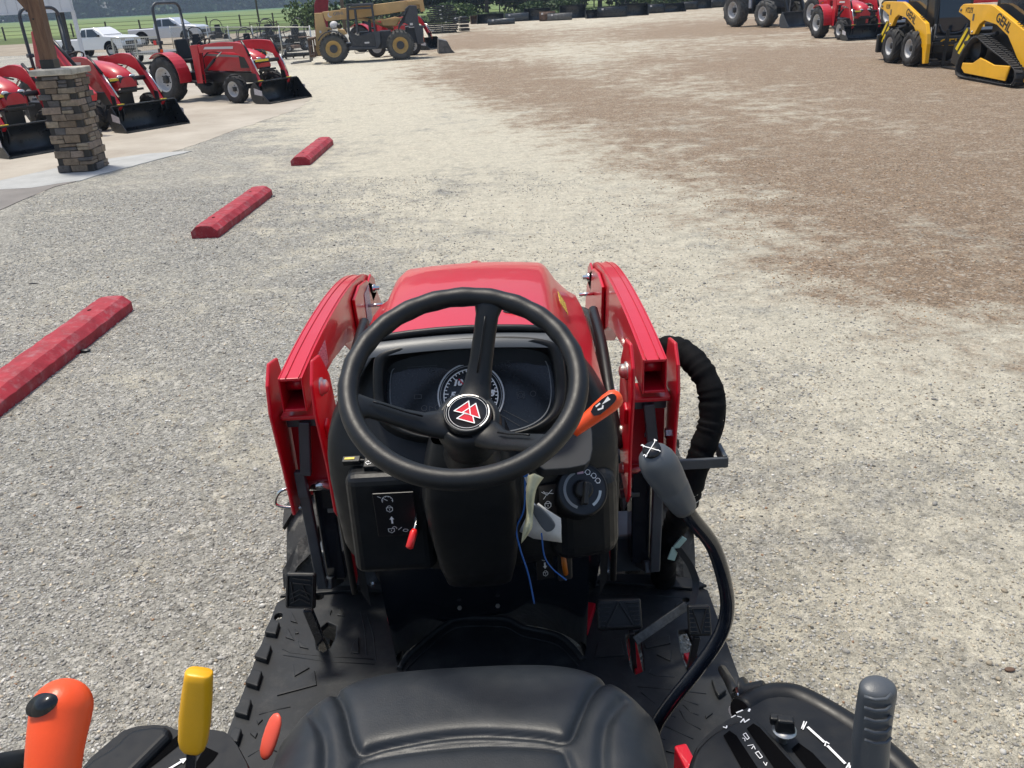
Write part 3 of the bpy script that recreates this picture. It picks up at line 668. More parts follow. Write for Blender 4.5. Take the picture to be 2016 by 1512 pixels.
MB().bar((-.005, -.02, .031), (.012, -.034, .030), .009, .006, mx=LP).build('ignition_slot', 'zinc', pod, .001)
strokes([arrow(-.046, -.016, .006, -1), arrow(-.046, .016, .006, -1), ], .0011, LP @ Matrix.Translation((0, 0, .0165)), 'white', pod, 'indicator_symbols')
yl = MB().box((-.083, -.002, .010), (.036, .016, .012), mx=LP); yl.tube([(-.068, -.002, .010), (-.045, -.002, .006)], .004, 8, mx=LP); ylo = yl.build('indicator_lever', 'rimblack', T, .003)
MB().box((-.086, -.002, .0168), (.020, .005, .001), mx=LP).build('lever_mark', 'yellowlabel', ylo)
# left lower panel with cruise symbols
LM = frame(at(779, 1012, y=1.449), (1, .0, 0), (.0, -.997, -.07))
lpn = MB().box((0, 0, 0), (.080, .104, .004), mx=LM).build('cruise_panel', 'decalblack', T, .001)
def lock(cx, cy, s, open_=False):
    sh = circ(cx+(s*.9 if open_ else 0), cy+s*.55, s*.55, 0 if not open_ else -10, 180, 8)
    return [[(cx-s*.8, cy+s*.5), (cx+s*.8, cy+s*.5), (cx+s*.75, cy-s*.4), (cx, cy-s*.9), (cx-s*.75, cy-s*.4), (cx-s*.8, cy+s*.5)], sh, [(cx, cy+.1*s), (cx, cy-.3*s)]]
L3 = LM @ Matrix.Translation((0, 0, .0032))
ln = [circ(-.012, .036, .0105, -20, 200, 14), [(-.012, .036), (-.019, .041)], [(-.030, .047), (-.024, .043)]]+lock(-.010, .015, .0075)+lock(-.012, -.036, .0075, True)+[circ(.016, -.038, .005, sy=.6), [(.002, -.036), (.009, -.030)]]
ln += [[(-.012+.0085*math.cos(R(a)), .036+.0085*math.sin(R(a))), (-.012+.0105*math.cos(R(a)), .036+.0105*math.sin(R(a)))] for a in range(0, 181, 36)]
strokes(ln, .0011, L3, 'white', lpn, 'cruise_symbols')
MB().add([(-.011, -.020, 0), (-.0075, -.020, 0), (-.0075, -.010, 0), (-.0045, -.010, 0), (-.0092, -.002, 0), (-.014, -.010, 0), (-.011, -.010, 0)], [(0, 1, 2, 3, 4, 5, 6)], mx=L3 @ Matrix.Translation((.001, 0, .0006))).build('arrow_symbol', 'white', lpn)
# cruise lever with red dipped end in a dark slot
MB().box(at(822, 1000, y=1.478), (.030, .02, .11)).build('lever_slot', 'decalblack', T, .003)
cl0, cl1, cl2 = at(819, 1010, y=1.462), at(818, 1035, y=1.43), at(806, 1078, y=1.40)
cv = MB().tube(spline([cl0, cl1, cl2], 4), .0035, 8); cvo = cv.build('cruise_lever', 'chrome', T)
MB().tube([cl1+(cl2-cl1)*.15, cl1+(cl2-cl1)*.3, cl2, cl2+(cl2-cl1)*.06], [.0045, .0075, .0078, .004], 12).build('red_grip', 'redgrip', cvo)

# ---- right console: dial
DM = frame(at(1147, 964, y=1.472), (1, .22, 0), (.20, -.80, .56))
dpod = MB(); dpod.lathe([(.060, -.10), (.058, -.03), (.0535, -.006), (.050, .0), (.0485, .0)], 40, mx=DM); dpo = dpod.build('dial_pod', 'black', T)
MB().box((.218, 1.535, .965), (.145, .12, .20), rot=rz(R(10)) @ rx(R(-5))).build('dial_housing', 'black', T, .04, 5)
MB().lathe([(.0485, -.002), (.0001, -.002)], 40, mx=DM).build('dial_face', 'decalblack', dpo)
for a0, a1 in ((108, 240), (-62, -15)): strokes([circ(0, 0, .0365, a0, a1, 24)], .0055, DM @ Matrix.Translation((0, 0, -.0012)), 'greyline' if a0 > 0 else 'zinc', dpo, 'dial_band')
kn = MB().lathe([(.020, -.002), (.019, .012), (.015, .016), (.0001, .016)], 28, mx=DM); kn.box((.002, -.008, .017), (.013, .046, .018), mx=DM @ rz(R(-15)), taper=(.7, .95)); kn.build('dial_knob', 'rimblack', dpo, .002)
sy = []
for a in (62, 40, 20): 
    cx, cy = .037*math.cos(R(a)), .037*math.sin(R(a)); sy += [circ(cx, cy, .0050, n=8), [(cx-.005, cy+.002), (cx-.0065, cy)], [(cx-.003, cy-.005), (cx+.003, cy-.005)]]
strokes(sy, .0010, DM @ Matrix.Translation((0, 0, -.0012)), 'white', dpo, 'dial_symbols')
MB().box((.002, .0375, -.0012), (.013, .012, .001), mx=DM).build('start_symbol', 'pinkicon', dpo)
# right upper insert panel and symbol strips
RP = frame(at(1105, 880, y=1.50), (1, .12, 0), (.10, -.55, .83))
rp_ = MB().xy([tuple(p[:2]) for p in chaikin([(-.07, -.045, 0), (-.065, .045, 0), (.06, .065, 0), (.072, .045, 0), (.058, -.030, 0), (.035, -.048, 0)], 1, True)], -.03, -.001, mx=RP).build('insert_panel', mat('satin panel', (.022,.025,.03), .6), T, .002)
MB().box(at(1078, 985, y=1.473), (.036, .006, .075), rot=rz(.15)).build('loader_lock_strip', 'decalblack', T)
LS = frame(at(1078, 985, y=1.468), (1, .15, 0), (.1, -.98, .15))
strokes(lock(0, -.010, .0078)+[[(-.012, .020), (0, .012), (.010, .022)], [(-.002, .012), (-.008, .004)], [(-.013, .026), (-.004, .017), (.012, .014)]], .0011, LS @ Matrix.Translation((0, 0, .001)), 'white', T, 'loader_lock_symbols')
# ---- dark panel below the dash
pn = []
for z, xs, yc, ye in ((.90, .245, 1.60, 1.65), (.80, .246, 1.635, 1.655), (.65, .246, 1.715, 1.675), (.50, .243, 1.80, 1.70), (.40, .240, 1.86, 1.715)):
    pn.append([(xs*math.sin(a), ye+(yc-ye)*abs(math.cos(a)), z) for a in np.linspace(-1.57, 1.57, 25)])
lowp = MB().loft(pn, closed=False).build('lower_panel', 'gloss', T)
for px, py in ((905, 1196), (980, 1192)): MB().lathe([(.006, 0), (.006, .004), (.0001, .004)], 6, mx=frame(at(px, py, y=1.765), (1, 0, 0), (0, -1, .1)), smooth=False).build('bolt', 'zinc', lowp)
BM = frame(at(1072, 1108, y=1.612), (1, .22, 0), (.2, -.95, .15))
bs = MB().box((0, 0, 0), (.040, .080, .003), mx=BM).build('brake_strip', 'decalblack', T)
strokes([circ(0, .030, .0065), circ(0, .030, .010, 140, 220, 6), circ(0, .030, .010, -40, 40, 6), [(-.002, .026), (-.002, .034), (.002, .033), (.002, .030), (-.002, .030)]]+lock(-.001, .012, .0065, True)+lock(0, -.026, .0068), .0010, BM @ Matrix.Translation((0, 0, .0018)), 'white', bs, 'parking_brake_symbols')
MB().add([(-.002, .000, 0), (.002, .000, 0), (.002, -.009, 0), (.005, -.009, 0), (0, -.016, 0), (-.005, -.009, 0), (-.002, -.009, 0)], [(0, 1, 2, 3, 4, 5, 6)], mx=BM @ Matrix.Translation((0, .002, .0025))).build('arrow_symbol', 'white', bs)
so_ = at(1112, 1105, y=1.61); MB().box(so_, (.034, .012, .10), rot=rz(.25)).build('brake_slot', 'blk', T, .005)
bl = MB().tube([at(1108, 1087, y=1.595), at(1111, 1110, y=1.588), at(1114, 1130, y=1.592)], [.0052, .0062, .0056], 10); bl.build('brake_lever', 'amber', T)

# ---- frame side rails beside the panel, mount cross beams
for s in (-1, 1):
    MB().yz([(1.64, .88), (1.67, .88), (2.0, .41), (1.97, .41)], min(s*.236, s*.292), max(s*.236, s*.292)).build('side_rail', 'gloss', T, .004, 3)
    MB().box((s*.28, 2.32, .33), (.05, .7, .2)).build('frame_rail', 'blk', T, .006)
    bm_ = MB().box((s*.385, 2.02, .535), (.16, .13, .12)).build('mount_beam', 'greysteel', T, .008)
    for zz in (.565, .485):
        MB().lathe([(.011, 0), (.011, .010), (.006, .010), (.006, .018), (.0001, .018)], 6, mx=frame((s*.325, 1.955, zz), (1, 0, 0), (-s*.2, -1, 0)), smooth=False).build('bolt', 'chrome', bm_)
# ---- loader arms and towers
def loader_side(s):
    top = [(1.80, 1.178), (1.95, 1.185), (2.12, 1.186), (2.30, 1.180), (2.45, 1.170), (2.62, 1.150), (2.78, 1.118), (2.90, 1.075), (3.02, .99), (3.14, .86), (3.30, .62), (3.42, .40)]
    botm = [(3.34, .36), (3.16, .62), (3.02, .74), (2.88, .80), (2.72, .86), (2.58, .95), (2.46, 1.01), (2.34, 1.045), (2.15, 1.075), (2.0, 1.088), (1.80, 1.092)]
    x0, x1 = s*.387, s*.443
    a = MB()
    # box section shell, open at its rear end
    sec = []
    tp = spline([(0, *p) for p in top], 3); 
    def tofs(p, d): return (p.x, p.y, p.z+d)
    n = len(tp)
    # top, two cheeks
    wdt = .004
    yz_ = lambda lst: [(p.y, p.z) for p in lst]
    b = a
    cheek = yz_(tp)+[q for q in botm]
    b.yz(cheek, x0-wdt*s if s > 0 else x0, x0 if s > 0 else x0+wdt) if False else None
    b.yz(cheek, min(x0, x0+s*wdt), max(x0, x0+s*wdt)); b.yz(cheek, min(x1, x1-s*wdt), max(x1, x1-s*wdt))
    xa, xb = min(x0, x1)+wdt, max(x0, x1)-wdt
    b.loft([[(xa, p.y, p.z-.001), (xb, p.y, p.z-.001), (xb, p.y, p.z-.008), (xa, p.y, p.z-.008)] for p in tp], smooth=False)
    bt = [Vector((0, *q)) for q in reversed(botm)]
    b.loft([[(xa, p.y, p.z+.001), (xb, p.y, p.z+.001), (xb, p.y, p.z+.008), (xa, p.y, p.z+.008)] for p in bt], smooth=False)
    arm = b.build('loader_arm', 'red', T, .0035, 2)
    # rounded weld lips along the top
    for xx in (x0+s*.008, x1-s*.018): MB().tube([(xx, p.y, p.z+.0005) for p in tp], .0014, 6).build('edge_seam', 'red', arm)
    # knee plate on the inner face
    kp = [(2.50, 1.125), (2.62, 1.132), (2.76, 1.105), (2.88, 1.055), (2.97, .98), (3.03, .90), (3.05, .78), (2.90, .72), (2.80, .76), (2.66, .84), (2.56, .90), (2.53, .98)]
    xk = x0-s*.012; MB().yz(kp, min(xk, xk+s*.010), max(xk, xk+s*.010)).build('knee_plate', 'red', arm, .004, 3)
    xk = x0-s*.004; MB().yz([(2.78, 1.085), (2.86, 1.095), (2.93, 1.06), (2.95, 1.0), (2.84, 1.0)], min(xk, xk-s*.008), max(xk, xk-s*.008)).build('stop_tab', 'red', arm, .003)
    for (yy, zz) in ((2.84, 1.05), (2.60, .90)):
        MB().lathe([(.014, 0), (.014, .008), (.008, .010), (.008, .022), (.0001, .023)], 16, mx=frame((xk-s*.012, yy, zz), (0, 1, 0), (-s, 0, 0))).build('pin', 'chrome', arm)
    # tube seen inside the open end
    MB().tube([(min(x0, x1)+.005, 1.86, 1.14), (max(x0, x1)-.005, 1.86, 1.14)], .017, 14).build('pivot_bush', 'red', arm)
    if s < 0: MB().box((x0-s*-.0+.0005+.0, 2.02, 1.128), (.001, .12, .062)).build('spec_label', 'print_white', arm)
    # tower plates
    pin_z = 1.13
    outer = [(1.79, 1.165), (1.83, 1.205), (1.90, 1.19), (1.935, 1.08), (1.93, .95), (1.915, .82), (1.86, .79), (1.82, .80), (1.80, .95), (1.775, 1.10)]
    tw = MB()
    xo = s*.462; tw.yz(outer, min(xo, xo+s*.009), max(xo, xo+s*.009))
    inner = [(1.77, 1.17), (1.81, 1.215), (1.88, 1.20), (1.95, 1.12), (1.975, 1.0), (1.96, .87), (1.92, .80), (1.84, .775), (1.81, .81), (1.80, .95), (1.765, 1.10)]
    xi = s*.366; tw.yz(inner, min(xi, xi-s*.009), max(xi, xi-s*.009))
    tw.box((s*.414, 1.865, 1.066), (.09, .09, .012)); tw.box((s*.414, 1.90, .93), (.09, .010, .24))
    tower = tw.build('loader_tower', 'red', T, .004, 3)
    for (yy, zz, r_) in ((1.84, 1.135, .017), (1.93, .93, .012), (1.90, .84, .012)):
        MB().lathe([(r_*1.3, 0), (r_*1.3, .004), (r_, .005), (r_, .012), (r_*.6, .018), (.0001, .02)], 20, mx=frame((xi-s*.009, yy, zz), (0, 1, 0), (-s, 0, 0))).build('pivot_bolt', 'zinc', tower)
    MB().box((xi-s*.012, 1.83, 1.03), (.012, .03, .05), rot=rx(.3)).build('pin_keeper', 'red', tower, .006, 3)
    # grey mount: head block, upper link, long post down to the frame
    gm_ = MB().box((s*.414, 1.875, 1.045), (.080, .05, .035)); 
    gm_.bar((s*.410, 1.845, 1.045), (s*.424, 1.835, .905), .027, .018, up=(0, -1, 0))
    gm_.bar((s*.440, 1.840, .915), (s*.437, 1.835, .845), .026, .020, up=(0, -1, 0)); gm_.bar((s*.4375, 1.842, .85), (s*.437, 1.86, .55), .026, .02, up=(0, -1, 0))
    gm_.bar((s*.425, 1.86, .56), (s*.415, 1.97, .50), .026, .03)
    mp_ = gm_.build('loader_mount', 'greysteel', T, .003)
    MB().tube([(s*.36, 1.885, .845), (s*.47, 1.885, .845)], .014, 16).build('lock_pin', 'chrome', mp_)
    MB().box((s*.405, 1.93, .70), (.05, .08, .30)).build('mount_column', 'gloss', T, .004)
    MB().tube([(s*.35, 1.90, .765), (s*.40, 1.90, .765)], .012, 12).build('spacer', 'greysteel', mp_)
    if s < 0:
        p = [at(600, 1000, y=1.86), at(545, 998, y=1.85), at(540, 985, y=1.85), at(552, 964, y=1.85), at(575, 962, y=1.86)]
        MB().tube(chaikin(p, 3), .0042, 8).build('pin_handle', 'chrome', mp_)
    else:
        MB().lathe([(.014, 0), (.014, .012), (.008, .012), (.008, .022), (.0001, .023)], 6, mx=frame((.425, 1.86, .955), (0, 1, 0), (-1, 0, 0)), smooth=False).build('nut', 'chrome', mp_)
        MB().lathe([(.014, 0), (.014, .012), (.0001, .012)], 6, mx=frame((.455, 1.86, .955), (0, 1, 0), (1, 0, 0)), smooth=False).build('nut', 'chrome', mp_)
    # lift cylinder: black barrel, chrome fittings and hoses inside the arm
    c0, c1 = Vector((s*.335, 2.02, .86)), Vector((s*.335, 2.66, .965))
    cyl = MB().tube([c0, c0+(c1-c0)*.62], .026, 20); cyl.ball(tuple(c0), .034, 10); cy = cyl.build('lift_cylinder', 'gloss', T)
    MB().tube([c0+(c1-c0)*.62, c1], .014, 14).build('cylinder_rod', 'chrome', cy)
    q0 = Vector((s*.325, 1.98, .94)); f = MB(); f.tube(spline([tuple(q0), (s*.328, 2.02, 1.0), (s*.333, 2.08, 1.01)], 4), .009, 10); f.lathe([(.014, 0), (.014, .02)], 6, mx=frame(q0, (1, 0, 0), (0, 0, 1)), smooth=False)
    fo = f.build('hydraulic_fitting', 'chrome', cy)
    MB().tube([(s*.329, 2.02, .985), (s*.331, 2.045, .995)], .0125, 10).build('blue_seal', 'blue', cy)
    MB().tube(spline([(s*.335, 2.08, 1.01), (s*.338, 2.3, 1.03), (s*.34, 2.55, 1.02), (s*.335, 2.8, .95)], 6), .011, 10).build('hydraulic_hose', 'rimblack', cy)
    MB().tube(spline([(s*.345, 1.90, .90), (s*.338, 2.0, .99), (s*.340, 2.2, 1.06), (s*.34, 2.42, 1.08)], 6), .015, 10).build('hydraulic_hose', 'rimblack', cy)
    MB().tube([(s*.375, 2.72, 1.03), (s*.325, 2.72, 1.03)], .006, 8).build('cross_fitting', 'chrome', cy)
for s in (-1, 1): loader_side(s)
MB().box((-.3735, 2.72, 1.02), (.001, .10, .13)).build('warning_label', 'print_white', T)
# white tagged lead hanging inside the right arm
MB().box((.335, 2.02, .93), (.004, .05, .16), rot=ry(.25)).build('wiring_tag', 'print_white', T)

# ---- front axle and front tyres
def wheel(root, c, Rt, W, Rr, side, rimm, nl=16, lug=.025, tyre='tyre', hub_=True, name='wheel', lugw=.30, world=True, wob=0):
    c = Vector(c); m = Matrix.Translation(c) @ AX
    b = MB(); h = W/2
    b.lathe([(Rr, -h*.80), (Rr+.02*Rt, -h*.92), (Rr+(Rt-Rr)*.45, -h), (Rt*.93, -h*.93), (Rt*.965, -h*.6), (Rt*.972, 0), (Rt*.965, h*.6), (Rt*.93, h*.93), (Rr+(Rt-Rr)*.45, h), (Rr+.02*Rt, h*.92), (Rr, h*.80)], 40, mx=m, closed=True)
    for k in range(nl*2):
        sg = 1 if k % 2 else -1; a0 = 2*math.pi*k/(nl*2)
        P = []
        for i, (t_, da) in enumerate(((-.04, .0), (.5, .10), (1.0, .26))):
            a = a0+da*(16/nl); x = sg*t_*h*1.02; dr = (Rt*.965 if i < 2 else Rt*.925); up = lug*(1 if i < 2 else .6)
            for dw in (-lugw*lug*2.4, lugw*lug*2.4):
                aa = a+dw/Rt
                for rr in (dr-.01, dr+up): P.append((rr*math.cos(aa), rr*math.sin(aa), x))
        f = []
        for i in range(2):
            o = i*4; f += [(o+1, o+3, o+7, o+5), (o, o+4, o+5, o+1), (o+2, o+3, o+7, o+6)]
        f += [(0, 1, 3, 2), (8, 10, 11, 9)]
        b.add(P, f, False, m)
    t = b.build(name, tyre, root)
    r = MB(); s = side
    r.lathe([(Rr*1.02, h*.82*s), (Rr*1.0, h*.88*s), (Rr*.93, h*.86*s), (Rr*.88, h*.55*s), (Rr*.82, h*.15*s), (Rr*.62, h*.12*s), (Rr*.45, h*.25*s), (.0001, h*.27*s)], 32, mx=m)
    ro = r.build('rim', rimm, t)
    if hub_:
        q = MB(); q.lathe([(Rr*.34, h*.2*s), (Rr*.32, h*.55*s), (Rr*.12, h*.6*s), (.0001, h*.6*s)], 18, mx=m)
        for k in range(6):
            a = k*math.pi/3; q.lathe([(Rr*.05, h*.1*s), (Rr*.05, h*.4*s), (.0001, h*.4*s)], 6, mx=m @ Matrix.Translation((Rr*.48*math.cos(a), Rr*.48*math.sin(a), 0)))
        q.build('hub', 'blk' if rimm != 'rimtan' else 'jgrey', t)
    return t
for s in (-1, 1):
    wt = wheel(T, (s*.50, 2.36, .325), .325, .205, .17, s, 'rimwhite', nl=11, lug=.030, lugw=.42)
MB().box((0, 2.36, .33), (.8, .10, .10)).build('front_axle', 'greysteel', T, .01)
MB().box((0, 2.45, .50), (.42, .9, .34)).build('engine_block', 'blk', T, .02)
# rear wheels and axle beside the seat, behind the picture's lower edge
for s in (-1, 1):
    wheel(T, (s*.56, .55, .48), .48, .30, .27, s, 'rimwhite', nl=11, lug=.035)
MB().box((0, .55, .48), (.86, .2, .2)).build('rear_axle', 'blk', T, .02)
MB().box((0, 1.0, .26), (.30, 1.3, .24)).build('transmission', 'blk', T, .02)
# ---- orange lever under the wheel, right of the column
o0, o1 = at(1128, 850, y=1.42), at(1218, 778, y=1.44)
def grip(path, rad, m, name, parent, squash=None, n=20, **k):
    b = MB().tube(path, rad, n, squash=squash); return b.build(name, m, parent, **k)
st_ = MB().tube([at(1040, 930, y=1.47), at(1085, 885, y=1.45), o0+(o1-o0)*.08], .0045, 10).build('shuttle_lever', 'rimblack', T)
og = grip([o0+(o1-o0)*t for t in (-.02, .0, .10, .3, .55, .78, .92, 1.0, 1.04)], [.005, .0115, .0125, .0145, .0170, .0190, .0182, .0135, .005], 'orange', 'orange_grip', st_)
dv = (o1-o0).normalized(); nn = Vector((-.25, -.80, .55)).normalized()
om = frame(o0+(o1-o0)*.72+nn*.0175, dv, nn)
MB().xy([tuple(p[:2]) for p in chaikin([(-.028, -.010, 0), (-.028, .010, 0), (.014, .010, 0), (.026, .005, 0), (.026, -.005, 0), (.014, -.010, 0)], 1, True)], -.006, .0015, mx=om).build('grip_inlay', 'decalblack', st_)
MB().add([(-.004, .002, .0018), (.014, .007, .0018), (.014, -.001, .0018)], [(0, 1, 2)], mx=om).build('wedge_symbol', 'white', st_)
strokes([[(-.015, -.001), (-.007, -.004), (-.004, -.001)]], .003, om @ Matrix.Translation((0, 0, .0014)), 'white', st_, 'hare_symbol')
strokes([[(-.014, .006), (-.006, .006)]], .003, om @ Matrix.Translation((0, 0, .0014)), 'white', st_, 'tortoise_symbol')
# ---- hydraulic hose bundle in its sleeve, right hand side
hp = [at(1296, 690, y=2.12), at(1335, 688, y=2.06), at(1375, 722, y=2.0), at(1399, 770, y=1.96), at(1400, 830, y=1.93), at(1383, 885, y=1.91), at(1362, 950, y=1.89), at(1340, 1010, y=1.90), at(1318, 1065, y=1.92), at(1308, 1110, y=1.94), at(1305, 1150, y=1.98)]
sp_ = spline(hp, 12); rn = random.Random(4)
rad_ = [.0325+.0022*math.sin(i*1.35+math.sin(i*.5)*2)+rn.uniform(-.0012, .0012) for i in range(len(sp_))]
hz = MB().tube(sp_, rad_, 20).build('hose_bundle', 'hose', T)
MB().tube([p+Vector((.0315, -.006, 0)) for p in sp_[3:60]], .0022, 6).build('sleeve_seam', 'hose', hz)
MB().box((.535, 1.865, .862), (.16, .010, .028)).build('hose_bracket', 'greysteel', T, .003)
MB().box((.607, 1.90, .862), (.012, .07, .035)).build('hose_bracket', 'greysteel', T, .003)
for zz in (0, .012, .022):
    c = sp_[78]+Vector((0, 0, zz)); MB().tube([tuple(c+Vector((.035*math.cos(a), .035*math.sin(a), .006*math.cos(a)))) for a in np.linspace(0, 2*math.pi, 21)[:-1]], .0013, 5, closed=True).build('tie_wire', 'zinc', hz)
clip = MB(); q0 = at(1330, 1078, y=1.875); clip.bar(q0, q0+Vector((-.012, -.004, -.035)), .020, .004, up=(0, -1, 0)); clip.bar(q0, q0+Vector((.022, 0, .030)), .016, .006, up=(0, -1, 0)); clip.build('pale_clip', mat('pale green plastic', (.35, .52, .47), .3), hz, .001)
MB().loft([[p+Vector((-.009, 0, 0)), p+Vector((.009, 0, .002))] for p in spline([at(1335, 1080, y=1.87), at(1362, 1120, y=1.86), at(1370, 1155, y=1.84), at(1362, 1190, y=1.80)], 6)], closed=False).build('strap', 'mat', hz)
# ---- key with tags hanging from the ignition
kt = thing('ignition_key', 'grey headed key hanging from blue and white twine beside the steering column', 'key', tuple(at(1048, 985, y=1.40)), world=True)
k0, k1 = at(1050, 995, y=1.395), at(1085, 1040, y=1.385)
kb = MB(); kv = (k1-k0).normalized(); km = frame((k0+k1)/2, kv, (0, -1, .25)); kb.xy([tuple(p[:2]) for p in chaikin([(-.028, -.009, 0), (-.028, .009, 0), (.024, .014, 0), (.032, .006, 0), (.032, -.006, 0), (.024, -.014, 0)], 2, True)], -.005, .005, mx=km)
kb.build('key_head', 'knob', kt, .003, 3)
MB().box((-.036, 0, 0), (.018, .008, .003), mx=km).build('key_blade', 'chrome', kt)
tw_ = [at(1032, 918, y=1.40), at(1038, 940, y=1.395), at(1040, 965, y=1.395), at(1046, 985, y=1.395), at(1050, 996, y=1.393)]
for d_ in (-.004, 0, .004): MB().tube(spline([p+Vector((d_*math.sin(i*2.1), -.003*math.cos(i), 0)) for i, p in enumerate(tw_)], 5), .0014, 6).build('white_string', 'white', kt)
MB().tube(spline([at(1034, 920, y=1.40), at(1032, 1000, y=1.40), at(1017, 1040, y=1.41), at(1024, 1080, y=1.41), at(1040, 1130, y=1.42), at(1052, 1188, y=1.43)], 8), .0017, 6).build('blue_string', 'blue', kt)
MB().tube(spline([at(1066, 1050, y=1.40), at(1072, 1095, y=1.42), at(1088, 1120, y=1.43), at(1115, 1142, y=1.43)], 8), .0015, 6).build('blue_string', 'blue', kt)
MB().tube([at(1032, 921, y=1.42), at(1034, 935, y=1.39)], .005, 8).build('blue_knot', 'blue', kt)
def sheetlet(name, rows, m, parent):
    b = MB(); secs = [[tuple(p) for p in r_] for r_ in rows]; b.loft(secs, closed=False); o = b.build(name, m, parent); md = o.modifiers.new('thick', 'SOLIDIFY'); md.thickness = .0006; return o
ct = thing('cream_tag', 'curled cream paper tag tied under the steering wheel beside the key', 'tag', tuple(at(1042, 990, y=1.39)), world=True)
sheetlet('curled_paper', [spline([at(a, b_, y=y_) for a, b_, y_ in r_], 5) for r_ in ([(1040, 936, 1.385), (1036, 975, 1.375), (1037, 1010, 1.385), (1030, 1045, 1.375), (1026, 1070, 1.385)], [(1052, 932, 1.375), (1045, 975, 1.360), (1044, 1010, 1.37), (1040, 1040, 1.360), (1031, 1064, 1.38)], [(1070, 940, 1.39), (1055, 965, 1.37), (1049, 1010, 1.38), (1047, 1038, 1.37), (1034, 1060, 1.385)])], 'cream', ct)
pt = thing('white_tag', 'creased white paper tag hanging behind the grey key', 'tag', tuple(at(1070, 1035, y=1.42)), world=True)
sheetlet('creased_paper', [[at(1060, 990, y=1.405), at(1040, 1010, y=1.40), at(1022, 1046, y=1.42)], [at(1080, 1005, y=1.40), at(1060, 1030, y=1.41), at(1050, 1060, y=1.42)], [at(1104, 1020, y=1.415), at(1086, 1045, y=1.415), at(1078, 1064, y=1.42)], [at(1105, 1035, y=1.42), at(1105, 1050, y=1.42), at(1106, 1068, y=1.42)]], 'paper', pt)

# ---- floor mats with raised ribs
FZ = .42
fl = MB(); 
Lp = [(-.605, 1.975), (-.575, 2.005), (-.40, 2.035), (-.30, 2.03), (-.285, 1.985), (-.245, 1.93), (-.222, 1.82), (-.235, 1.70), (-.20, 1.66), (-.20, 1.15), (-.62, 1.15)]
Rp = [(.60, 1.93), (.57, 1.965), (.50, 1.985), (.31, 2.01), (.29, 1.97), (.245, 1.90), (.222, 1.82), (.235, 1.70), (.20, 1.66), (.20, 1.15), (.60, 1.15)]
def plate(poly, name, holes=(), top=FZ, m='mat', th=.018, parent=T, lip=None):
    bm = bmesh.new()
    def loop(pp, z): 
        vs = [bm.verts.new((x, y, z)) for x, y in pp]; return [bm.edges.new((vs[i], vs[(i+1) % len(vs)])) for i in range(len(vs))]
    es = loop(poly, top)
    for h in holes: es += loop(h, top)
    bmesh.ops.triangle_fill(bm, use_beauty=True, use_dissolve=False, edges=es)
    fs = list(bm.faces); r_ = bmesh.ops.extrude_face_region(bm, geom=fs)
    for v in r_['geom']:
        if isinstance(v, bmesh.types.BMVert): v.co.z -= th
    bmesh.ops.recalc_face_normals(bm, faces=bm.faces); me = bpy.data.meshes.new(name); bm.to_mesh(me); bm.free(); me.materials.append(M[m])
    o = bpy.data.objects.new(name, me); C.objects.link(o); o.parent = parent
    if parent.get('_world'): o.matrix_parent_inverse = Matrix.Translation(parent.location).inverted()
    b = o.modifiers.new('bevel', 'BEVEL'); b.width = .003; b.segments = 2; b.limit_method = 'ANGLE'; b.angle_limit = R(40)
    return o
def pxz(pts, z=FZ): return [tuple(at(a, b_, z=z)[:2]) for a, b_ in pts]
def ell(px, py, rx_, ry_, n=14):
    c = at(px, py, z=FZ); return [(c.x+rx_*math.cos(2*math.pi*i/n), c.y+ry_*math.sin(2*math.pi*i/n)) for i in range(n)]
Lh = [ell(548, 1213, .011, .015), ell(629, 1175, .012, .012), [tuple(q) for q in pxz([(622, 1262), (632, 1235), (645, 1224), (662, 1232), (660, 1255), (650, 1275), (636, 1284), (624, 1278)])]]
Rh = [ell(1280, 1151, .013, .010), ell(1350, 1180, .010, .010), [tuple(q) for q in pxz([(1232, 1250), (1258, 1240), (1266, 1290), (1268, 1320), (1250, 1328), (1240, 1310)])], [tuple(q) for q in pxz([(1335, 1240), (1352, 1238), (1368, 1275), (1378, 1320), (1366, 1338), (1355, 1325), (1340, 1280)])]]
fL = plate(Lp, 'floor_mat', Lh); fR = plate(Rp, 'floor_mat', Rh)
def rib(poly_px, parent, h=.004, w=None, m='mat', bev=.0015, z=FZ):
    b = MB().xy(pxz(poly_px), z-.002, z+h); return b.build('tread_pad', m, parent, bev, 2)
def groove(line_px, parent, w=.0035, h=.0028):
    pts = pxz(line_px); b = MB(); b.tube([(x, y, FZ+.0002) for x, y in pts], w*.45, 6, squash=(1, .6)); return b.build('tread_line', 'mat', parent)
for q in ([(534, 1228), (552, 1233), (545, 1257), (522, 1253)], [(517, 1276), (536, 1279), (527, 1308), (502, 1300)], [(499, 1326), (518, 1330), (509, 1360), (484, 1352)], [(479, 1383), (497, 1386), (489, 1418), (462, 1410)], [(462, 1440), (478, 1444), (470, 1470), (450, 1466)]): rib(q, fL, .016, bev=.003)
for q in ([(575, 1207), (586, 1228), (572, 1224)], [(567, 1238), (580, 1262), (562, 1256)], [(581, 1239), (589, 1248), (581, 1249)], [(587, 1262), (608, 1279), (590, 1275)], [(646, 1203), (654, 1202), (650, 1212)], [(669, 1198), (678, 1214), (664, 1213)], [(706, 1255), (707, 1288), (690, 1286), (696, 1268)], [(578, 1309), (610, 1316), (580, 1333)], [(620, 1322), (624, 1350), (545, 1371)], [(505, 1420), (518, 1418), (508, 1428)], [(492, 1445), (508, 1444), (503, 1455)]): rib(q, fL)
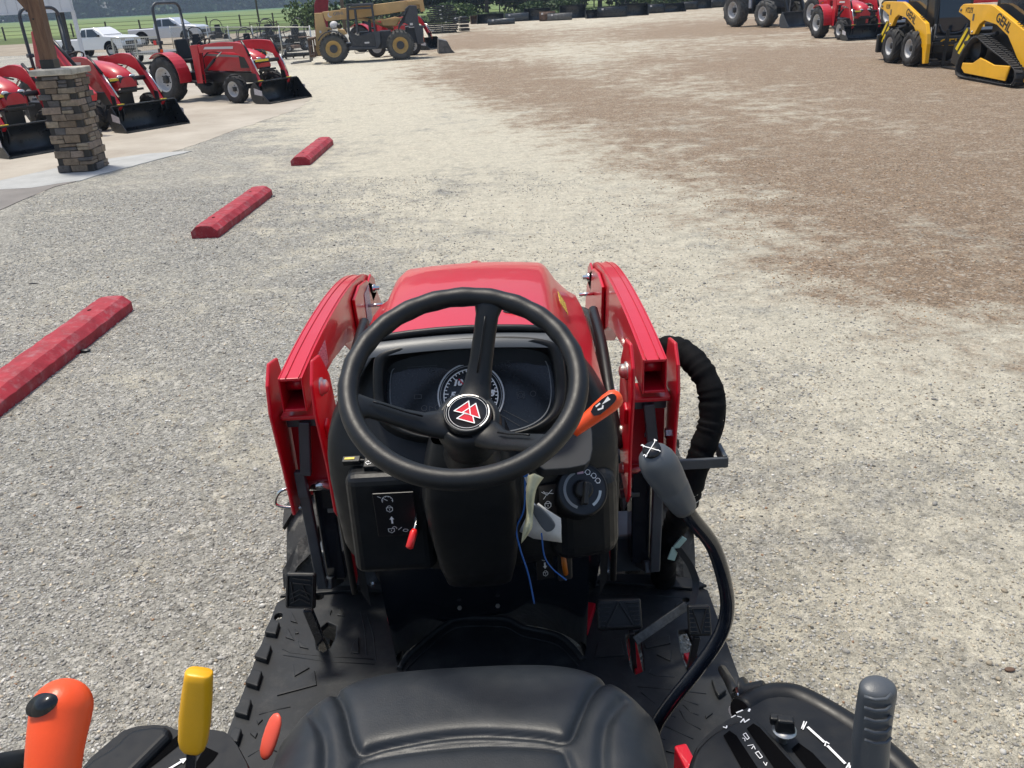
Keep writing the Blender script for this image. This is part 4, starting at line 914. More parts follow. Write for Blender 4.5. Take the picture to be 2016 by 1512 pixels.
for q in ([(556, 1278), (572, 1285), (640, 1292), (735, 1298)], [(558, 1290), (640, 1302), (737, 1308)], [(710, 1203), (718, 1240), (722, 1290)], [(722, 1208), (735, 1250), (740, 1300)], [(510, 1407), (540, 1398), (572, 1392)], [(488, 1490), (520, 1470), (545, 1480)]): groove(q, fL)
for q in ([(1400, 1344), (1430, 1366), (1414, 1378), (1408, 1368)], ): rib(q, fR, .014, bev=.003)
for q in ([(1292, 1290), (1323, 1280), (1320, 1303)], [(1268, 1268), (1318, 1252), (1320, 1268), (1272, 1278)], [(1388, 1410), (1404, 1405), (1390, 1416)], [(1310, 1480), (1328, 1462), (1330, 1485)], [(1176, 1268), (1222, 1258), (1230, 1292), (1170, 1296)], [(1330, 1190), (1342, 1186), (1330, 1198)]): rib(q, fR)
for q in ([(1255, 1352), (1310, 1356), (1390, 1366)], [(1330, 1372), (1375, 1388)], [(1345, 1388), (1360, 1402), (1375, 1408)], [(1338, 1398), (1350, 1420), (1380, 1436)], [(1262, 1363), (1290, 1385)], [(1300, 1400), (1330, 1412)], [(1300, 1425), (1365, 1455)], [(1282, 1318), (1278, 1325), (1290, 1330), (1328, 1333)], [(1295, 1450), (1310, 1456)], [(1180, 1170), (1290, 1172), (1340, 1176)]): groove(q, fR)
# raised front ledge of both mats and centre hump mat
plate([(-.60, 1.99), (-.575, 2.012), (-.40, 2.042), (-.30, 2.035), (-.285, 2.0), (-.31, 1.99), (-.42, 2.0)], 'mat_edge', top=FZ+.010, th=.01)
plate([(.60, 1.94), (.57, 1.972), (.50, 1.995), (.31, 2.018), (.29, 1.985), (.40, 1.965), (.55, 1.93)], 'mat_edge', top=FZ+.010, th=.01)
HB = [(786, 1318), (800, 1296), (840, 1258), (878, 1229), (898, 1220), (930, 1217), (985, 1218), (1006, 1222), (1032, 1236), (1070, 1244), (1102, 1253), (1125, 1272), (1137, 1286), (1148, 1300)]
hbp = [tuple(q[:2]) for q in spline([tuple(at(a_, b_, z=.452)[:2])+(0,) for a_, b_ in HB], 4)]
hmo = plate(hbp+[(.235, 1.15), (-.235, 1.15)], 'centre_mat', top=.450, th=.04)
MB().tube([(x, y, .453) for x, y in hbp], .007, 8).build('mat_rim', 'mat', hmo)
MB().tube([(x*.96, y-.030, .4515) for x, y in hbp[2:-2]], .0022, 6).build('mat_bead', 'mat', hmo)
# red frame under the mats
for s in (-1, 1):
    MB().box((s*.40, 1.6, .36), (.34, .9, .03)).build('floor_frame', 'red', T, .004) if False else None
    MB().box((s*.33, 1.78, .375), (.05, .10, .02)).build('floor_bracket', 'red', T, .003)
    MB().box((s*.245, 1.83, .425), (.045, .11, .03), rot=rz(s*-.3)).build('floor_bracket', 'red', T, .003)
    MB().box((s*.44, 1.60, .385), (.20, .03, .02)).build('floor_bracket', 'red', T, .003)
MB().bar(at(1240, 1245, z=.38), at(1262, 1345, z=.38), .02, .02).build('floor_bracket', 'red', T, .003)
MB().bar(at(1352, 1290, z=.38), at(1385, 1345, z=.38), .02, .02).build('floor_bracket', 'red', T, .003)
# ---- pedals
def pedal(corners, th, name, sym, z_tilt=None):
    """corners: four 3-D points, top-left, top-right, bottom-right, bottom-left of the tread"""
    tl, tr, br_, bl_ = [Vector(c) for c in corners]; ctr = (tl+tr+br_+bl_)/4; x = ((tr-tl)+(br_-bl_)).normalized(); y = ((tl-bl_)+(tr-br_)).normalized(); n = x.cross(y).normalized()
    m = frame(ctr, x, n); w = ((tr-tl).length+(br_-bl_).length)/2; h = ((tl-bl_).length+(tr-br_).length)/2
    b = MB(); pl = [(-w/2, h/2), (w/2, h/2), (w/2, -h/2), (-w/2, -h/2)]
    o = MB().box((0, 0, -th/2), (w, h, th), mx=m, taper=(.96, .96)).build(name, 'rimblack', T, min(w, h)*.10, 4)
    r_ = MB(); 
    for a, c in sym(w*.5, h*.5): 
        A, B = Vector((*a, .0025)), Vector((*c, .0025)); r_.bar(m @ A, m @ B, w*.035 if w < h*1.2 else h*.05, .006, up=tuple(n))
    r_.build('tread_ribs', 'rimblack', o, .0008)
    return o, m, w, h
def symL(w, h):
    o = [((-.8*w, .85*h), (.8*w, .85*h)), ((.8*w, .85*h), (.8*w, -.85*h)), ((.8*w, -.85*h), (-.8*w, -.85*h)), ((-.8*w, -.85*h), (-.8*w, .85*h))]
    for t in (.55, .3): o += [((-.5*w, t*h+.15*h), (.7*w, t*h+.05*h))]
    for t in (-.15, -.4, -.65): o += [((-.6*w, t*h-.02*h), (.0, t*h+.25*h)), ((.0, t*h+.25*h), (.65*w, t*h+.0*h))]
    o += [((-.6*w, .5*h), (-.35*w, -.6*h)), ((.1*w, .45*h), (.5*w, -.3*h))]
    return o
def symT(up):
    def f(w, h):
        o = []
        for t in (.7, .42, .14, -.14, -.42, -.7): 
            g = (.22+(.5*(1-(t+1)/2) if up else .5*(t+1)/2))*1.0; o += [((-.88*w, t*h), (-g*w, t*h)), ((g*w, t*h), (.88*w, t*h))]
        k = 1 if up else -1
        o += [((-.6*w, -.75*h*k), (0, .8*h*k)), ((0, .8*h*k), (.6*w, -.75*h*k)), ((-.6*w, -.75*h*k), (.6*w, -.75*h*k))]
        return o
    return f
def pc(px, py, y): return at(px, py, y=y)
pl_, *_ = pedal([pc(560, 1127, 1.735), pc(623, 1128, 1.735), pc(621, 1201, 1.70), pc(561, 1200, 1.70)], .014, 'clutch_pedal', symL)
MB().bar(pc(606, 1200, 1.72), at(638, 1278, z=.40), .024, .012, up=(0, -1, 0)).build('pedal_arm', 'gloss', pl_, .002)
pr_, *_ = pedal([pc(1174, 1180, 1.70), pc(1264, 1176, 1.70), pc(1266, 1240, 1.655), pc(1175, 1243, 1.655)], .016, 'forward_pedal', symT(True))
MB().bar(pc(1243, 1242, 1.66), at(1250, 1325, z=.36), .012, .02, up=(0, -1, 0)).build('pedal_arm', 'blk', pr_, .002)
ps_, *_ = pedal([pc(1352, 1190, 1.665), pc(1400, 1190, 1.665), pc(1402, 1252, 1.62), pc(1358, 1254, 1.62)], .014, 'reverse_pedal', symT(False))
MB().bar(pc(1372, 1253, 1.63), at(1352, 1345, z=.36), .016, .012, up=(0, -1, 0)).build('pedal_arm', 'blk', ps_, .002)
lk = MB().bar(pc(1250, 1262, 1.635), pc(1352, 1192, 1.70), .021, .008, up=(0, -1, .6)); lk.build('pedal_link', mat('scuffed grey rubber', (.05, .055, .058), .6, var=.4, vscale=90), T, .0015)

# ---- gear lever: bent rod and grey knob
kp = [at(1292, 905, y=1.035), at(1348, 1000, y=1.045)]
rodp = [at(1342, 990, y=1.045), at(1362, 1020, y=1.05), at(1402, 1072, y=1.07), at(1424, 1135, y=1.08), at(1432, 1195, y=1.09), at(1418, 1250, y=1.09), at(1375, 1315, y=1.09), at(1320, 1385, y=1.09), at(1291, 1432, y=1.09), at(1284, 1480, y=1.09), at(1284, 1530, y=1.09)]
gl = MB().tube(spline(rodp, 8), .0115, 16).build('gear_lever', 'gloss', T)
kv = (kp[1]-kp[0]); kax = kv.normalized(); kl = kv.length
KM = frame(kp[0], (1, 0, 0), kax)
KB = MB().lathe([(.0001, -.018), (.013, -.0175), (.023, -.012), (.0285, .0), (.0302, .014), (.0292, .030), (.0264, .050), (.0260, .052), (.0264, .054), (.0240, .072), (.0215, .092), (.019, .100), (.0001, .101)], 36, mx=KM @ Matrix.Diagonal((.9, .9, 1, 1)))
kno = KB.build('gear_knob', 'knob', gl)
ki = frame(kp[0]-kax*.0150+Vector((0, -.004, .004)), (1, .1, 0), -kax+Vector((-.1, -.35, .35)))
MB().lathe([(.0128, .0), (.0128, .0046), (.0001, .0054)], 26, mx=ki).build('knob_inlay', 'decalblack', gl)
strokes([[(-.008, .008), (.008, -.008)], [(-.008, -.008), (.008, .008)]], .0012, ki @ Matrix.Translation((0, 0, .0056)), 'white', gl, 'shift_cross')
for t_, x_, y_ in (('3', -.009, .0095), ('4', .009, .010), ('2', -.0105, -.0085), ('1', .0095, -.0095)): text(t_, .0075, ki @ Matrix.Translation((x_, y_, .0060)) @ rz(.5), 'white', gl, 'gear_number', bold=.0002, depth=.0002)

# ---- seat cushion
def seat():
    nu, nv = 150, 130; x0 = -.010
    out_l = np.array([(.60, -.285), (.80, -.305), (.88, -.309), (.94, -.303), (1.00, -.288), (1.045, -.268), (1.08, -.240), (1.105, -.205), (1.120, -.165), (1.128, -.10), (1.130, 0)])
    co = []; fs = []
    def dist(px_, py_, poly):
        d = 1e9
        for (ax, ay), (bx, by) in zip(poly[:-1], poly[1:]):
            vx, vy = bx-ax, by-ay; t = np.clip(((px_-ax)*vx+(py_-ay)*vy)/(vx*vx+vy*vy), 0, 1); d = np.minimum(d, np.hypot(px_-ax-t*vx, py_-ay-t*vy))
        return d
    sp2 = lambda p, n=6: [tuple(q[:2]) for q in spline([(a, b, 0) for a, b in p], n)]
    U = np.linspace(-1, 1, nu); V = np.linspace(0, 1, nv)
    # front arc: y as function of x; scale the outline
    ys = .60+(1.0-(1-V)**1.6)*.53
    X = np.zeros((nv, nu)); Y = np.zeros((nv, nu))
    for j, v in enumerate(V):
        y = .60+.53*v**.8
        for i, u in enumerate(U): X[j, i] = u; Y[j, i] = v
    # superellipse mapping of the square onto the cushion plan
    a = U[None, :]*np.ones((nv, 1)); b = V[:, None]*np.ones((1, nu))
    halfw = np.interp(.60+.53*b, out_l[:, 0], -out_l[:, 1])
    Yf = .635+.53*b-(.030*np.abs(a)**2.6)*b**3-.050*np.abs(a)**7*b**6
    hw = np.interp(.60+.53*b**1.0*.93, out_l[:, 0], -out_l[:, 1])
    hw = .302-.088*np.clip((.60+.53*b-.90)/.235, 0, 1)**4.5-.02*np.clip((.9-(.6+.53*b))/.3, 0, 1)
    XX = x0+a*hw; YY = Yf
    e = np.minimum((1-np.abs(a))*hw, 1.0); ef = (1-b)*.53
    Z = .930-.040*np.exp(-(e/.030)**1.2)-.012*np.exp(-(e/.07)**2)-.055*np.exp(-(ef/.024)**1.1)+.010*np.clip((np.abs(a)-.5)/.5, 0, 1)*0
    Z += .008*np.exp(-((np.abs(XX-x0)-.245)/.045)**2)*np.clip((1.08-YY)/.1, 0, 1)
    g1 = sp2([(-.252, 1.13), (-.232, 1.10), (-.205, 1.045), (-.187, .990), (-.176, .966), (-.165, .955), (-.13, .965), (-.05, .978), (.02, .979), (.10, .968), (.135, .958), (.150, .965), (.165, 1.0), (.19, 1.055), (.222, 1.10)])
    g2 = sp2([(-.195, .60), (-.178, .85), (-.170, .92), (-.160, .940), (-.10, .952), (0, .958), (.08, .952), (.128, .942), (.140, .92), (.150, .85), (.17, .60)])
    d1 = dist(XX, YY, g1); d2 = dist(XX, YY, g2)
    inside1 = (YY > .96) & (np.abs(XX-x0) < .21)
    Z -= .009*np.exp(-(d1/.006)**2)+.004*np.exp(-(d1/.016)**2); Z -= .006*np.exp(-(d2/.006)**2)+.003*np.exp(-(d2/.014)**2)
    ch = sp2([(-.215, .60), (-.212, .85), (-.222, .97), (-.262, 1.055)]); ch2 = sp2([(.19, .60), (.187, .85), (.2, .97), (.238, 1.04)])
    Z -= .008*np.exp(-(dist(XX, YY, ch)/.010)**2)+.008*np.exp(-(dist(XX, YY, ch2)/.010)**2)
    co = np.stack([XX, YY, Z], -1).reshape(-1, 3); i = np.arange(nu*nv).reshape(nv, nu)
    f = np.stack([i[:-1, :-1], i[:-1, 1:], i[1:, 1:], i[1:, :-1]], -1).reshape(-1, 4)
    b = MB(); b.v = [tuple(c) for c in co]; b.f = [tuple(int(k) for k in q) for q in f]; b.sm = [True]*len(b.f)
    # skirt
    loop = list(i[:, 0])+list(i[-1, 1:])+list(i[::-1, -1])[1:]
    base = len(b.v); 
    for d_, s_ in ((.035, 1.0), (.10, .97)):
        for k in loop: c = co[k]; b.v.append((x0+(c[0]-x0)*s_, .635+(c[1]-.635)*(1 if s_ == 1 else .985), c[2]-d_))
    n = len(loop)
    for k in range(n-1):
        b.f.append((int(loop[k]), int(loop[k+1]), base+k+1, base+k)); b.f.append((base+k, base+k+1, base+n+k+1, base+n+k)); b.sm += [True, True]
    return b.build('seat_cushion', 'seat', T)
seat()
MB().box((-.013, .85, .76), (.40, .40, .12)).build('seat_base', 'blk', T, .01)
# backrest, low behind the viewpoint
bk = MB().box((-.013, .54, 1.04), (.46, .07, .34)); bk.build('backrest', 'seat', T, .03, 4)
# coral lever beside the cushion
c0, c1 = at(521, 1488, y=1.0), at(545, 1412, y=1.03)
cl_v = MB().tube([c0+(c1-c0)*t for t in (-.10, -.04, .1, .35, .65, .9, 1.04, 1.10)], [.002, .008, .0125, .0145, .0145, .0125, .008, .002], 16, squash=(1.0, .45)).build('seat_slide_lever', 'coral', T)

# ---- side consoles either side of the seat
def console(profile_px, z, name, depth=.22, dome=0):
    pts = [tuple(at(a, b_, z=z)[:2]) for a, b_ in profile_px]
    pts = [tuple(p[:2]) for p in chaikin([(x, y, 0) for x, y in pts], 1, True)]
    cx = sum(p[0] for p in pts)/len(pts); cy = sum(p[1] for p in pts)/len(pts)
    secs = []
    for k, dz in ((1.10, -depth), (1.04, -.05), (1.015, -.018), (1.0, -.006), (.975, 0)):
        secs.append([(cx+(x-cx)*k, cy+(y-cy)*k, z+dz) for x, y in pts])
    b = MB().loft(secs, caps=False); top = secs[-1]; b.f.append(tuple(range(len(b.v)-len(top), len(b.v)))); b.sm.append(False)
    return b.build(name, 'black', T)
def block(px_poly, z0, z1, name, parent, bev=.008):
    b = MB().xy([tuple(p[:2]) for p in chaikin([(*tuple(at(a, b_, z=z1)[:2]), 0) for a, b_ in px_poly], 1, True)], z0, z1); return b.build(name, 'black', parent, bev, 4)
lc = console([(214, 1458), (250, 1430), (322, 1424), (352, 1438), (372, 1434), (440, 1436), (462, 1452), (498, 1520), (505, 1600), (100, 1600), (160, 1505)], .90, 'left_console')
def slot(px4, z, parent, dz=.0012, m='void'):  # flat shape laid on the console, nothing cut; its depth is painted shade
    b = MB().add([at(a, b_, z=z+dz) for a, b_ in px4], [tuple(range(len(px4)))]); return b.build('lever_slot', m, parent)
slot([(352, 1446), (358, 1462), (272, 1530), (258, 1520)], .90, lc); slot([(404, 1470), (430, 1482), (420, 1496), (385, 1530), (372, 1525)], .90, lc)
block([(222, 1466), (240, 1446), (262, 1430), (322, 1422), (344, 1436), (300, 1480), (200, 1580), (90, 1580), (165, 1500)], .88, .915, 'raised_ridge', lc, .012)
LC = frame(at(352, 1502, z=.9025), (1, .9, 0), (0, 0, 1))
MB().add([(-.018, -.002, 0), (.004, -.002, 0), (.004, -.006, 0), (.014, 0, 0), (.004, .006, 0), (.004, .002, 0), (-.018, .002, 0)], [(0, 1, 2, 3, 4, 5, 6)], mx=LC).build('arrow_symbol', 'white', lc)
strokes([[(.020, .006), (.020, -.004), (.032, -.004), (.032, .006), (.020, .006)], circ(.026, .001, .003, n=8)], .0012, LC, 'white', lc, 'lift_symbol')
y0, y1 = at(378, 1480, y=.80), at(392, 1322, y=.82)
ysh = MB().bar(at(372, 1545, y=.80), y0+(y1-y0)*.05, .012, .006, up=(0, -1, 0)).build('yellow_lever', 'gloss', T, .001)
yv = (y1-y0)
YS = []
ux = Vector((1, 0, 0)); uy = yv.cross(ux).normalized(); ux = uy.cross(yv).normalized()
for t, a, b_ in ((-.005, .006, .004), (.0, .0105, .006), (.05, .0150, .008), (.14, .0175, .0095), (.4, .0190, .0105), (.7, .0180, .011), (.9, .0165, .0115), (.985, .0160, .0115), (1.0, .0145, .010)):
    YS.append([tuple(y0+yv*t+ux*a*1.02*math.copysign(abs(math.cos(q))**.55, math.cos(q))+uy*b_*math.copysign(abs(math.sin(q))**.8, math.sin(q))) for q in np.linspace(0, 2*math.pi, 25)[:-1]])
MB().loft(YS).build('yellow_grip', 'yellowgrip', ysh)
og = MB(); GP = [(96, 1620, .40, .0162), (100, 1570, .405, .0166), (104, 1520, .412, .0168), (108, 1480, .42, .0174), (113, 1445, .427, .0182), (118, 1418, .434, .0189), (122, 1393, .439, .0192)]
gpt = [at(a_, b_, y=y_) for a_, b_, y_, _ in GP]; grd = [q[3] for q in GP]; gd = (gpt[-1]-gpt[-2]).normalized(); Pd = gpt[-1]
for t in (.22, .45, .68, .90, 1.12, 1.32, 1.48, 1.555): gpt.append(Pd+gd*.0185*math.sin(t)); grd.append(max(.0004, .0192*math.cos(t)))
og_ = og.tube(gpt, grd, 28).build('orange_lever_grip', 'orange', T)
MB().tube([at(95, 1700, y=.40), at(98, 1590, y=.40)], .008, 10).build('lever_stem', 'gloss', og_)
gn = Vector((-.25, -.62, .75)).normalized(); gi = frame(Pd+gn*.0195, (1, .1, .35), gn)
MB().lathe([(.0001, .0012), (.0102, .0008), (.0106, -.006)], 24, mx=gi @ Matrix.Diagonal((1.0, .68, 1, 1))).build('grip_inlay', 'face', og_)
lb = MB().tube([at(-40, 1520, y=.50), at(40, 1503, y=.55), at(110, 1498, y=.58)], .012, 10); lb.build('fender_rail', 'black', T)
rc = console([(1352, 1540), (1362, 1480), (1392, 1440), (1452, 1402), (1500, 1374), (1545, 1368), (1590, 1380), (1690, 1432), (1760, 1490), (1800, 1530), (1830, 1640), (1340, 1640)], .90, 'right_console')
block([(1346, 1600), (1356, 1510), (1368, 1476), (1396, 1446), (1430, 1424), (1476, 1408), (1497, 1418), (1560, 1486), (1650, 1600)], .88, .918, 'slotted_block', rc, .010)
for q in ([(1424, 1448), (1436, 1438), (1450, 1448), (1530, 1570), (1500, 1585)], [(1470, 1434), (1483, 1424), (1496, 1432), (1620, 1570), (1575, 1585)]): slot(q, .918, rc)
slot([(1558, 1474), (1572, 1462), (1600, 1482), (1690, 1580), (1650, 1590)], .90, rc)
MB().tube(spline([at(1462, 1412, z=.870), at(1500, 1388, z=.872), at(1545, 1382, z=.872), at(1590, 1396, z=.872), at(1680, 1450, z=.872), at(1750, 1508, z=.872), at(1800, 1560, z=.87)], 5), .034, 18, squash=(.8, 1.0)).build('outer_rim', 'black', rc)
Rw = lambda a, b_: at(a, b_, z=.9022 if a > 1560 else .9192)
def stroke3(pp, w, name, m='white', parent=rc):
    P = [Rw(*q) for q in pp]; b = MB()
    for i in range(len(P)-1):
        d = (P[i+1]-P[i]).normalized(); nrm_ = Vector((-d.y, d.x, 0))*w/2; e_ = d*w*.3
        z_ = Vector((0, 0, .00006*(i % 3))); b.add([P[i]-nrm_-e_+z_, P[i+1]-nrm_+e_+z_, P[i+1]+nrm_+e_+z_, P[i]+nrm_-e_+z_], [(0, 1, 2, 3)])
    return b.build(name, m, parent)
stroke3([(1591, 1432), (1622, 1460)], .0042, 'range_line'); stroke3([(1630, 1469), (1663, 1502)], .0042, 'range_line')
stroke3([(1578, 1434), (1583, 1420), (1581, 1436), (1588, 1421)], .0014, 'range_symbol'); stroke3([(1624, 1468), (1626, 1460), (1632, 1464)], .0018, 'range_symbol'); stroke3([(1666, 1512), (1672, 1502), (1672, 1514), (1678, 1503)], .0018, 'range_symbol')
stroke3([(1463, 1446), (1468, 1443), (1475, 1453), (1471, 1456), (1463, 1446)], .0011, 'lift_symbol'); stroke3([(1462, 1453), (1466, 1454), (1467, 1459)], .0010, 'lift_symbol'); stroke3([(1472, 1468), (1483, 1466)], .0010, 'lift_symbol'); stroke3([(1480, 1474), (1484, 1468), (1487, 1475)], .0010, 'lift_symbol')
stroke3([(1487, 1482), (1493, 1479), (1501, 1490), (1496, 1493), (1487, 1482)], .0011, 'lift_symbol'); stroke3([(1503, 1500), (1508, 1507), (1510, 1501)], .0010, 'lift_symbol'); stroke3([(1458, 1422), (1464, 1415), (1466, 1422), (1475, 1416)], .0018, 'gear_mark'); stroke3([(1424, 1431), (1430, 1433), (1431, 1429)], .0018, 'gear_mark')
stroke3([(1450, 1403), (1462, 1398)], .002, 'scale_mark'); stroke3([(1440, 1412), (1448, 1408)], .0015, 'scale_mark'); stroke3([(1452, 1410), (1460, 1412)], .0015, 'scale_mark'); stroke3([(1474, 1400), (1476, 1396)], .003, 'scale_mark')
tk = frame(at(1543, 1450, z=.91), (1, -.2, 0), (0, 0, 1))
tkb = MB().box((0, 0, .026), (.030, .020, .022), mx=tk, taper=(.8, .7)); tkb.box((-.012, .004, .028), (.02, .012, .014), mx=tk); tko = tkb.build('flow_knob', 'rimblack', rc, .003, 2)
MB().lathe([(.006, -.012), (.006, .014), (.018, .014), (.018, .016), (.0001, .016)], 18, mx=tk @ Matrix.Translation((0, 0, -.002))).build('knob_washer', 'zinc', rc)
hgp = [at(a, b_, y=y_) for a, b_, y_ in ((1708, 1600, .72), (1712, 1520, .72), (1716, 1450, .72), (1722, 1400, .72), (1728, 1360, .72), (1728, 1338, .725))]
GS = []; hs_ = spline(hgp, 5)
for i, p in enumerate(hs_):
    t = i/(len(hs_)-1); wx = .0215-.001*t if t < .8 else .0205*math.sqrt(max(.02, 1-((t-.8)/.2)**2*.93)); wy = .016 if t < .8 else .016*math.sqrt(max(.02, 1-((t-.8)/.2)**2*.93))
    GS.append([tuple(p+Vector((wx*math.cos(q), wy*math.sin(q), 0))) for q in np.linspace(0, 2*math.pi, 25)[:-1]])
ggo = MB().loft(GS).build('grey_lever_grip', 'knob', T)
for py_ in (1375, 1397, 1418, 1440, 1461):
    c = at(1733, py_, y=.70); MB().tube([c+Vector((-.016, .004, 0)), c+Vector((-.006, -.001, -.0005)), c+Vector((.006, -.001, -.0005)), c+Vector((.014, .005, 0))], .0020, 8).build('grip_rib', 'knob', ggo)
# couplers and hose ends behind the right console, red tab
cp_ = MB(); a0 = at(1468, 1400, z=.86); a1 = at(1455, 1362, z=.86); cp_.tube([a0, a1], .012, 14); cp_.lathe([(.018, 0), (.018, .012)], 6, mx=frame(a0+(a1-a0)*.3, (1, 0, 0), (a1-a0)), smooth=False)
cpo = cp_.build('hydraulic_coupler', 'chrome', T)
MB().lathe([(.026, 0), (.026, .004), (.015, .006), (.015, .035), (.0001, .036)], 22, mx=frame(at(1466, 1365, z=.875), (1, 0, 0), (.75, -.3, .45))).build('dust_cap', 'rimblack', cpo)
MB().tube([at(1450, 1372, z=.86), at(1435, 1340, z=.80), at(1422, 1318, z=.70)], .009, 10).build('coupler_hose', 'rimblack', cpo)
MB().tube([at(1462, 1395, z=.84), at(1445, 1405, z=.84)], .013, 12).build('white_connector', 'label', cpo)
MB().box(at(1350, 1510, z=.80), (.022, .05, .05), rot=rz(.2)).build('red_bracket', 'red', T, .004)
# ================================================================== parking blocks, pillar, porch
M['blockred'] = mat('worn red traffic paint on concrete', (.31, .010, .022), .65, var=.2, vscale=7, dust=.5, dustcol=(.40, .33, .34), bump=.002, bscale=60)
def block(p_near, p_far, label, W=.26, Hh=.118):
    """a concrete wheel stop from its near end to its far end (ground points of the right hand edge)"""
    a, b = Vector((*p_near, 0)), Vector((*p_far, 0)); L = (b-a).length; ang = math.atan2(b.y-a.y, b.x-a.x)-math.pi/2
    r = thing('parking_block', label, 'parking block', tuple(a), ang, 'red parking blocks in a row')
    w = W; prof = [(-w, 0), (-w, .062), (-w*.80, Hh-.006), (-w*.60, Hh), (-w*.36, Hh), (-w*.20, Hh-.006), (0, .066), (0, 0)]
    secs = []; rn = random.Random(int(L*1000)+int(abs(a.x)*777))
    N = 34
    for i in range(N+1):
        y = L*i/N; k = 1-.035*(i in (0, N)); secs.append([(-w/2+(x+w/2)*k+rn.uniform(-.003, .003), y, max(-.02, z*k+rn.uniform(-.003, .003)) if z > 0 else -.02) for x, z in prof])
    o = MB().loft(secs, smooth=False).build('concrete_block', 'blockred', r, .003, 2)
    for t in (.18, .82): MB().lathe([(.016, .001), (.0001, .0012)], 14, mx=Matrix.Translation((-w*.55, L*t, Hh+.001))).build('pin_hole', 'void', r)
    return r
d2 = Vector((.045, 1.0)).normalized()
b2a = at(431, 468, z=0); b3a = at(611, 325, z=0); b1b = at(264, 610, z=0)
block(tuple(b2a[:2]), tuple(at(538, 385, z=0)[:2]), 'red parking block in the middle of the row of three')
block(tuple(b3a[:2]), tuple(at(657, 284, z=0)[:2]), 'farthest and smallest looking red parking block of the three')
v = (at(264, 610, z=0)-at(0, 822, z=0)).normalized(); e_ = b1b-v*1.80
block(tuple(e_[:2]), tuple(b1b[:2]), 'nearest red parking block with grey scuffs, cut by the left edge')
for px, py, nm, lab, s_ in ((168, 690, 'dark_stone', 'flat black stone beside the nearest red parking block', .035), (537, 386, 'green_stone', 'small green grey stone at the far end of the middle parking block', .03), (66, 558, 'twig', 'short dark twig on the grey gravel left of the nearest parking block', .02), (1988, 1318, 'leaf', 'small brown leaf on the pale gravel at the right edge', .016)):
    c = at(px, py, z=s_*.3); q = MB().ball(tuple(c), s_, 8, sc=(1.0, .6, .3) if nm != 'twig' else (2.2, .3, .25), mx=None)
    o = q.build(nm, 'blk' if nm in ('dark_stone', 'twig') else ('greysteel' if nm == 'green_stone' else 'rust')); tag(o, lab, nm.replace('_', ' '))

# ---- stone pillar with cap and timber post
PX0, PX1, PY0, PY1 = -5.90, -5.41, 11.97, 12.47; PH = 1.245
M['stone'] = bpy.data.materials.new('ledge stone'); _m = M['stone']; _m.use_nodes = True; _t = _m.node_tree; _b = _t.nodes['Principled BSDF']; _L = _t.links.new
_a = _t.nodes.new('ShaderNodeAttribute'); _a.attribute_name = 'tint'; _n = _t.nodes.new('ShaderNodeTexNoise'); _n.inputs['Scale'].default_value = 18; _n.inputs['Detail'].default_value = 9; _n.inputs['Roughness'].default_value = .7
_tc = _t.nodes.new('ShaderNodeTexCoord'); _L(_tc.outputs['Object'], _n.inputs['Vector']); _r = _t.nodes.new('ShaderNodeMapRange'); _r.inputs[1].default_value = .3; _r.inputs[2].default_value = .7; _r.inputs[3].default_value = .6; _r.inputs[4].default_value = 1.35; _L(_n.outputs[0], _r.inputs[0])
_x = _t.nodes.new('ShaderNodeVectorMath'); _x.operation = 'SCALE'; _L(_a.outputs['Color'], _x.inputs[0]); _L(_r.outputs[0], _x.inputs['Scale']); _L(_x.outputs[0], _b.inputs['Base Color']); _b.inputs['Roughness'].default_value = .85
_p = _t.nodes.new('ShaderNodeBump'); _p.inputs['Distance'].default_value = .008; _L(_n.outputs[0], _p.inputs['Height']); _L(_p.outputs[0], _b.inputs['Normal'])
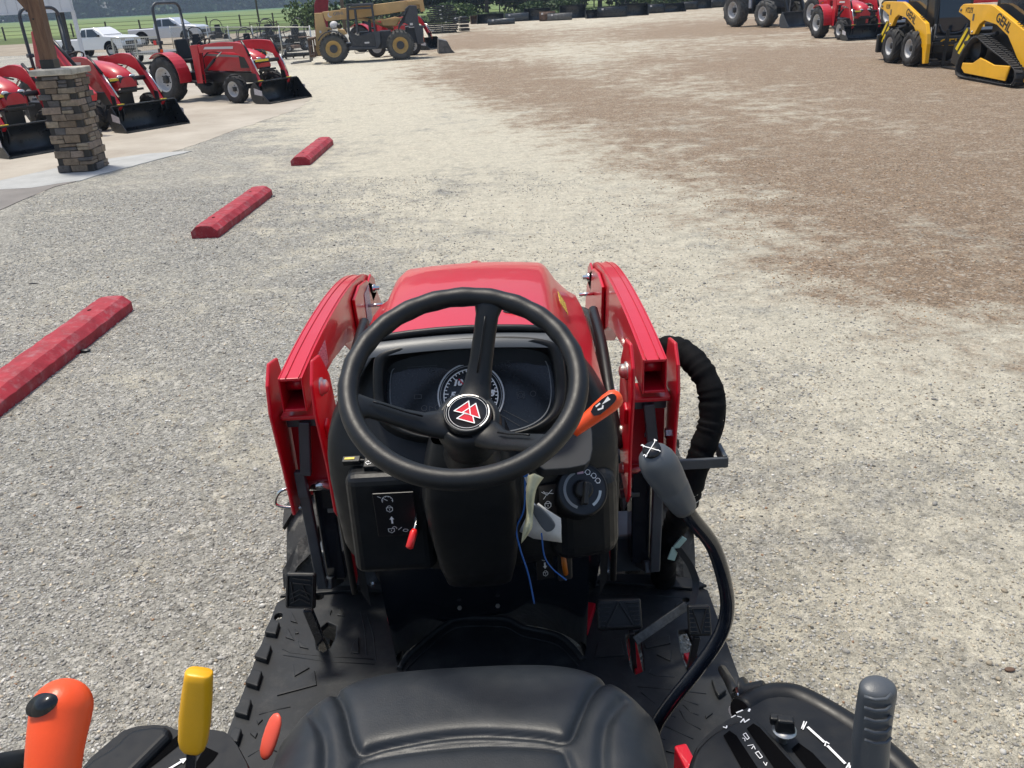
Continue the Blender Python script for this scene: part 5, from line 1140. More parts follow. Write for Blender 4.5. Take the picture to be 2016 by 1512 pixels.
def stone_pillar():
    r = thing('stone_pillar', 'brown ledge stone pillar with a pale cap standing on the concrete footing', 'pillar', ((PX0+PX1)/2, (PY0+PY1)/2, 0))
    w, d = PX1-PX0, PY1-PY0; rn = random.Random(12); V = []; F = []; col = []
    def stone(x0, x1, y0, y1, z0, z1):
        b = MB(); pal = rn.choice([(.17, .13, .095), (.21, .16, .115), (.26, .20, .14), (.11, .10, .095), (.25, .19, .145), (.19, .14, .095), (.29, .235, .17)])
        k = rn.uniform(.85, 1.15); n0 = len(V); g = .007
        for (x, y, z) in ((x0, y0, z0), (x1, y0, z0), (x1, y1, z0), (x0, y1, z0), (x0, y0, z1), (x1, y0, z1), (x1, y1, z1), (x0, y1, z1)):
            V.append((x+rn.uniform(-g, g), y+rn.uniform(-g, g), z+rn.uniform(-.004, .004))); col.append((pal[0]*k, pal[1]*k, pal[2]*k, 1))
        for f in ((3, 2, 1, 0), (4, 5, 6, 7), (0, 1, 5, 4), (1, 2, 6, 5), (2, 3, 7, 6), (3, 0, 4, 7)): F.append(tuple(i+n0 for i in f))
    z = .012; row = 0
    while z < PH-.02:
        h = rn.choice([.06, .075, .085, .095, .11]); h = min(h, PH-z)
        if PH-(z+h) < .04: h = PH-z
        for side in range(4):
            L = w if side % 2 == 0 else d; c = 0; own = (row+side) % 2
            s0 = -L/2+(0 if own else .085); s1 = L/2-(0 if not own else .085)
            s0 = -L/2 if own == 0 else -L/2+.09; s1 = L/2-.09 if own == 0 else L/2
            t = s0
            while t < s1-.01:
                ln = rn.uniform(.12, .32); 
                if s1-(t+ln) < .07: ln = s1-t
                out = rn.uniform(-.006, .016); th = .09
                sub = [(z, z+h)] if (h < .09 or rn.random() < .6) else [(z, z+h*.5), (z+h*.5, z+h)]
                for za, zb in sub:
                    a, b_ = t+.004, t+ln-.004
                    if side == 0: stone(a, b_, -d/2-out, -d/2+th, za+.003, zb-.003)
                    elif side == 1: stone(w/2-th, w/2+out, a, b_, za+.003, zb-.003)
                    elif side == 2: stone(-b_, -a, d/2-th, d/2+out, za+.003, zb-.003)
                    else: stone(-w/2-out, -w/2+th, -b_, -a, za+.003, zb-.003)
                t += ln
        z += h; row += 1
    me = bpy.data.meshes.new('stone_cladding'); me.from_pydata(V, [], F); ca = me.color_attributes.new('tint', 'FLOAT_COLOR', 'POINT'); ca.data.foreach_set('color', np.array(col).ravel())
    me.materials.append(M['stone']); o = bpy.data.objects.new('stone_cladding', me); C.objects.link(o); o.parent = r
    bv = o.modifiers.new('bevel', 'BEVEL'); bv.width = .009; bv.segments = 2
    MB().box((0, 0, PH/2), (w-.04, d-.04, PH-.01)).build('mortar_core', mat('dark mortar', (.05, .045, .04), .95), r)
    cb = MB(); secs = []
    pts = [(-.5, -.5), (-.2, -.52), (.1, -.49), (.5, -.51), (.52, -.1), (.5, .3), (.51, .5), (0, .51), (-.5, .5), (-.51, .1)]
    for k, zz in ((1.0, PH+.004), (1.03, PH+.02), (1.03, PH+.07), (1.0, PH+.082)): secs.append([(x*(w+.05)*k, y*(d+.06)*k, zz) for x, y in pts])
    cb.loft(secs, smooth=False); cb.build('pillar_cap', mat('pale limestone cap', (.42, .39, .33), .85, var=.25, vscale=9, bump=.006, bscale=25), r, .006)
stone_pillar()
M['timber'] = mat('stained timber', (.105, .055, .032), .7, var=.35, vscale=6, col2=(.20, .11, .06), bump=.003, bscale=40)
tm = M['timber'].node_tree
for n in list(tm.nodes):
    if n.type == 'TEX_NOISE':
        mp = tm.nodes.new('ShaderNodeMapping'); mp.inputs['Scale'].default_value = (5, 5, .5); tcn = [q for q in tm.nodes if q.type == 'TEX_COORD'][0]
        tm.links.new(tcn.outputs['Object'], mp.inputs[0]); tm.links.new(mp.outputs[0], n.inputs['Vector'])
pb0 = PH+.083; pcx, pcy, pw = -5.775, 12.24, .165
tp = thing('porch_post', 'brown stained timber post with knee brace standing on the stone pillar', 'post', (pcx, pcy, pb0))
MB().box((0, 0, .9), (pw, pw, 1.8)).build('post', 'timber', tp, .006)
MB().bar((-.0, -.004, .66), (-.42, -.004, 1.30), .125, .13, up=(0, 1, 0)).build('knee_brace', 'timber', tp, .005)
MB().box((0, 0, .055), (pw+.012, pw+.012, .11)).build('base_bracket', 'blk', tp, .003)
for zz in (.60, .70): MB().lathe([(.012, 0), (.012, .006), (.0001, .006)], 10, mx=frame((-.03-(zz-.6)*.6, -pw/2-.001, zz), (1, 0, 0), (0, -1, 0))).build('brace_bolt', 'blk', tp)
# white metal canopy of the shed behind the porch
M['sheetmetal'] = mat('white ribbed sheet metal', (.62, .65, .70), .35, metal=.1, var=.05, vscale=2)
cn = thing('shed', 'white metal shed front with ribbed fascia and slim white corner post', 'shed', (-11.3, 26, 0))
MB().box((-3.6, -.35, 2.40), (7.4, .03, .66)).build('fascia', 'sheetmetal', cn)
for k in range(26): MB().box((-7.2+k*.29, -.375, 2.40), (.028, .022, .655)).build('fascia_rib', 'sheetmetal', cn, .004)
MB().box((-3.6, -.36, 2.055), (7.42, .06, .035)).build('fascia_trim', 'sheetmetal', cn)
MB().box((-3.6, -.1, 2.76), (7.45, .6, .06)).build('roof', 'sheetmetal', cn)
MB().box((0, -.2, 1.02), (.085, .085, 2.04)).build('corner_post', 'sheetmetal', cn, .004)
MB().box((-.42, -.1, 1.1), (.22, .06, 2.1)).build('wall_panel', mat('dark glass panel', (.03, .035, .045), .1), cn)
MB().box((-3.4, 4.5, 1.3), (6.4, .08, 2.6)).build('back_wall', mat('tinted glazing', (.05, .065, .06), .08, spec=.7), cn) if False else None
MB().box((-7.2, -.2, 1.02), (.085, .085, 2.04)).build('corner_post', 'sheetmetal', cn, .004)

# ================================================================== machines in the yard
def bucket(root, y0, z0, W, L_, Hh, m='blkbucket', label=False, name='bucket', worn=False):
    """loader bucket lying on its floor, cutting edge towards +Y; y0 = back, z0 = ground"""
    pr = [(y0+L_, z0+.01), (y0+.08, z0), (y0, z0+.07), (y0-.03, z0+Hh*.55), (y0+.03, z0+Hh*.85), (y0+.12, z0+Hh)]
    P = [Vector((0, *p)) for p in pr]; P = chaikin(P, 2); b = MB(); th = .018
    sec = lambda x: [(x, p.y, p.z) for p in P]+[(x, p.y+.012, p.z+th*.7) for p in reversed(P)]
    b.loft([sec(-W/2), sec(W/2)], smooth=True)
    o = b.build(name, m, root)
    for s in (-1, 1):
        x = s*W/2; sp = [(p.y-.01, p.z) for p in P]+[(y0+.16, z0+Hh*.98), (y0+L_*.62, z0+Hh*.52), (y0+L_*1.0, z0+.05)]
        MB().yz(sp, min(x, x+s*.015), max(x, x+s*.015)).build('side_plate', m, o, .002)
        if label: MB().yz([(y0+.10, z0+Hh*.45), (y0+.33, z0+Hh*.38), (y0+.33, z0+Hh*.62), (y0+.10, z0+Hh*.75)], min(x+s*.016, x+s*.018), max(x+s*.016, x+s*.018)).build('barcode_label', 'print_white', o)
    MB().box((0, y0+L_-.05, z0+.008), (W+.02, .13, .02)).build('cutting_edge', 'worn' if worn else m, o, .003)
    MB().box((0, y0+.12, z0+Hh+.005), (W, .05, .02)).build('top_lip', 'worn' if worn else m, o, .003)
    return o
def seat_part(root, y, z, w=.40):
    b = MB(); b.box((0, y+.17, z), (w, .36, .09)); o = b.build('seat', 'black', root, .03, 3)
    MB().box((0, y-.03, z+.24), (w, .10, .46), rot=rx(R(12)), taper=(.8, 1)).build('backrest', 'black', root, .035, 3)
def s_wheel(root, y, z, r=.17):
    m = Matrix.Translation((0, y, z)) @ rx(R(35)); b = MB(); b.tube([(r*math.cos(a), r*math.sin(a), 0) for a in np.linspace(0, 2*math.pi, 25)[:-1]], .014, 8, closed=True, mx=m)
    for a in (90, 210, 330): b.bar((0, 0, -.02), (r*math.cos(R(a)), r*math.sin(R(a)), 0), .02, .012, mx=m)
    b.tube([(0, 0, 0), (0, .02, -.25)], .02, 8, mx=m); b.build('steering_wheel', 'rimblack', root)
def yard_tractor(name, label, loc, rzz, L=1.0, wb=2.0, Rr=.50, Rf=.30, tw=.62, paint='red_far', rops=True, loader=True, group=None, seed=0, fw=1.18, kn=.30, BL=.50, bw=1.5):
    """compact tractor with front loader; origin under the rear axle, nose towards +Y"""
    r = thing(name, label, 'tractor', loc, rzz, group)
    f = wb  # front axle
    hz0, hz1 = .66, 1.16
    # wheels
    for s in (-1, 1):
        wheel(r, (s*tw, 0, Rr), Rr, .30 if Rr > .4 else .24, Rr*.54, s, 'rimwhite', nl=11, lug=.035, tyre='tyre_far', lugw=.5)
        wheel(r, (s*tw*.92, f, Rf), Rf, .20, Rf*.55, s, 'rimwhite', nl=10, lug=.026, tyre='tyre_far', lugw=.5)
    MB().box((0, f/2, .50), (.30, f+.3, .22)).build('chassis', 'blk', r, .01)
    MB().box((0, f, Rf+.02), (tw*1.7, .12, .10)).build('front_axle', 'blk', r, .01)
    MB().box((0, 0, Rr), (tw*1.8, .2, .2)).build('rear_axle', 'blk', r, .01)
    # hood
    hs = []
    y0, y1 = f*.42, f+.42*L
    for t, w_, zt, zb in ((0, .25, hz1-.0, hz0), (.3, .255, hz1-.01, hz0), (.6, .25, hz1-.05, hz0-.02), (.82, .235, hz1-.12, hz0-.02), (.94, .215, hz1-.20, hz0), (1.0, .16, hz1-.30, hz0+.05)):
        y = y0+(y1-y0)*t; h = chaikin([(-w_, y, zb), (-w_*1.04, y, (zb+zt)/2), (-w_, y, zt-.12), (-w_*.62, y, zt), (0, y, zt+.02), (w_*.62, y, zt), (w_, y, zt-.12), (w_*1.04, y, (zb+zt)/2), (w_, y, zb)], 1); hs.append([tuple(p) for p in h])
    hd = MB().loft(hs, closed=False); hd.f.append(tuple(range(len(hd.v)-len(hs[-1]), len(hd.v)))); hd.sm.append(False); hdo = hd.build('hood', paint, r)
    MB().box((0, y1-.03, (hz0+hz1)/2-.16), (.30, .05, .28)).build('grille', 'blk', hdo, .01)
    for s in (-1, 1):
        MB().ball((s*.125, y1-.035, hz1-.27), .055, 8, sc=(1.15, .5, .6)).build('headlight', 'headlamp', hdo)
        MB().yz([(y1-.50, hz0+.05), (y1-.10, hz0+.05), (y1-.18, hz1-.26), (y1-.50, hz1-.20)], s*.262-.004, s*.262+.004).build('side_grille', 'blk', hdo)
        MB().yz([(y0+.10, hz1-.14), (y1-.45, hz1-.19), (y1-.5, hz1-.23), (y0+.10, hz1-.19)], s*.2635-.002, s*.2635+.002).build('side_stripe', 'greyline', hdo)
    MB().box((0, y1+.05, hz0+.0), (.5, .03, .04)).build('bumper_bar', 'blk', r, .008)
    # dash and steering wheel
    MB().box((0, y0-.10, hz0+.22), (.36, .20, .50), taper=(.85, .8)).build('dashboard', 'black', r, .02)
    s_wheel(r, y0-.22, hz1+.06); seat_part(r, -.02, .86)
    MB().box((0, f*.27, .42), (tw*1.5, f*.36, .04)).build('floor', 'blk', r, .005)
    # fenders
    for s in (-1, 1):
        x0, x1 = s*(tw-.20), s*(tw+.14); a = [Vector((0, math.cos(q)*(Rr+.06), Rr+math.sin(q)*(Rr+.06))) for q in np.linspace(R(-8), R(128), 14)]
        b = MB(); th = .02
        b.loft([[(min(x0, x1), p.y, p.z), (max(x0, x1), p.y, p.z), (max(x0, x1), p.y*1.03, p.z+th), (min(x0, x1), p.y*1.03, p.z+th)] for p in a], smooth=False)
        b.yz([(p.y, p.z) for p in a]+[(0-.2, Rr+.10), (Rr*.5, Rr-.05)], min(x0, x0+s*.015), max(x0, x0+s*.015))
        fo = b.build('fender', paint, r, .006)
        MB().box((s*(tw-.12), -.22, Rr*2+.10), (.09, .07, .12)).build('tail_lamp', 'blk', r, .01); MB().box((s*(tw-.12), -.262, Rr*2+.11), (.075, .012, .055)).build('turn_signal', 'amberlamp', r, .004); MB().box((s*(tw-.12), -.178, Rr*2+.11), (.075, .012, .055)).build('turn_signal', 'amberlamp', r, .004)
    if rops:
        w_ = tw*.62; z1 = 2.12; p = chaikin([(-w_, -.30, .62), (-w_, -.34, 1.3), (-w_*.98, -.36, z1), (w_*.98, -.36, z1), (w_, -.34, 1.3), (w_, -.30, .62)], 2)
        p = [(-w_, -.30, .62), (-w_, -.34, 1.3), (-w_, -.36, 1.95)]+[(-w_+.16*(1-math.cos(q)), -.36, 1.95+.16*math.sin(q)) for q in np.linspace(0, 1.57, 6)]+[(w_-.16*(1-math.cos(q)), -.36, 1.95+.16*math.sin(q)) for q in np.linspace(1.57, 0, 6)]+[(w_, -.36, 1.95), (w_, -.34, 1.3), (w_, -.30, .62)]
        ro = MB().tube(p, .033, 8).build('roll_bar', 'greysteel', r)
        for s in (-1, 1): MB().box((s*w_, -.335, 1.28), (.11, .10, .07)).build('hinge', 'greysteel', ro, .01)
    if loader:
        ax = tw*.70
        kneey, kz = f+kn, 1.19; yb = f+fw-BL; D = yb+.10-kneey; K = lambda t: kneey+D*t
        top = [(y0+.02, 1.17), (y0+.35, 1.22), ((y0+kneey)/2+.1, 1.26), (kneey-.12, 1.24), (K(.08), 1.17), (K(.38), .93), (K(.78), .60), (K(1), .42)]
        bot = [(K(.86), .34), (K(.62), .48), (K(.26), .78), (K(-.02), .96), (kneey-.30, 1.05), (y0+.55, 1.07), (y0+.02, 1.03)]
        for s in (-1, 1):
            t3 = [tuple(p[1:]) for p in spline([(0, *q) for q in top], 4)]
            arm = MB().yz([(a, b) for a, b in t3]+bot, s*ax-.035, s*ax+.035).build('loader_arm', paint, r, .008, 2)
            tower = MB().yz([(y0-.10, .40), (y0+.10, .40), (y0+.13, 1.0), (y0+.12, 1.22), (y0-.12, 1.20), (y0-.10, .9)], s*ax-.05, s*ax-.035).build('loader_tower', paint, r, .006)
            MB().yz([(y0-.10, .40), (y0+.10, .40), (y0+.13, 1.0), (y0+.12, 1.22), (y0-.12, 1.20), (y0-.10, .9)], s*ax+.036, s*ax+.050).build('loader_tower', paint, r, .006)
            MB().box((s*ax*.75, y0, .52), (ax*.5, .14, .12)).build('mount_beam', 'blk', r, .008)
            xx = s*(ax+.037); MB().yz([(y0+.30, 1.12), (kneey-.30, 1.12), (kneey-.28, 1.17), (y0+.36, 1.17)], min(xx, xx+s*.002), max(xx, xx+s*.002)).build('arm_decal', 'label', arm)
            c = MB().tube([(s*ax, y0+.18, .66), (s*ax, y0+.55, .90)], .030, 10); co = c.build('lift_cylinder', 'blk', r); MB().tube([(s*ax, y0+.55, .90), (s*ax, y0+.85, 1.08)], .016, 8).build('cylinder_rod', 'chrome', co)
            c = MB().tube([(s*ax, K(-.12), 1.27), (s*ax, K(.42), .98)], .026, 10); co = c.build('tilt_cylinder', 'blk', r); MB().tube([(s*ax, K(.42), .98), (s*ax, K(.98), .58)], .015, 8).build('cylinder_rod', 'chrome', co)
            MB().yz([(yb-.08, .62), (yb+.04, .60), (yb+.08, .30), (yb-.03, .10), (yb-.06, .30)], s*ax-.055, s*ax-.04).build('coupler_plate', 'blk', r)
            MB().yz([(yb-.08, .62), (yb+.04, .60), (yb+.08, .30), (yb-.03, .10), (yb-.06, .30)], s*ax+.04, s*ax+.055).build('coupler_plate', 'blk', r)
            MB().tube(spline([(s*(ax-.06), y0+.15, .95), (s*(ax-.07), y0+.35, 1.06), (s*(ax-.06), y0+.7, 1.04)], 4), .014, 6).build('hydraulic_hose', 'rimblack', r)
            MB().box((s*ax, kneey+.66, .46), (.10, .16, .02), rot=rx(.25)).build('yellow_tab', 'yellowlabel', r) if False else None
        tb = MB().tube([(-ax, K(.36), .84), (ax, K(.36), .84)], .042, 10).build('torque_tube', 'blk', r); MB().box((ax*.3, K(.36)+.043, .855), (ax*.9, .012, .045)).build('tube_decal', 'yellowlabel', tb)
        bucket(r, yb, .0, bw, BL, .44, label=True)
        for s in (-1, 1): MB().box((s*ax, yb+.10, .46), (.12, .05, .015)).build('yellow_tab', 'yellowlabel', r)
    return r
HD = math.atan2(-.84, -.54)      # heading (.84,-.54): local +Y turned there
def heading(hx, hy): return math.atan2(-hx, hy)
hb_ = heading(.80, -.60)
# front bucket point of tractor b lies near (-6.1, 16.4); origin = that - heading*length
def place(front, h, length): h = Vector(h).normalized(); return (front[0]-h.x*length, front[1]-h.y*length, 0)
yard_tractor('utility_tractor', 'largest parked red tractor in side view with roll bar and bucket lowered on the concrete', (-7.15, 21.77, 0), heading(.85, -.53), wb=2.12, Rr=.50, Rf=.30, tw=.62, fw=1.05, bw=1.3, group='red tractors parked on the concrete apron')
yard_tractor('utility_tractor', 'red tractor half hidden behind the stone pillar with its black bucket towards the parking blocks', place((-6.07, 16.35), (.8, -.6), 2.85), heading(.8, -.6), L=.75, wb=1.85, Rr=.46, Rf=.27, tw=.62, fw=1.0, kn=.0, BL=.46, bw=1.28, group='red tractors parked on the concrete apron', seed=1)
yard_tractor('utility_tractor', 'red tractor cut by the left edge with its black bucket behind the stone pillar', place((-6.95, 14.02), (.8, -.6), 2.85), heading(.8, -.6), L=.75, wb=1.85, Rr=.46, Rf=.27, tw=.62, fw=1.0, kn=.0, BL=.46, bw=1.28, group='red tractors parked on the concrete apron', seed=2)
# raised red backhoe boom at the far left
bh = thing('backhoe', 'raised red backhoe boom with silver rams at the left edge of the photograph', 'backhoe', (-8.15, 16.6, 0), heading(.84, -.54))
MB().yz([(0, .55), (.22, .55), (.60, 1.25), (.62, 1.62), (.48, 1.78), (.30, 1.72), (.22, 1.3)], -.09, .09).build('boom', 'red_far', bh, .01)
MB().yz([(.45, 1.66), (.62, 1.60), (1.15, 1.0), (1.55, .70), (1.50, .58), (1.0, .86)], -.07, .07).build('dipper_arm', 'red_far', bh, .01)
MB().tube([(0, .55, 1.75), (0, 1.30, 1.08)], .03, 8).build('ram_barrel', 'blk', bh); MB().tube([(0, .40, 1.86), (0, .85, 1.47)], .016, 8).build('ram_rod', 'chrome', bh)
MB().bar((.1, .25, 1.15), (.1, .55, .35), .05, .03).build('stabiliser', 'zinc', bh)
MB().box((0, .1, .3), (.5, .5, .55)).build('pivot_base', 'blk', bh, .02)

# ---- red tractor on the right, dark cab tractor behind it, others behind
yard_tractor('utility_tractor', 'red tractor facing the camera with black bucket at the right behind the yellow skid steer', place((12.30, 29.85), (.12, -.99), 2.35), heading(.12, -.99), L=.8, wb=1.45, fw=.90, kn=.15, bw=1.6, Rr=.50, Rf=.31, tw=.66, rops=False, seed=3)
yard_tractor('utility_tractor', 'red tractor behind the right hand red tractor, only its tyres and loader arm showing', (14.0, 38.5, 0), heading(.2, -.98), L=.9, wb=1.7, Rr=.62, Rf=.36, tw=.75, rops=False, seed=4)
yard_tractor('utility_tractor', 'blue tractor behind the yellow skid steer, mostly hidden', (15.3, 34.0, 0), heading(.1, -.99), L=.8, wb=1.6, Rr=.62, Rf=.34, tw=.72, paint='bluepaint', rops=False, loader=True, seed=5)
dt = thing('cab_tractor', 'big dark cab tractor with worn grey bucket at the top right of the yard', 'tractor', place((13.5, 40.0), (.36, -.93), 3.8), heading(.36, -.93))
for s in (-1, 1):
    wheel(dt, (s*.86, 0, .72), .72, .46, .36, s, 'rimwhite', nl=11, lug=.05, tyre='tyre_dusty', lugw=.5); wheel(dt, (s*.80, 2.1, .56), .56, .40, .30, s, 'rimwhite', nl=11, lug=.04, tyre='tyre_dusty', lugw=.5)
MB().box((0, 1.1, .70), (.45, 2.6, .36)).build('chassis', 'blk', dt, .02); MB().box((0, 1.95, 1.12), (.62, 1.35, .70), taper=(.85, .96)).build('hood', mat('deep blue grey paint', (.03, .035, .05), .4), dt, .06, 4); MB().box((0, 2.64, 1.08), (.46, .03, .46)).build('grille', 'blk', dt)
MB().box((0, .35, 1.55), (1.1, 1.2, 1.3), taper=(.92, .9)).build('cab', 'glass', dt, .03); MB().box((0, .35, 2.24), (1.2, 1.35, .10)).build('cab_roof', 'carsilver', dt, .03)
for s in (-1, 1):
    MB().box((s*.60, .92, 1.25), (.10, .10, 1.2)).build('cab_pillar', 'blk', dt, .01); MB().box((s*.62, .80, 1.05), (.22, .16, .55)).build('fender_panel', 'carsilver', dt, .02)
    MB().box((s*.95, 0, 1.50), (.45, 1.2, .05)).build('fender', 'blk', dt, .02); MB().bar((s*.42, 1.3, 1.25), (s*.42, 2.9, 1.05), .09, .16).build('loader_arm', 'blk', dt, .01); MB().bar((s*.42, 2.9, 1.05), (s*.42, 3.25, .35), .09, .14).build('loader_arm', 'blk', dt, .01)
    MB().box((s*.47, 3.3, .62), (.04, .03, 1.0)).build('mount_bar', 'worn', dt)
bucket(dt, 3.35, 0, 1.95, .62, .62, m='greysteel', worn=True)

# ---- yellow skid steer and track loader
GARM = [(2.03, 1.18), (1.99, 1.27), (1.90, 1.32), (1.81, 1.33), (.88, 1.33), (.71, 1.29), (.2, 1.12), (-.31, .95), (-.42, .91), (-.56, .70), (-.62, .49), (-.64, .10), (-.52, .08), (-.42, .40), (-.30, .47), (-.15, .60), (.12, .82), (.55, .99), (1.01, 1.05), (1.16, .98), (1.29, .80), (1.44, .79), (1.48, .86), (1.52, 1.03), (1.80, 1.12)]
def skid(name, label, loc, rzz, tracks, model, group='yellow compact loaders'):
    r = thing(name, label, 'loader', loc, rzz, group)
    W = 1.30; ax = W/2-.05
    # local frame: x lateral, y: + is towards its REAR (as seen, away), z up
    MB().yz([(-.52, .30), (-.50, .62), (-.2, .72), (1.75, .80), (2.02, .62), (2.08, .22), (1.7, .18), (-.4, .16)], -W/2+.26, W/2-.26).build('body', 'blk', r, .02)
    MB().yz([(1.55, .30), (1.60, .86), (1.86, .90), (2.06, .62), (2.20, .58), (2.24, .22), (1.9, .16)], -W/2+.10, W/2-.10).build('tail', 'blk', r, .02)
    # cab
    cb = MB().yz([(-.30, .55), (-.34, 1.0), (-.22, 1.72), (1.05, 1.72), (1.12, .8), (1.1, .55)], -.42, .42).build('cab', 'blk', r, .03)
    MB().yz([(-.36, .72), (-.375, 1.0), (-.255, 1.66), (-.25, 1.66), (-.34, 1.0), (-.33, .72)], -.33, .33).build('front_window', 'glass', cb)
    for s in (-1, 1):
        MB().bar((s*.37, -.36, .60), (s*.36, -.26, 1.70), .07, .05, up=(0, -1, 0)).build('cab_post', 'blk', cb, .01)
        for k in range(6): MB().bar((s*.425, .05+k*.16, 1.0), (s*.425, .05+k*.16, 1.62), .012, .012).build('guard_bar', 'greysteel', cb)
        MB().box((s*.43, .50, 1.30), (.006, .85, .55)).build('side_window', 'glass', cb)
    MB().tube(chaikin([(-.30, -.385, .86), (-.22, -.395, .68), (.22, -.395, .68), (.30, -.385, .86)], 2), .016, 8).build('door_frame', 'greysteel', cb)
    MB().box((0, -.47, .44), (.86, .10, .28)).build('front_panel', 'blk', r, .015)
    text('GEHL', .19, frame((0.0, -.524, .50), (1, 0, 0), (0, -1, 0)), 'gehl', r, 'front_lettering', shear=0, bold=.004, sx=1.35)
    for s in (-1, 1):
        x = s*(W/2-.055); a = MB().yz(GARM, x-.045, x+.045).build('lift_arm', 'gehl', r, .010, 2)
        xo = x+s*.047
        MB().yz([(.62, 1.27), (.52, 1.235), (.0, 1.055), (.10, 1.09)], min(xo, xo), max(xo+s*.001, xo+.0005)).build('arm_line', 'blk', a) if False else None
        # lettering runs down the sloping arm
        dirv = Vector((0, -.52, -.21)).normalized() if s < 0 else Vector((0, .52, .21)).normalized()
        nv = Vector((s, 0, 0)); text('GEHL', .225, frame((xo+s*.001, .34, 1.035), dirv, nv) @ rz(0), 'blk', a, 'arm_lettering', shear=.12, bold=.006, sx=1.02)
        text(model, .135, frame((xo+s*.001, 1.62, 1.215), (0, -s*-1*1.0, 0) if False else (0, -1 if s < 0 else 1, 0), nv), 'blk', a, 'model_lettering', shear=.15, bold=.002, sx=.8)
        MB().lathe([(.028, 0), (.028, .012), (.0001, .014)], 12, mx=frame((xo, 1.93, 1.22), (0, 1, 0), (s, 0, 0))).build('pivot_pin', 'worn', a); MB().lathe([(.024, 0), (.024, .012), (.0001, .014)], 12, mx=frame((xo, 1.38, .84), (0, 1, 0), (s, 0, 0))).build('pivot_pin', 'chrome', a)
        MB().box((xo+s*.001, 1.42, 1.10), (.004, .06, .12)).build('lift_icon', 'worn', a)
        for k in (0, 1): MB().yz([(-.02-k*.14, 1.075-k*.055), (-.09-k*.14, 1.047-k*.055), (-.2-k*.14, 1.0-k*.055), (-.13-k*.14, 1.03-k*.055)], x-.046, x+.046).build('arm_stripe', 'blk', a) if False else None
        for k in (0, 1, 2):
            o_ = k*.085; zc = .93+(.05)+o_*.38; MB().add([(x-.044, -.30+o_, zc-.005), (x+.044, -.30+o_+.03, zc+.006), (x+.044, -.27+o_+.03, zc+.017), (x-.044, -.27+o_, zc+.006)], [(0, 1, 2, 3)]).build('arm_stripe', 'blk', a)
        c = MB().tube([(x-s*.05, 1.75, .62), (x-s*.05, .65, .84)], .04, 10); c.build('lift_cylinder', 'blk', r); MB().tube([(x-s*.10, -.42, .82), (x-s*.10, -.56, .30)], .026, 8).build('tilt_cylinder', 'blk', r)
        MB().tube(spline([(x-s*.11, -.45, .75), (x-s*.15, -.50, .88), (x-s*.12, -.58, .55)], 4), .014, 6).build('hydraulic_hose', 'worn', r)
        # slanted yellow bars on the tail
        for k in (0, 1): 
            xx = s*(W/2-.095); MB().yz([(1.80+k*.10, .64+k*.07), (1.70+k*.10, .84+k*.02), (1.76+k*.10, .89+k*.0), (1.88+k*.10, .66+k*.07)], min(xx, xx+s*.006), max(xx, xx+s*.006)).build('tail_stripe', 'brightyellow', r) if False else None
            MB().yz([(2.10-k*.14, .50+k*.10), (1.76-k*.02, .90+k*.0), (1.70-k*.0, .86), (2.02-k*.14, .46+k*.10)], min(xx, xx+s*.006), max(xx, xx+s*.006)).build('tail_stripe', 'brightyellow', r) if k == 0 else MB().yz([(1.98, .42), (1.66, .78), (1.60, .74), (1.90, .40)], min(xx, xx+s*.006), max(xx, xx+s*.006)).build('tail_stripe', 'brightyellow', r)
    if not tracks:
        for s in (-1, 1):
            for y in (0, 1.05): wheel(r, (s*(W/2-.02), y, .375), .375, .27, .20, s, 'rimwhite', nl=9, lug=.035, tyre='tyre_far', lugw=.6)
        MB().box((-.56, 2.02, .38), (.18, .12, .42)).build('rear_bumper', 'blk', r, .03); MB().box((.56, 2.02, .38), (.18, .12, .42)).build('rear_bumper', 'blk', r, .03)
        # pallet fork carriage and tines lying on the ground
        fk = thing('fork_frame', 'black pallet fork frame on the ground in front of the yellow skid steer', 'pallet forks', tuple(Vector(loc)+Matrix.Rotation(rzz, 3, 'Z') @ Vector((0, -.72, 0))), rzz)
        for xx in (-.30, .12): MB().bar((xx, -.05, .02), (xx+.03, -.02, .78), .07, .03, up=(0, -1, 0)).build('fork_upright', 'blk', fk, .004); MB().bar((xx, -.06, .03), (xx+.06, -1.0, .015), .09, .03).build('tine', 'blk', fk, .004)
        for zz in (.10, .50): MB().box((0, 0, zz), (1.15, .04, .07)).build('cross_rail', 'blk', fk, .005)
        MB().bar((.40, -.03, .2), (.58, -.03, .2), .02, .02).build('silver_pin', 'chrome', fk); MB().bar((.20, -.03, .32), (.38, -.03, .32), .02, .02).build('silver_pin', 'chrome', fk)
        MB().bar((.42, -.05, .46), (.38, -.05, .66), .03, .03).build('red_handle', 'redgrip', fk)
    else:
        for s in (-1, 1):
            xm = s*(W/2+.02); tw2 = .26
            pts = [(-.62, .09), (-.50, .03), (1.35, .03), (1.48, .08), (1.52, .20), (1.42, .42), (1.18, .68), (1.02, .78), (.86, .79), (.70, .72), (-.50, .36), (-.64, .24)]
            pp = [tuple(p[:2]) for p in chaikin([(a, b, 0) for a, b in pts], 2, True)]; n = len(pp)
            vs = []
            cy_, cz_ = .45, .3
            for k_, (dx) in ((1.0, -tw2/2), (1.0, tw2/2), (.0, tw2/2), (.0, -tw2/2)):
                for a, b in pp:
                    d = Vector((a-cy_, b-cz_)); q = d-d.normalized()*.035 if k_ == 0 else d; vs.append((xm+dx, cy_+q.x, cz_+q.y))
            fs = [(i*n+k, i*n+(k+1) % n, ((i+1) % 4)*n+(k+1) % n, ((i+1) % 4)*n+k) for i in range(4) for k in range(n)]
            tr = MB().add(vs, fs, True).build('rubber_track', 'tyre_far', r)
            # lugs along the belt
            P = [Vector((a, b)) for a, b in pp]+[Vector(pp[0])]; lg = MB(); acc = 0
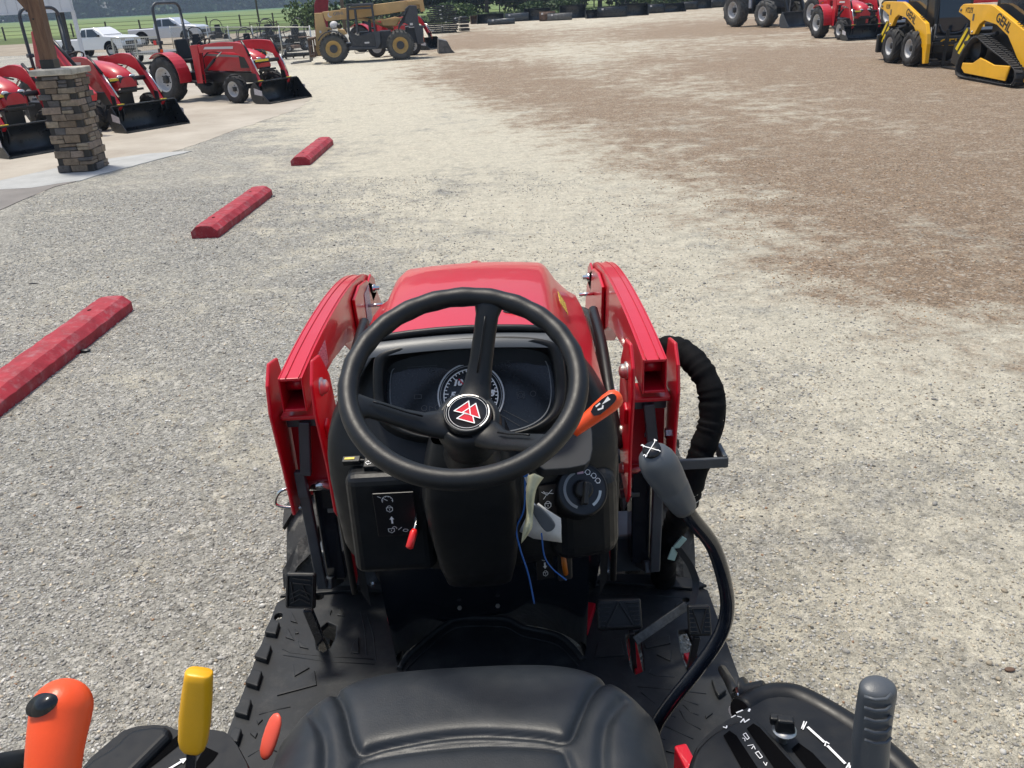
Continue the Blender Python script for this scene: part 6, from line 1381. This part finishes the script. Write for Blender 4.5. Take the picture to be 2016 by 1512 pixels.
            for i in range(len(P)-1):
                seg = P[i+1]-P[i]; L_ = seg.length; t = (-acc) % .085
                while t < L_:
                    q = P[i]+seg*t/L_; d = seg.normalized(); no = Vector((d.y, -d.x)); 
                    if (q-Vector((cy_, cz_))).dot(no) < 0: no = -no
                    for k2 in (-1, 1):
                        x_ = xm+k2*tw2*.25; lg.bar((x_-tw2*.22, q.x+no.x*.008+d.x*.02*k2, q.y+no.y*.008), (x_+tw2*.22, q.x+no.x*.008, q.y+no.y*.008), .040, .030, up=(0, no.x, no.y))
                    t += .085
                acc += L_
            lg.build('track_lugs', 'tyre_far', tr)
            xx = xm+s*(tw2/2-.02)
            fr_ = MB().yz([(-.34, .10), (-.42, .36), (.10, .34), (.42, .40), (.62, .43), (.86, .32), (1.24, .30), (1.26, .20), (1.12, .12)], min(xx, xx+s*.03), max(xx, xx+s*.03)).build('track_frame', 'gehl', r, .012, 2)
            MB().yz([(-.34, .16), (-.36, .30), (-.10, .30), (-.10, .15)], min(xx+s*.031, xx+s*.034), max(xx+s*.031, xx+s*.034)).build('frame_panel', 'gehl', fr_, .004)
            text('MaxTrac', .05, frame((xx+s*.031, .52, .17), (0, -1 if s < 0 else 1, 0), (s, 0, 0)), 'blk', fr_, 'frame_lettering') if False else None
            for k in range(6): MB().lathe([(.075, -.05), (.075, .05), (.02, .052), (.0001, .052)], 14, mx=Matrix.Translation((xm, -.32+k*.25, .10)) @ AX).build('roller', 'blk', r)
            MB().lathe([(.20, -.06), (.20, .06), (.05, .07), (.0001, .07)], 18, mx=Matrix.Translation((xm, .98, .55)) @ AX).build('drive_sprocket', 'blk', r); MB().lathe([(.14, -.06), (.14, .06), (.04, .065), (.0001, .065)], 18, mx=Matrix.Translation((xm, 1.28, .22)) @ AX).build('idler', 'blk', r); MB().lathe([(.14, -.06), (.14, .06), (.04, .065), (.0001, .065)], 18, mx=Matrix.Translation((xm, -.42, .21)) @ AX).build('idler', 'blk', r)
    return r
skid('skid_steer', 'yellow and black wheeled skid steer with GEHL lettering on its front', (9.54+.60, 20.62, 0), R(0), False, 'V230')
skid('track_loader', 'yellow and black track loader on rubber tracks cut by the right edge', (9.30+.62, 16.35, 0), R(0), True, 'VT275')
# red machine behind the skid steer
rm = thing('red_implement', 'red machine behind the two yellow loaders with a rounded hood', 'implement', (13.4, 25.2, 0), R(5))
MB().box((0, 0, 1.18), (2.2, .30, .16)).build('deck', 'red_far', rm, .03); MB().box((-.10, -.1, .80), (1.6, .8, .34), taper=(.8, .8)).build('hood', 'red_far', rm, .10, 4); MB().box((0, .1, 1.38), (2.3, .12, .06)).build('rail', 'red_far', rm, .01); MB().box((0, 0, .35), (1.3, .8, .5)).build('base', 'blk', rm, .03); MB().box((.2, -.45, .62), (.9, .05, .10)).build('bumper', 'worn', rm, .02)
# ---- telehandler, seen from its side; local x along the machine, y across, origin under its left wheel in view
tz = math.atan2(.26, 2.33)
th = thing('telehandler', 'weathered tan and charcoal telescopic handler parked across the middle of the yard', 'telehandler', (-5.4, 31.67, 0), tz)
XZ = lambda poly, y0, y1, nm, m, par=th, bev=.01: MB().xz(poly, y0, y1).build(nm, m, par, bev)
def twheel(x, y, s=-1, Rt=.475):
    # tyre axle runs along y
    b = MB(); m = Matrix.Translation((x, y, Rt)) @ AY; h = .17; Rr = .265
    b.lathe([(Rr, -h*.8), (Rr+.05, -h), (Rt*.86, -h*.98), (Rt*.96, -h*.75), (Rt*.98, 0), (Rt*.96, h*.75), (Rt*.86, h*.98), (Rr+.05, h), (Rr, h*.8)], 40, mx=m, closed=True)
    for k in range(40):
        a = 2*math.pi*k/40; g = 1 if k % 2 else -1; b.box(tuple(m @ Vector((math.cos(a)*Rt*.97, math.sin(a)*Rt*.97, g*h*.5))), (.055, h*.9, .05), rot=ry(-a*1.0+R(90)*0))
    t = b.build('wheel', 'tyre_dusty', th)
    r_ = MB(); r_.lathe([(Rr*1.02, -h*.82), (Rr*.95, -h*.9), (Rr*.86, -h*.5), (Rr*.62, -h*.35), (.0001, -h*.35)], 32, mx=m); r_.build('rim', 'rimtan', t)
    q = MB(); q.lathe([(Rr*.52, -h*.36), (Rr*.50, -h*.62), (Rr*.2, -h*.68), (.0001, -h*.68)], 12, mx=m, smooth=False); q.build('hub', 'jgrey', t)
for x in (0, 2.28): twheel(x, .19); twheel(x+.0, 1.45)
XZ([(-.2, .38), (2.6, .38), (2.6, .62), (-.2, .62)], .45, 1.2, 'chassis', 'jgrey')
XZ([(.60, .42), (1.50, .42), (1.62, .60), (1.62, .95), (1.35, .95), (.98, .88), (.80, .62), (.62, .62)], .05, .42, 'side_tank', 'jgrey')
XZ([(.52, .42), (1.46, .40), (1.44, .48), (.54, .52)], .0, .12, 'step_rail', 'jgrey')
MB().tube([(.70, .02, .45), (.72, .02, .30), (1.02, .02, .30), (1.04, .02, .45)], .012, 6).build('step', 'rust', th)
# cab frame
cab = MB(); cw = .05
for a, b in (((.56, .98), (.62, 1.82)), ((.62, 1.82), (.80, 1.83)), ((1.46, .95), (1.44, 1.82)), ((.62, 1.81), (1.50, 1.80)), ((.56, .98), (.70, .60)), ((.86, .90), (.86, 1.70)), ((.62, 1.70), (1.46, 1.70))):
    for yy in (.05, .75): cab.bar((a[0], yy, a[1]), (b[0], yy, b[1]), .06, .06, up=(0, 1, 0))
for x_, z_ in ((.62, 1.82), (1.47, 1.81)): cab.bar((x_, .05, z_), (x_, .75, z_), .06, .06)
cabo = cab.build('cab_frame', 'jgrey', th, .008)
MB().box((1.05, .40, 1.83), (.90, .72, .04)).build('cab_roof', 'jgrey', th, .01)
XZ([(.60, .60), (.60, 1.0), (.86, .86), (1.42, .90), (1.45, .50), (.62, .50)], .035, .06, 'cab_door', mat('dark charcoal panel', (.03, .033, .04), .5, dust=.2), th)
MB().box((1.12, .40, .90), (.42, .40, .14)).build('seat', 'blk', th, .03); MB().box((1.30, .40, 1.12), (.10, .38, .42)).build('seat_back', 'blk', th, .03)
MB().box((1.15, .030, .62), (.16, .005, .05)).build('white_decal', 'label', th)
# fender over the front wheel
fd = MB(); A = [Vector((math.cos(q)*.56, 0, .475+math.sin(q)*.55)) for q in np.linspace(R(20), R(150), 12)]
fd.loft([[(p.x, -.02, p.z), (p.x, .42, p.z), (p.x*1.0, .42, p.z+.035), (p.x, -.02, p.z+.035)] for p in A], smooth=False); fd.build('fender', 'jgrey', th, .005)
XZ([(.20, 1.10), (.42, 1.06), (.50, .92), (.40, .90), (.24, .98)], .1, .5, 'tan_cover', 'jlg'); MB().ball((.10, .30, 1.22), .12, 8, sc=(1.2, 1, 1.1)).build('white_canister', 'label', th); MB().ball((.28, .25, 1.18), .09, 8).build('black_canister', 'blk', th)
# boom: box sections, head and carriage
XZ([(-.27, 1.65), (.60, 1.70), (.60, 1.38), (-.17, 1.35), (-.22, 1.45)], .78, 1.05, 'boom_nose', 'jlg')
XZ([(.30, 1.38), (.35, 1.72), (3.10, 1.90), (3.18, 1.62), (2.65, 1.54), (.60, 1.36)], .74, 1.09, 'boom', 'jlg', bev=.015)
XZ([(2.66, 1.84), (3.20, 1.88), (3.24, 1.50), (3.10, 1.48), (3.06, 1.72), (2.66, 1.72)], .66, 1.17, 'boom_heel', 'jlg')
XZ([(-.55, 1.62), (-.27, 1.62), (-.22, 1.16), (-.04, 1.13), (-.02, 1.02), (-.14, .90), (-.26, .88), (-.36, .52), (-.40, .24), (-.60, .26), (-.66, .45), (-.58, 1.0)], .80, 1.02, 'boom_head', 'jlg', bev=.012)
MB().tube([(-.13, .78, 1.03), (-.13, 1.04, 1.03)], .05, 10).build('head_slot', 'void', th)
MB().box((-.42, .79, 1.02), (.07, .01, .08)).build('head_label', 'label', th)
text('JCB', .16, frame((.18, .775, 1.55), (1, 0, .06), (0, -1, 0)), 'jgrey', th, 'boom_lettering', bold=.002, sx=1.3) if False else None
MB().xz(circ(-.02, 1.54, .085, 120, 300, 10)+circ(.0, 1.56, .06, 300, 120, 10), .770, .778).build('crescent_mark', 'label', th)
text('GEHL', .13, frame((.27, .7345, 1.565), (1, 0, .065), (0, -1, 0)), 'greyline', th, 'boom_lettering', bold=.002, sx=1.2)
# fork carriage at the left
fc = MB(); 
for xx, zz, w_, h_ in ((-.82, .55, .05, .62), (-.66, .55, .05, .62)): fc.box((xx, .9, zz), (w_, 1.1, .06)); fc.box((xx, .4, zz), (w_, .06, h_)); fc.box((xx, 1.4, zz), (w_, .06, h_))
for zz in (.82, .28): fc.box((-.74, .9, zz), (.16, 1.15, .07))
fc.build('fork_carriage', 'rust', th, .004)
for yy in (.55, 1.25): MB().bar((-.86, yy, .10), (-1.55, yy, .06), .10, .04, up=(0, 0, 1)).build('tine', 'worn', th, .004); MB().box((-.86, yy, .45), (.05, .10, .75)).build('fork_shank', 'worn', th, .004)
# rear cowl
XZ([(2.28, 1.02), (2.44, 1.18), (2.56, 1.62), (2.70, 1.72), (2.96, 1.70), (2.98, 1.10), (3.08, .90), (3.10, .48), (2.86, .46), (2.80, .98), (2.50, 1.16), (2.30, 1.12)], .30, .46, 'rear_cowl', 'jgrey', bev=.02)
XZ([(1.62, .40), (2.0, .50), (2.0, .95), (1.62, .95)], .40, 1.1, 'engine_box', 'jgrey'); XZ([(2.5, .5), (3.12, .5), (3.12, 1.05), (2.5, 1.05)], .46, 1.2, 'rear_body', 'jgrey', bev=.04)
MB().box((2.72, .292, 1.12), (.10, .01, .07)).build('white_decal', 'label', th); MB().box((2.72, .292, 1.02), (.18, .01, .02)).build('white_decal', 'label', th); MB().box((3.10, .45, .62), (.03, .2, .20)).build('rear_reflector', mat('pink reflector', (.7, .2, .12), .4), th)
XZ([(1.68, 1.30), (1.72, 1.10), (2.20, 1.06), (2.42, 1.32), (2.2, 1.38)], .62, .95, 'tan_tank', 'jlg', bev=.04)
MB().tube([(.9, .92, 1.46), (2.1, .92, .98)], .055, 10).build('lift_cylinder', 'jlg', th); MB().tube([(.9, .72, 1.36), (1.5, .72, 1.26)], .035, 8).build('hose_tube', 'jlg', th); MB().bar((1.5, .6, 1.30), (2.5, .6, 1.30), .05, .05).build('top_rail', 'jlg', th)
MB().tube([(2.95, .7, 1.55), (2.86, .7, 1.0)], .03, 8).build('level_ram', 'jlg', th)

# ---- wheel loader hidden behind the telehandler, with its toothed bucket
wl_ = thing('wheel_loader', 'low yellow loader behind the telehandler with a dark toothed bucket', 'loader', (-3.9, 34.3, 0), R(6))
for x in (-.4, 1.6): wheel(wl_, (0, 0, 0), .001, .001, .0005, 1, 'rimwhite') if False else None
for x in (-.35, .95):
    b = MB(); m = Matrix.Translation((x, -.1, .33)) @ AY; b.lathe([(.18, -.11), (.30, -.13), (.33, -.08), (.33, .08), (.30, .13), (.18, .11)], 28, mx=m, closed=True); t = b.build('wheel', 'tyre_far', wl_); MB().lathe([(.18, -.10), (.15, -.11), (.12, -.05), (.0001, -.04)], 22, mx=m).build('rim', 'rimwhite', t)
MB().box((.55, .3, .55), (1.6, .8, .35)).build('body', mat('amber paint', (.62, .33, .03), .5), wl_, .03)
MB().prism([(0, 0), (.62, .0), (.50, .12), (.35, .42), (.05, .50)], lambda a, b, t: (1.9+a, t, b), -.1, 1.1).build('bucket', 'worn', wl_, .008)
yard_tractor('utility_tractor', 'red tractor behind the telehandler with only its loader arm and black bucket showing', place((-1.55, 37.6), (.93, -.36), 3.9), heading(.93, -.36), L=1.0, wb=2.0, Rr=.5, Rf=.30, tw=.6, rops=False, seed=8)
rs = thing('red_mower_deck', 'tall dark red folded mower deck standing behind the tan boom head', 'implement', (-6.75, 37.2, 0), R(10))
MB().xz([(-.28, .2), (.25, .2), (.30, 1.2), (.44, 2.10), (.28, 2.25), (-.02, 2.12), (-.14, 1.9), (-.22, 1.2)], 0, .25).build('deck_wing', mat('dark weathered red', (.20, .008, .018), .6, var=.2), rs, .03); MB().box((0, .1, .15), (.7, .6, .3)).build('base', 'blk', rs, .02)

# ---- pickups
def pickup(name, label, loc, rzz, paint, ext=True):
    r = thing(name, label, 'pickup truck', loc, rzz); L = 4.2; W = 1.42
    prof = [(-2.05, .42), (-2.08, .85), (-.55, .86), (-.50, 1.10), (-.32, 1.33), (.42, 1.35), (.70, 1.22), (1.02, .98), (1.75, .93), (1.98, .85), (2.05, .62), (2.05, .36), (-2.0, .32)]
    secs = []
    for yy, k in ((-W/2, .0), (-W/2+.05, 1), (0, 1.0), (W/2-.05, 1), (W/2, .0)):
        secs.append([(x, yy*(1-.16*max(0, z-.9)/.45), z-(0.03 if k == 0 and z > .8 else 0)) for x, z in prof])
    MB().loft(secs, smooth=False).build('body', paint, r, .035, 3)
    for s in (-1, 1):
        yy = s*(W/2+.002); q = lambda z: s*(W/2*(1-.16*max(0, z-.9)/.45)+.006)
        for pl in ([(-.40, .93), (-.30, 1.24), (-.06, 1.27), (-.04, .93)], [(.02, .93), (.02, 1.27), (.40, 1.27), (.78, .98), (.80, .93)]):
            MB().add([(x, q(z), z) for x, z in pl], [tuple(range(len(pl)))]).build('side_window', 'glass', r)
        for xx in (-1.30, 1.32):
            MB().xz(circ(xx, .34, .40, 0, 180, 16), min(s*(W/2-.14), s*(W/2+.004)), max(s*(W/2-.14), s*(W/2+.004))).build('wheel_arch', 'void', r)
            m = Matrix.Translation((xx, s*(W/2-.09), .30)) @ AY; b = MB(); b.lathe([(.17, -.09), (.28, -.10), (.305, -.07), (.305, .07), (.28, .10), (.17, .09)], 26, mx=m, closed=True); t = b.build('wheel', 'tyre_far', r)
            qv = MB(); qv.lathe([(.18, s*.085), (.16, s*.10), (.13, s*.05), (.04, s*.08), (.0001, s*.08)], 20, mx=m)
            qv.build('rim', 'rimwhite', t)
        MB().box((1.96, s*.52, .78), (.16, .28, .12)).build('headlight', 'headlamp', r, .03); MB().box((-2.06, s*.60, .72), (.05, .14, .26)).build('tail_light', 'redlamp', r, .01)
        MB().box((.80, s*(W/2+.07), .98), (.08, .14, .10)).build('wing_mirror', 'blk', r, .02); MB().box((.12, s*(W/2+.006), .84), (.12, .012, .025)).build('door_handle', paint, r)
    MB().add([(.46, -.52, 1.325), (.46, .52, 1.325), (1.0, .60, 1.0), (1.0, -.60, 1.0)], [(0, 1, 2, 3)]).build('windscreen', 'glass', r)
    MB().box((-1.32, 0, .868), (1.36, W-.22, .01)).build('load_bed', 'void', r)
    MB().box((2.05, 0, .62), (.04, .8, .16)).build('grille', 'blk', r, .01); MB().box((2.06, 0, .42), (.12, 1.36, .14)).build('bumper', 'worn', r, .03)
    return r
pickup('pickup_truck', 'silver extended cab pickup parked by the fence with its nose to the right', (-20.1, 58.6, 0), R(-10), 'carsilver').scale = (1.14, 1.1, 1.14)
pickup('pickup_truck', 'white pickup parked behind the mesh trailer, left of the silver one', (-19.6, 46.6, 0), R(-20), 'carwhite')

# ---- chain link fence: posts, rails and woven wire
def chain(p0, p1, Hh, n, label, cell=.16):
    a, b = Vector((*p0, 0)), Vector((*p1, 0)); r = thing('chain_link_fence', label, 'fence', tuple(a), math.atan2(b.y-a.y, b.x-a.x)); L = (b-a).length
    for k in range(n+1): MB().tube([(L*k/n, 0, 0), (L*k/n, 0, Hh+.06)], .028, 8).build('fence_post', 'zinc', r)
    MB().tube([(0, 0, Hh), (L, 0, Hh)], .018, 6).build('top_rail', 'zinc', r)
    b_ = MB(); k = 0.0
    while k < L+Hh:
        for s in (1, -1):
            x0, z0, x1, z1 = (k, 0, k-Hh, Hh) if s > 0 else (k-Hh, 0, k, Hh)
            def cl(x, z, X, Z):
                if x < 0: z += (0-x)*(Z-z)/(X-x); x = 0
                if x > L: z += (L-x)*(Z-z)/(X-x); x = L
                return x, z
            (xa, za), (xb, zb) = cl(x0, z0, x1, z1), cl(x1, z1, x0, z0)
            if abs(xa-xb) > .02: b_.bar((xa, 0, za), (xb, 0, zb), .0035, .0035, up=(0, 1, 0))
        k += cell
    o = b_.build('wire_mesh', 'wiregrey', r); return r
chain((-17.6, 51.5), (-7.0, 36.2), 1.10, 6, 'long chain link fence running from the pickups to the tan telehandler')
# field fence: wooden posts and wires
ff = thing('field_fence', 'low post and wire fence along the edge of the green pasture', 'fence', (-60, 90, 0))
for k in range(34): MB().box((k*3.2, k*.25, .62), (.12, .12, 1.24)).build('fence_post', 'bark', ff)
for zz in (.45, .80, 1.12): MB().bar((0, 0, zz), (105.6, 8.25, zz), .02, .03).build('wire', 'rust', ff)
# utility poles
for px, yy, hh, lab in ((508, 120, 9, 'slim utility pole far beyond the chain link fence'), (1398, 96, 8, 'utility pole beyond the end of the bucket row'), (676, 62, 7, 'timber pole rising behind the telehandler boom')):
    X = at(px, 30, y=yy).x; po = thing('utility_pole', lab, 'pole', (X, yy, 0)); MB().tube([(0, 0, -.1), (0, 0, hh)], [.13, .09], 10).build('pole', 'bark', po); MB().box((0, 0, hh-.5), (1.6, .08, .1)).build('crossarm', 'bark', po)

# ---- low things in front of the pickups
def mesh_trailer():
    r = thing('utility_trailer', 'grey utility trailer with an upright mesh ramp gate in front of the white pickup', 'trailer', (-14.2, 37.5, 0), R(-22))
    f = MB(); 
    for a, b in (((-1.3, 0, .35), (-1.3, 0, 1.02)), ((1.1, 0, .35), (1.1, 0, 1.02)), ((-1.3, 0, 1.02), (1.1, 0, 1.02)), ((-1.3, 0, .38), (1.1, 0, .38)), ((-.1, 0, .38), (-.1, 0, 1.02))): f.bar(a, b, .05, .05, up=(0, 1, 0))
    fo = f.build('ramp_frame', 'zinc', r); g = MB()
    for k in range(24): g.bar((-1.3+k*.1, 0, .4), (-1.3+k*.1, 0, 1.0), .008, .008)
    for k in range(6): g.bar((-1.3, 0, .45+k*.1), (1.1, 0, .45+k*.1), .008, .008)
    g.build('ramp_mesh', 'zinc', fo); MB().box((-.1, 1.2, .40), (2.4, 2.2, .06)).build('deck', 'worn', r); MB().box((.9, -.03, .80), (.14, .01, .16)).build('red_sign', 'redgrip', r)
    for s in (-1.25, 1.05):
        m = Matrix.Translation((s, 1.2, .26)) @ AX; MB().lathe([(.12, -.08), (.25, -.09), (.26, 0), (.25, .09), (.12, .08)], 20, mx=m, closed=True).build('wheel', 'tyre_far', r)
mesh_trailer()
def mower(label, loc, rzz, body, sc=1.0, seatc='black', group='small machines behind the tractors'):
    r = thing('zero_turn_mower', label, 'mower', loc, rzz, group); r.scale = (sc,)*3
    for s in (-1, 1):
        wheel(r, (s*.42, 0, .26), .26, .22, .13, s, 'rimwhite', nl=9, lug=.02, tyre='tyre_far'); wheel(r, (s*.36, 1.15, .15), .15, .12, .08, s, 'rimwhite', nl=8, lug=.01, tyre='tyre_far')
        MB().tube(spline([(s*.30, .35, .5), (s*.30, .5, .85), (s*.12, .55, .98)], 4), .018, 8).build('steering_lever', 'blk', r)
        MB().box((s*.42, .0, .56), (.26, .62, .05)).build('fender', body, r, .03, 3)
    MB().box((0, .6, .28), (.5, 1.3, .10)).build('frame', 'blk', r, .01); MB().box((0, .75, .20), (1.15, .6, .14), taper=(.9, .8)).build('mower_deck', body, r, .03); MB().box((0, -.25, .55), (.5, .5, .4)).build('engine', 'blk', r, .05); seat_part(r, .02, .62, .38)
    MB().tube(chaikin([(-.35, -.15, .4), (-.35, -.22, 1.35), (.35, -.22, 1.35), (.35, -.15, .4)], 2), .022, 8).build('roll_bar', 'blk', r)
    return r
MC = mower('black zero turn mower with grey fenders right of the mesh trailer', (-12.0, 38.0, 0), heading(.3, -.95), 'worn', .95)
mower('yellow seated zero turn mower behind the big tractor hood', (-10.2, 39.0, 0), heading(.5, -.8), 'gehl', .85)
mower('rusty red mower behind the chain link fence', (-8.9, 42.5, 0), heading(-.4, -.9), 'rust', 1.0)
mower('dark mower deep inside the chain link fence near its middle post', (-11.2, 47, 0), heading(.4, -.9), 'blk', 1.0)
mower('dark mower inside the fence beside the rusty red one', (-10.4, 43.8, 0), heading(.7, -.7), 'blk', 1.0)
mower('grey mower by the silver pickup front wheel', (-15.6, 53.5, 0), heading(.6, -.8), 'worn', 1.0)
def junk(name, label, px, py, w, m, seed, h=.6):
    c = at(px, py, z=0); r = thing(name, label, 'implement', (c.x, c.y, 0), random.Random(seed).uniform(-.5, .5)); rn = random.Random(seed)
    b = MB(); 
    for k in range(4): x = -w/2+w*k/3; b.bar((x, 0, .05), (x+rn.uniform(-.1, .1), rn.uniform(-.2, .2), h*rn.uniform(.7, 1.1)), .05, .05)
    b.build('upright', m, r)
    q = MB(); q.bar((-w/2, 0, h*.75), (w/2, 0, h*.8), .07, .07); q.bar((-w/2, .3, .15), (w/2, .3, .15), .12, .12); q.bar((-w/2, -.1, .1), (w/2, .3, h*.6), .05, .05); q.build('frame', m, r)
    for k in (-1, 1): MB().lathe([(.0001, -.03), (.16, -.02), (.17, 0), (.16, .02), (.0001, .03)], 16, mx=Matrix.Translation((k*w*.42, .1, .17)) @ AX).build('disc', m, r)
junk('harrow', 'tangled grey harrow inside the chain link fence on the left', 478, 84, 2.0, 'worn', 3, .9); junk('harrow', 'dark harrow inside the chain link fence behind the rusty mower', 545, 80, 1.8, 'greysteel', 5, .9); junk('drawbar', 'black drawbar lying on the gravel by the fence end', 588, 116, 1.2, 'blk', 9, .2); junk('rake', 'thin rusty rake inside the fence under the field edge', 520, 62, 2.2, 'rust', 12, .8)
cvp = thing('culvert_pipe', 'beige pipe lying beside the silver pickup', 'pipe', (-15.3, 50.8, 0), R(-10)); MB().tube([(-1.6, 0, .2), (1.2, 0, .2)], .18, 14).build('pipe', mat('beige pipe', (.50, .44, .34), .7), cvp)

# ---- stack of black attachments and row of loader buckets along the verge
sk = thing('attachment_stack', 'tall stack of black steel attachments right of the telehandler', 'stacked frames', (-2.85, 54.0, 0), R(4)); rn = random.Random(3)
for k in range(14):
    z = .06+k*.105; w_ = rn.uniform(1.5, 1.9)-k*.02; b = MB()
    for y in (-.5, .5): b.box((rn.uniform(-.05, .05), y, z), (w_, .07, .06))
    for x in np.linspace(-w_/2+.05, w_/2-.05, 5): b.box((x, 0, z+.012), (.07, 1.05, .05))
    fo = b.build('stacked_frame', 'blkbucket', sk)
    if k % 2: MB().box((rn.uniform(-.6, .6), -.545, z), (.12, .01, .04)).build('white_label', 'label', fo)
for k in range(4): MB().box((1.25, .3, .12+k*.2), (.5, .8, .14), rot=rz(rn.uniform(-.2, .2))).build('stacked_block', 'blkbucket', sk, .01)
cells = [(905, 45, 1.0, 0, 'small black bucket nearest the stack of attachments', 'blkbucket', .46), (938, 47, .8, 1, 'rusty brown bucket second from the attachment stack', 'rust', .55), (966, 46, 1.9, 1, 'wide black bucket standing behind the small grey one', 'blkbucket', .62), (987, 48, 1.8, 0, 'low grey bucket with white sticker in front of the wide black one', 'greysteel', .38), (1018, 42, 1.7, 0, 'slate grey bucket with a sticker, fifth along the verge', 'greysteel', .58),
 (1058, 40, 1.9, 1, 'tall black bucket behind the brown ones', 'blkbucket', .80), (1078, 41, 1.1, 0, 'brown upright bucket leaning among the black ones', 'rust', .62), (1102, 40, 1.7, 0, 'long brown grey bucket with rolled back', 'worn', .48), (1128, 36, 1.9, 1, 'big black bucket standing behind the long brown one', 'blkbucket', .90), (1166, 36, .9, 1, 'tipped black bucket with its side plate up', 'blkbucket', .55), (1205, 34, 2.1, 0, 'large flat backed grey bucket in the middle of the row', 'blkbucket', .72), (1247, 31, 2.1, 1, 'wide glossy black bucket right of the flat backed one', 'blkbucket', .80),
 (1290, 26, 1.3, 0, 'black bucket with white tag left of the toothed one', 'blkbucket', .66), (1322, 24, 2.1, 1, 'long toothed black bucket near the right end', 'blkbucket', .62), (1356, 19, 1.4, 0, 'black bucket right of the toothed one', 'blkbucket', .62), (1382, 17, 1.5, 1, 'black bucket with pale stickers second from the right end', 'blkbucket', .70), (1408, 15, 1.5, 0, 'last black bucket at the right end of the row', 'blkbucket', .66)]
for px, py, w_, k, lab, m_, h_ in cells:
    c = at(px, py, z=0); r = thing('loader_bucket', lab, 'bucket', (c.x, c.y, 0), R(180+random.uniform(-9, 9)) if k else R(random.uniform(-8, 8)), 'loader buckets lined up along the verge')
    bucket(r, -.3, 0, w_, .62, h_, m=m_)
    if k == 0: MB().box((-w_*.32, -.335, h_*.78), (.14, .012, .12)).build('white_sticker', 'label', r)
    MB().box((0, -.32, h_*.55), (w_*.5, .03, h_*.35)).build('mount_plate', m_, r, .01)
# weeds and bushes along the verge
def bush(x, y, w_, h, m, label, n=260, size=.16):
    r = thing('bush', label, 'bush', (x, y, 0), 0, 'bushes along the verge'); sb = MB()
    for k in range(5): a = k*1.3; sb.tube([(0, 0, -.05), (math.cos(a)*w_*.2, math.sin(a)*w_*.2, h*.6)], [.03, .012], 5)
    sb.build('stems', 'bark', r); leaves('foliage', [((random.uniform(-.5, .5)*w_, random.uniform(-.3, .3)*w_, h*random.uniform(.3, .65)), (w_*.4, w_*.35, h*.38)) for _ in range(6)], m, r, size, n)
for i, (px, yy, w_, h_, lab) in enumerate(((600, 74, 2.6, 2.6, 'leafy bush at the left end of the tree line behind the fence'), (640, 80, 2.4, 1.8, 'round bush behind the dark red mower deck'), (905, 84, 3.0, 1.6, 'low bush right of the attachment stack'), (1080, 86, 3.4, 1.4, 'spreading weeds behind the brown buckets'), (1300, 92, 4, 1.8, 'bush above the toothed bucket'), (1440, 98, 4, 2.0, 'bush beside the road at the right'))):
    bush(at(px, 20, y=yy).x, yy, w_, h_, 'leaf_mid' if i % 2 == 0 else 'leaf_dark', lab)
gr = []
for k in range(150): 
    t = random.random(); x = -12+t*42; y = np.interp(x, [-12, 4, 10, 17, 26, 30], [77, 74.5, 75, 83, 92, 96])+random.uniform(0, 14)
    gr.append(((x, y, .14), (1.1, .9, .22)))
tag(leaves('verge_grass', gr, 'leaf_mid', size=.11, n=170), kind='stuff', label='tall grass and weeds on the verge')
rt = random.Random(21)
kinds = [('leaf_dark', 'dense dark tree'), ('leaf_mid', 'lighter green tree'), ('leaf_dark', 'broad dark tree')]
spots = [(-9, 96, 12, 4.2, 0), (-4.5, 100, 13, 4.6, 2), (-.5, 95, 11, 4.0, 0), (3.5, 99, 12.5, 4.6, 2), (7.5, 97, 12, 4.2, 0), (11.5, 100, 13, 4.8, 2), (16, 104, 12, 4.4, 1), (21, 110, 12, 4.6, 0), (27, 118, 13, 5, 2), (34, 124, 13, 5, 1), (42, 120, 13, 5, 0), (-14, 104, 11, 4.0, 1)]
names = ['above the telehandler boom heel', 'left above the telehandler cab', 'above the attachment stack', 'above the small grey buckets', 'above the brown buckets', 'above the flat backed bucket', 'above the toothed bucket', 'at the right end of the bucket row', 'across the far road on the left', 'across the far road in the middle', 'across the far road on the right', 'at the left end of the near tree line']
for (x, y, h, cr, k), nm in zip(spots, names): tree(x, y, h, cr, kinds[k][0], kinds[k][1]+' '+nm, trunk=.20, lean=rt.uniform(-.8, .8), low=.12, n=520, size=.30)
ut = thing('understorey', 'dark undergrowth filling the gaps below the near tree line', 'shrubs', (0, 0, 0)); ut['kind'] = 'stuff'
bpy.data.objects.remove(ut)
und = [((x, 101+rt.uniform(-3, 6)+max(0, x-10)*.7, rt.uniform(.6, 2.8)), (2.2, 1.8, 1.3)) for x in np.arange(-16, 48, 1.0)]
tag(leaves('understorey', und, 'leaf_dark', size=.30, n=300), kind='stuff', label='dark undergrowth below the near tree line')
# ---- summer haze over the fields
hz_ = MB().box((-130, 470, 13), (1700, 1040, 30)).build('haze', 'void'); hm_ = bpy.data.materials.new('haze air'); hm_.use_nodes = True
for n in list(hm_.node_tree.nodes):
    if n.type == 'BSDF_PRINCIPLED': hm_.node_tree.nodes.remove(n)
pv = hm_.node_tree.nodes.new('ShaderNodeVolumePrincipled'); pv.inputs['Density'].default_value = .00045; pv.inputs['Color'].default_value = (.62, .78, 1.0, 1); pv.inputs['Anisotropy'].default_value = .2
hm_.node_tree.links.new(pv.outputs[0], [n for n in hm_.node_tree.nodes if n.type == 'OUTPUT_MATERIAL'][0].inputs['Volume'])
hz_.data.materials.clear(); hz_.data.materials.append(hm_); tag(hz_, kind='stuff', label='thin blue summer haze')
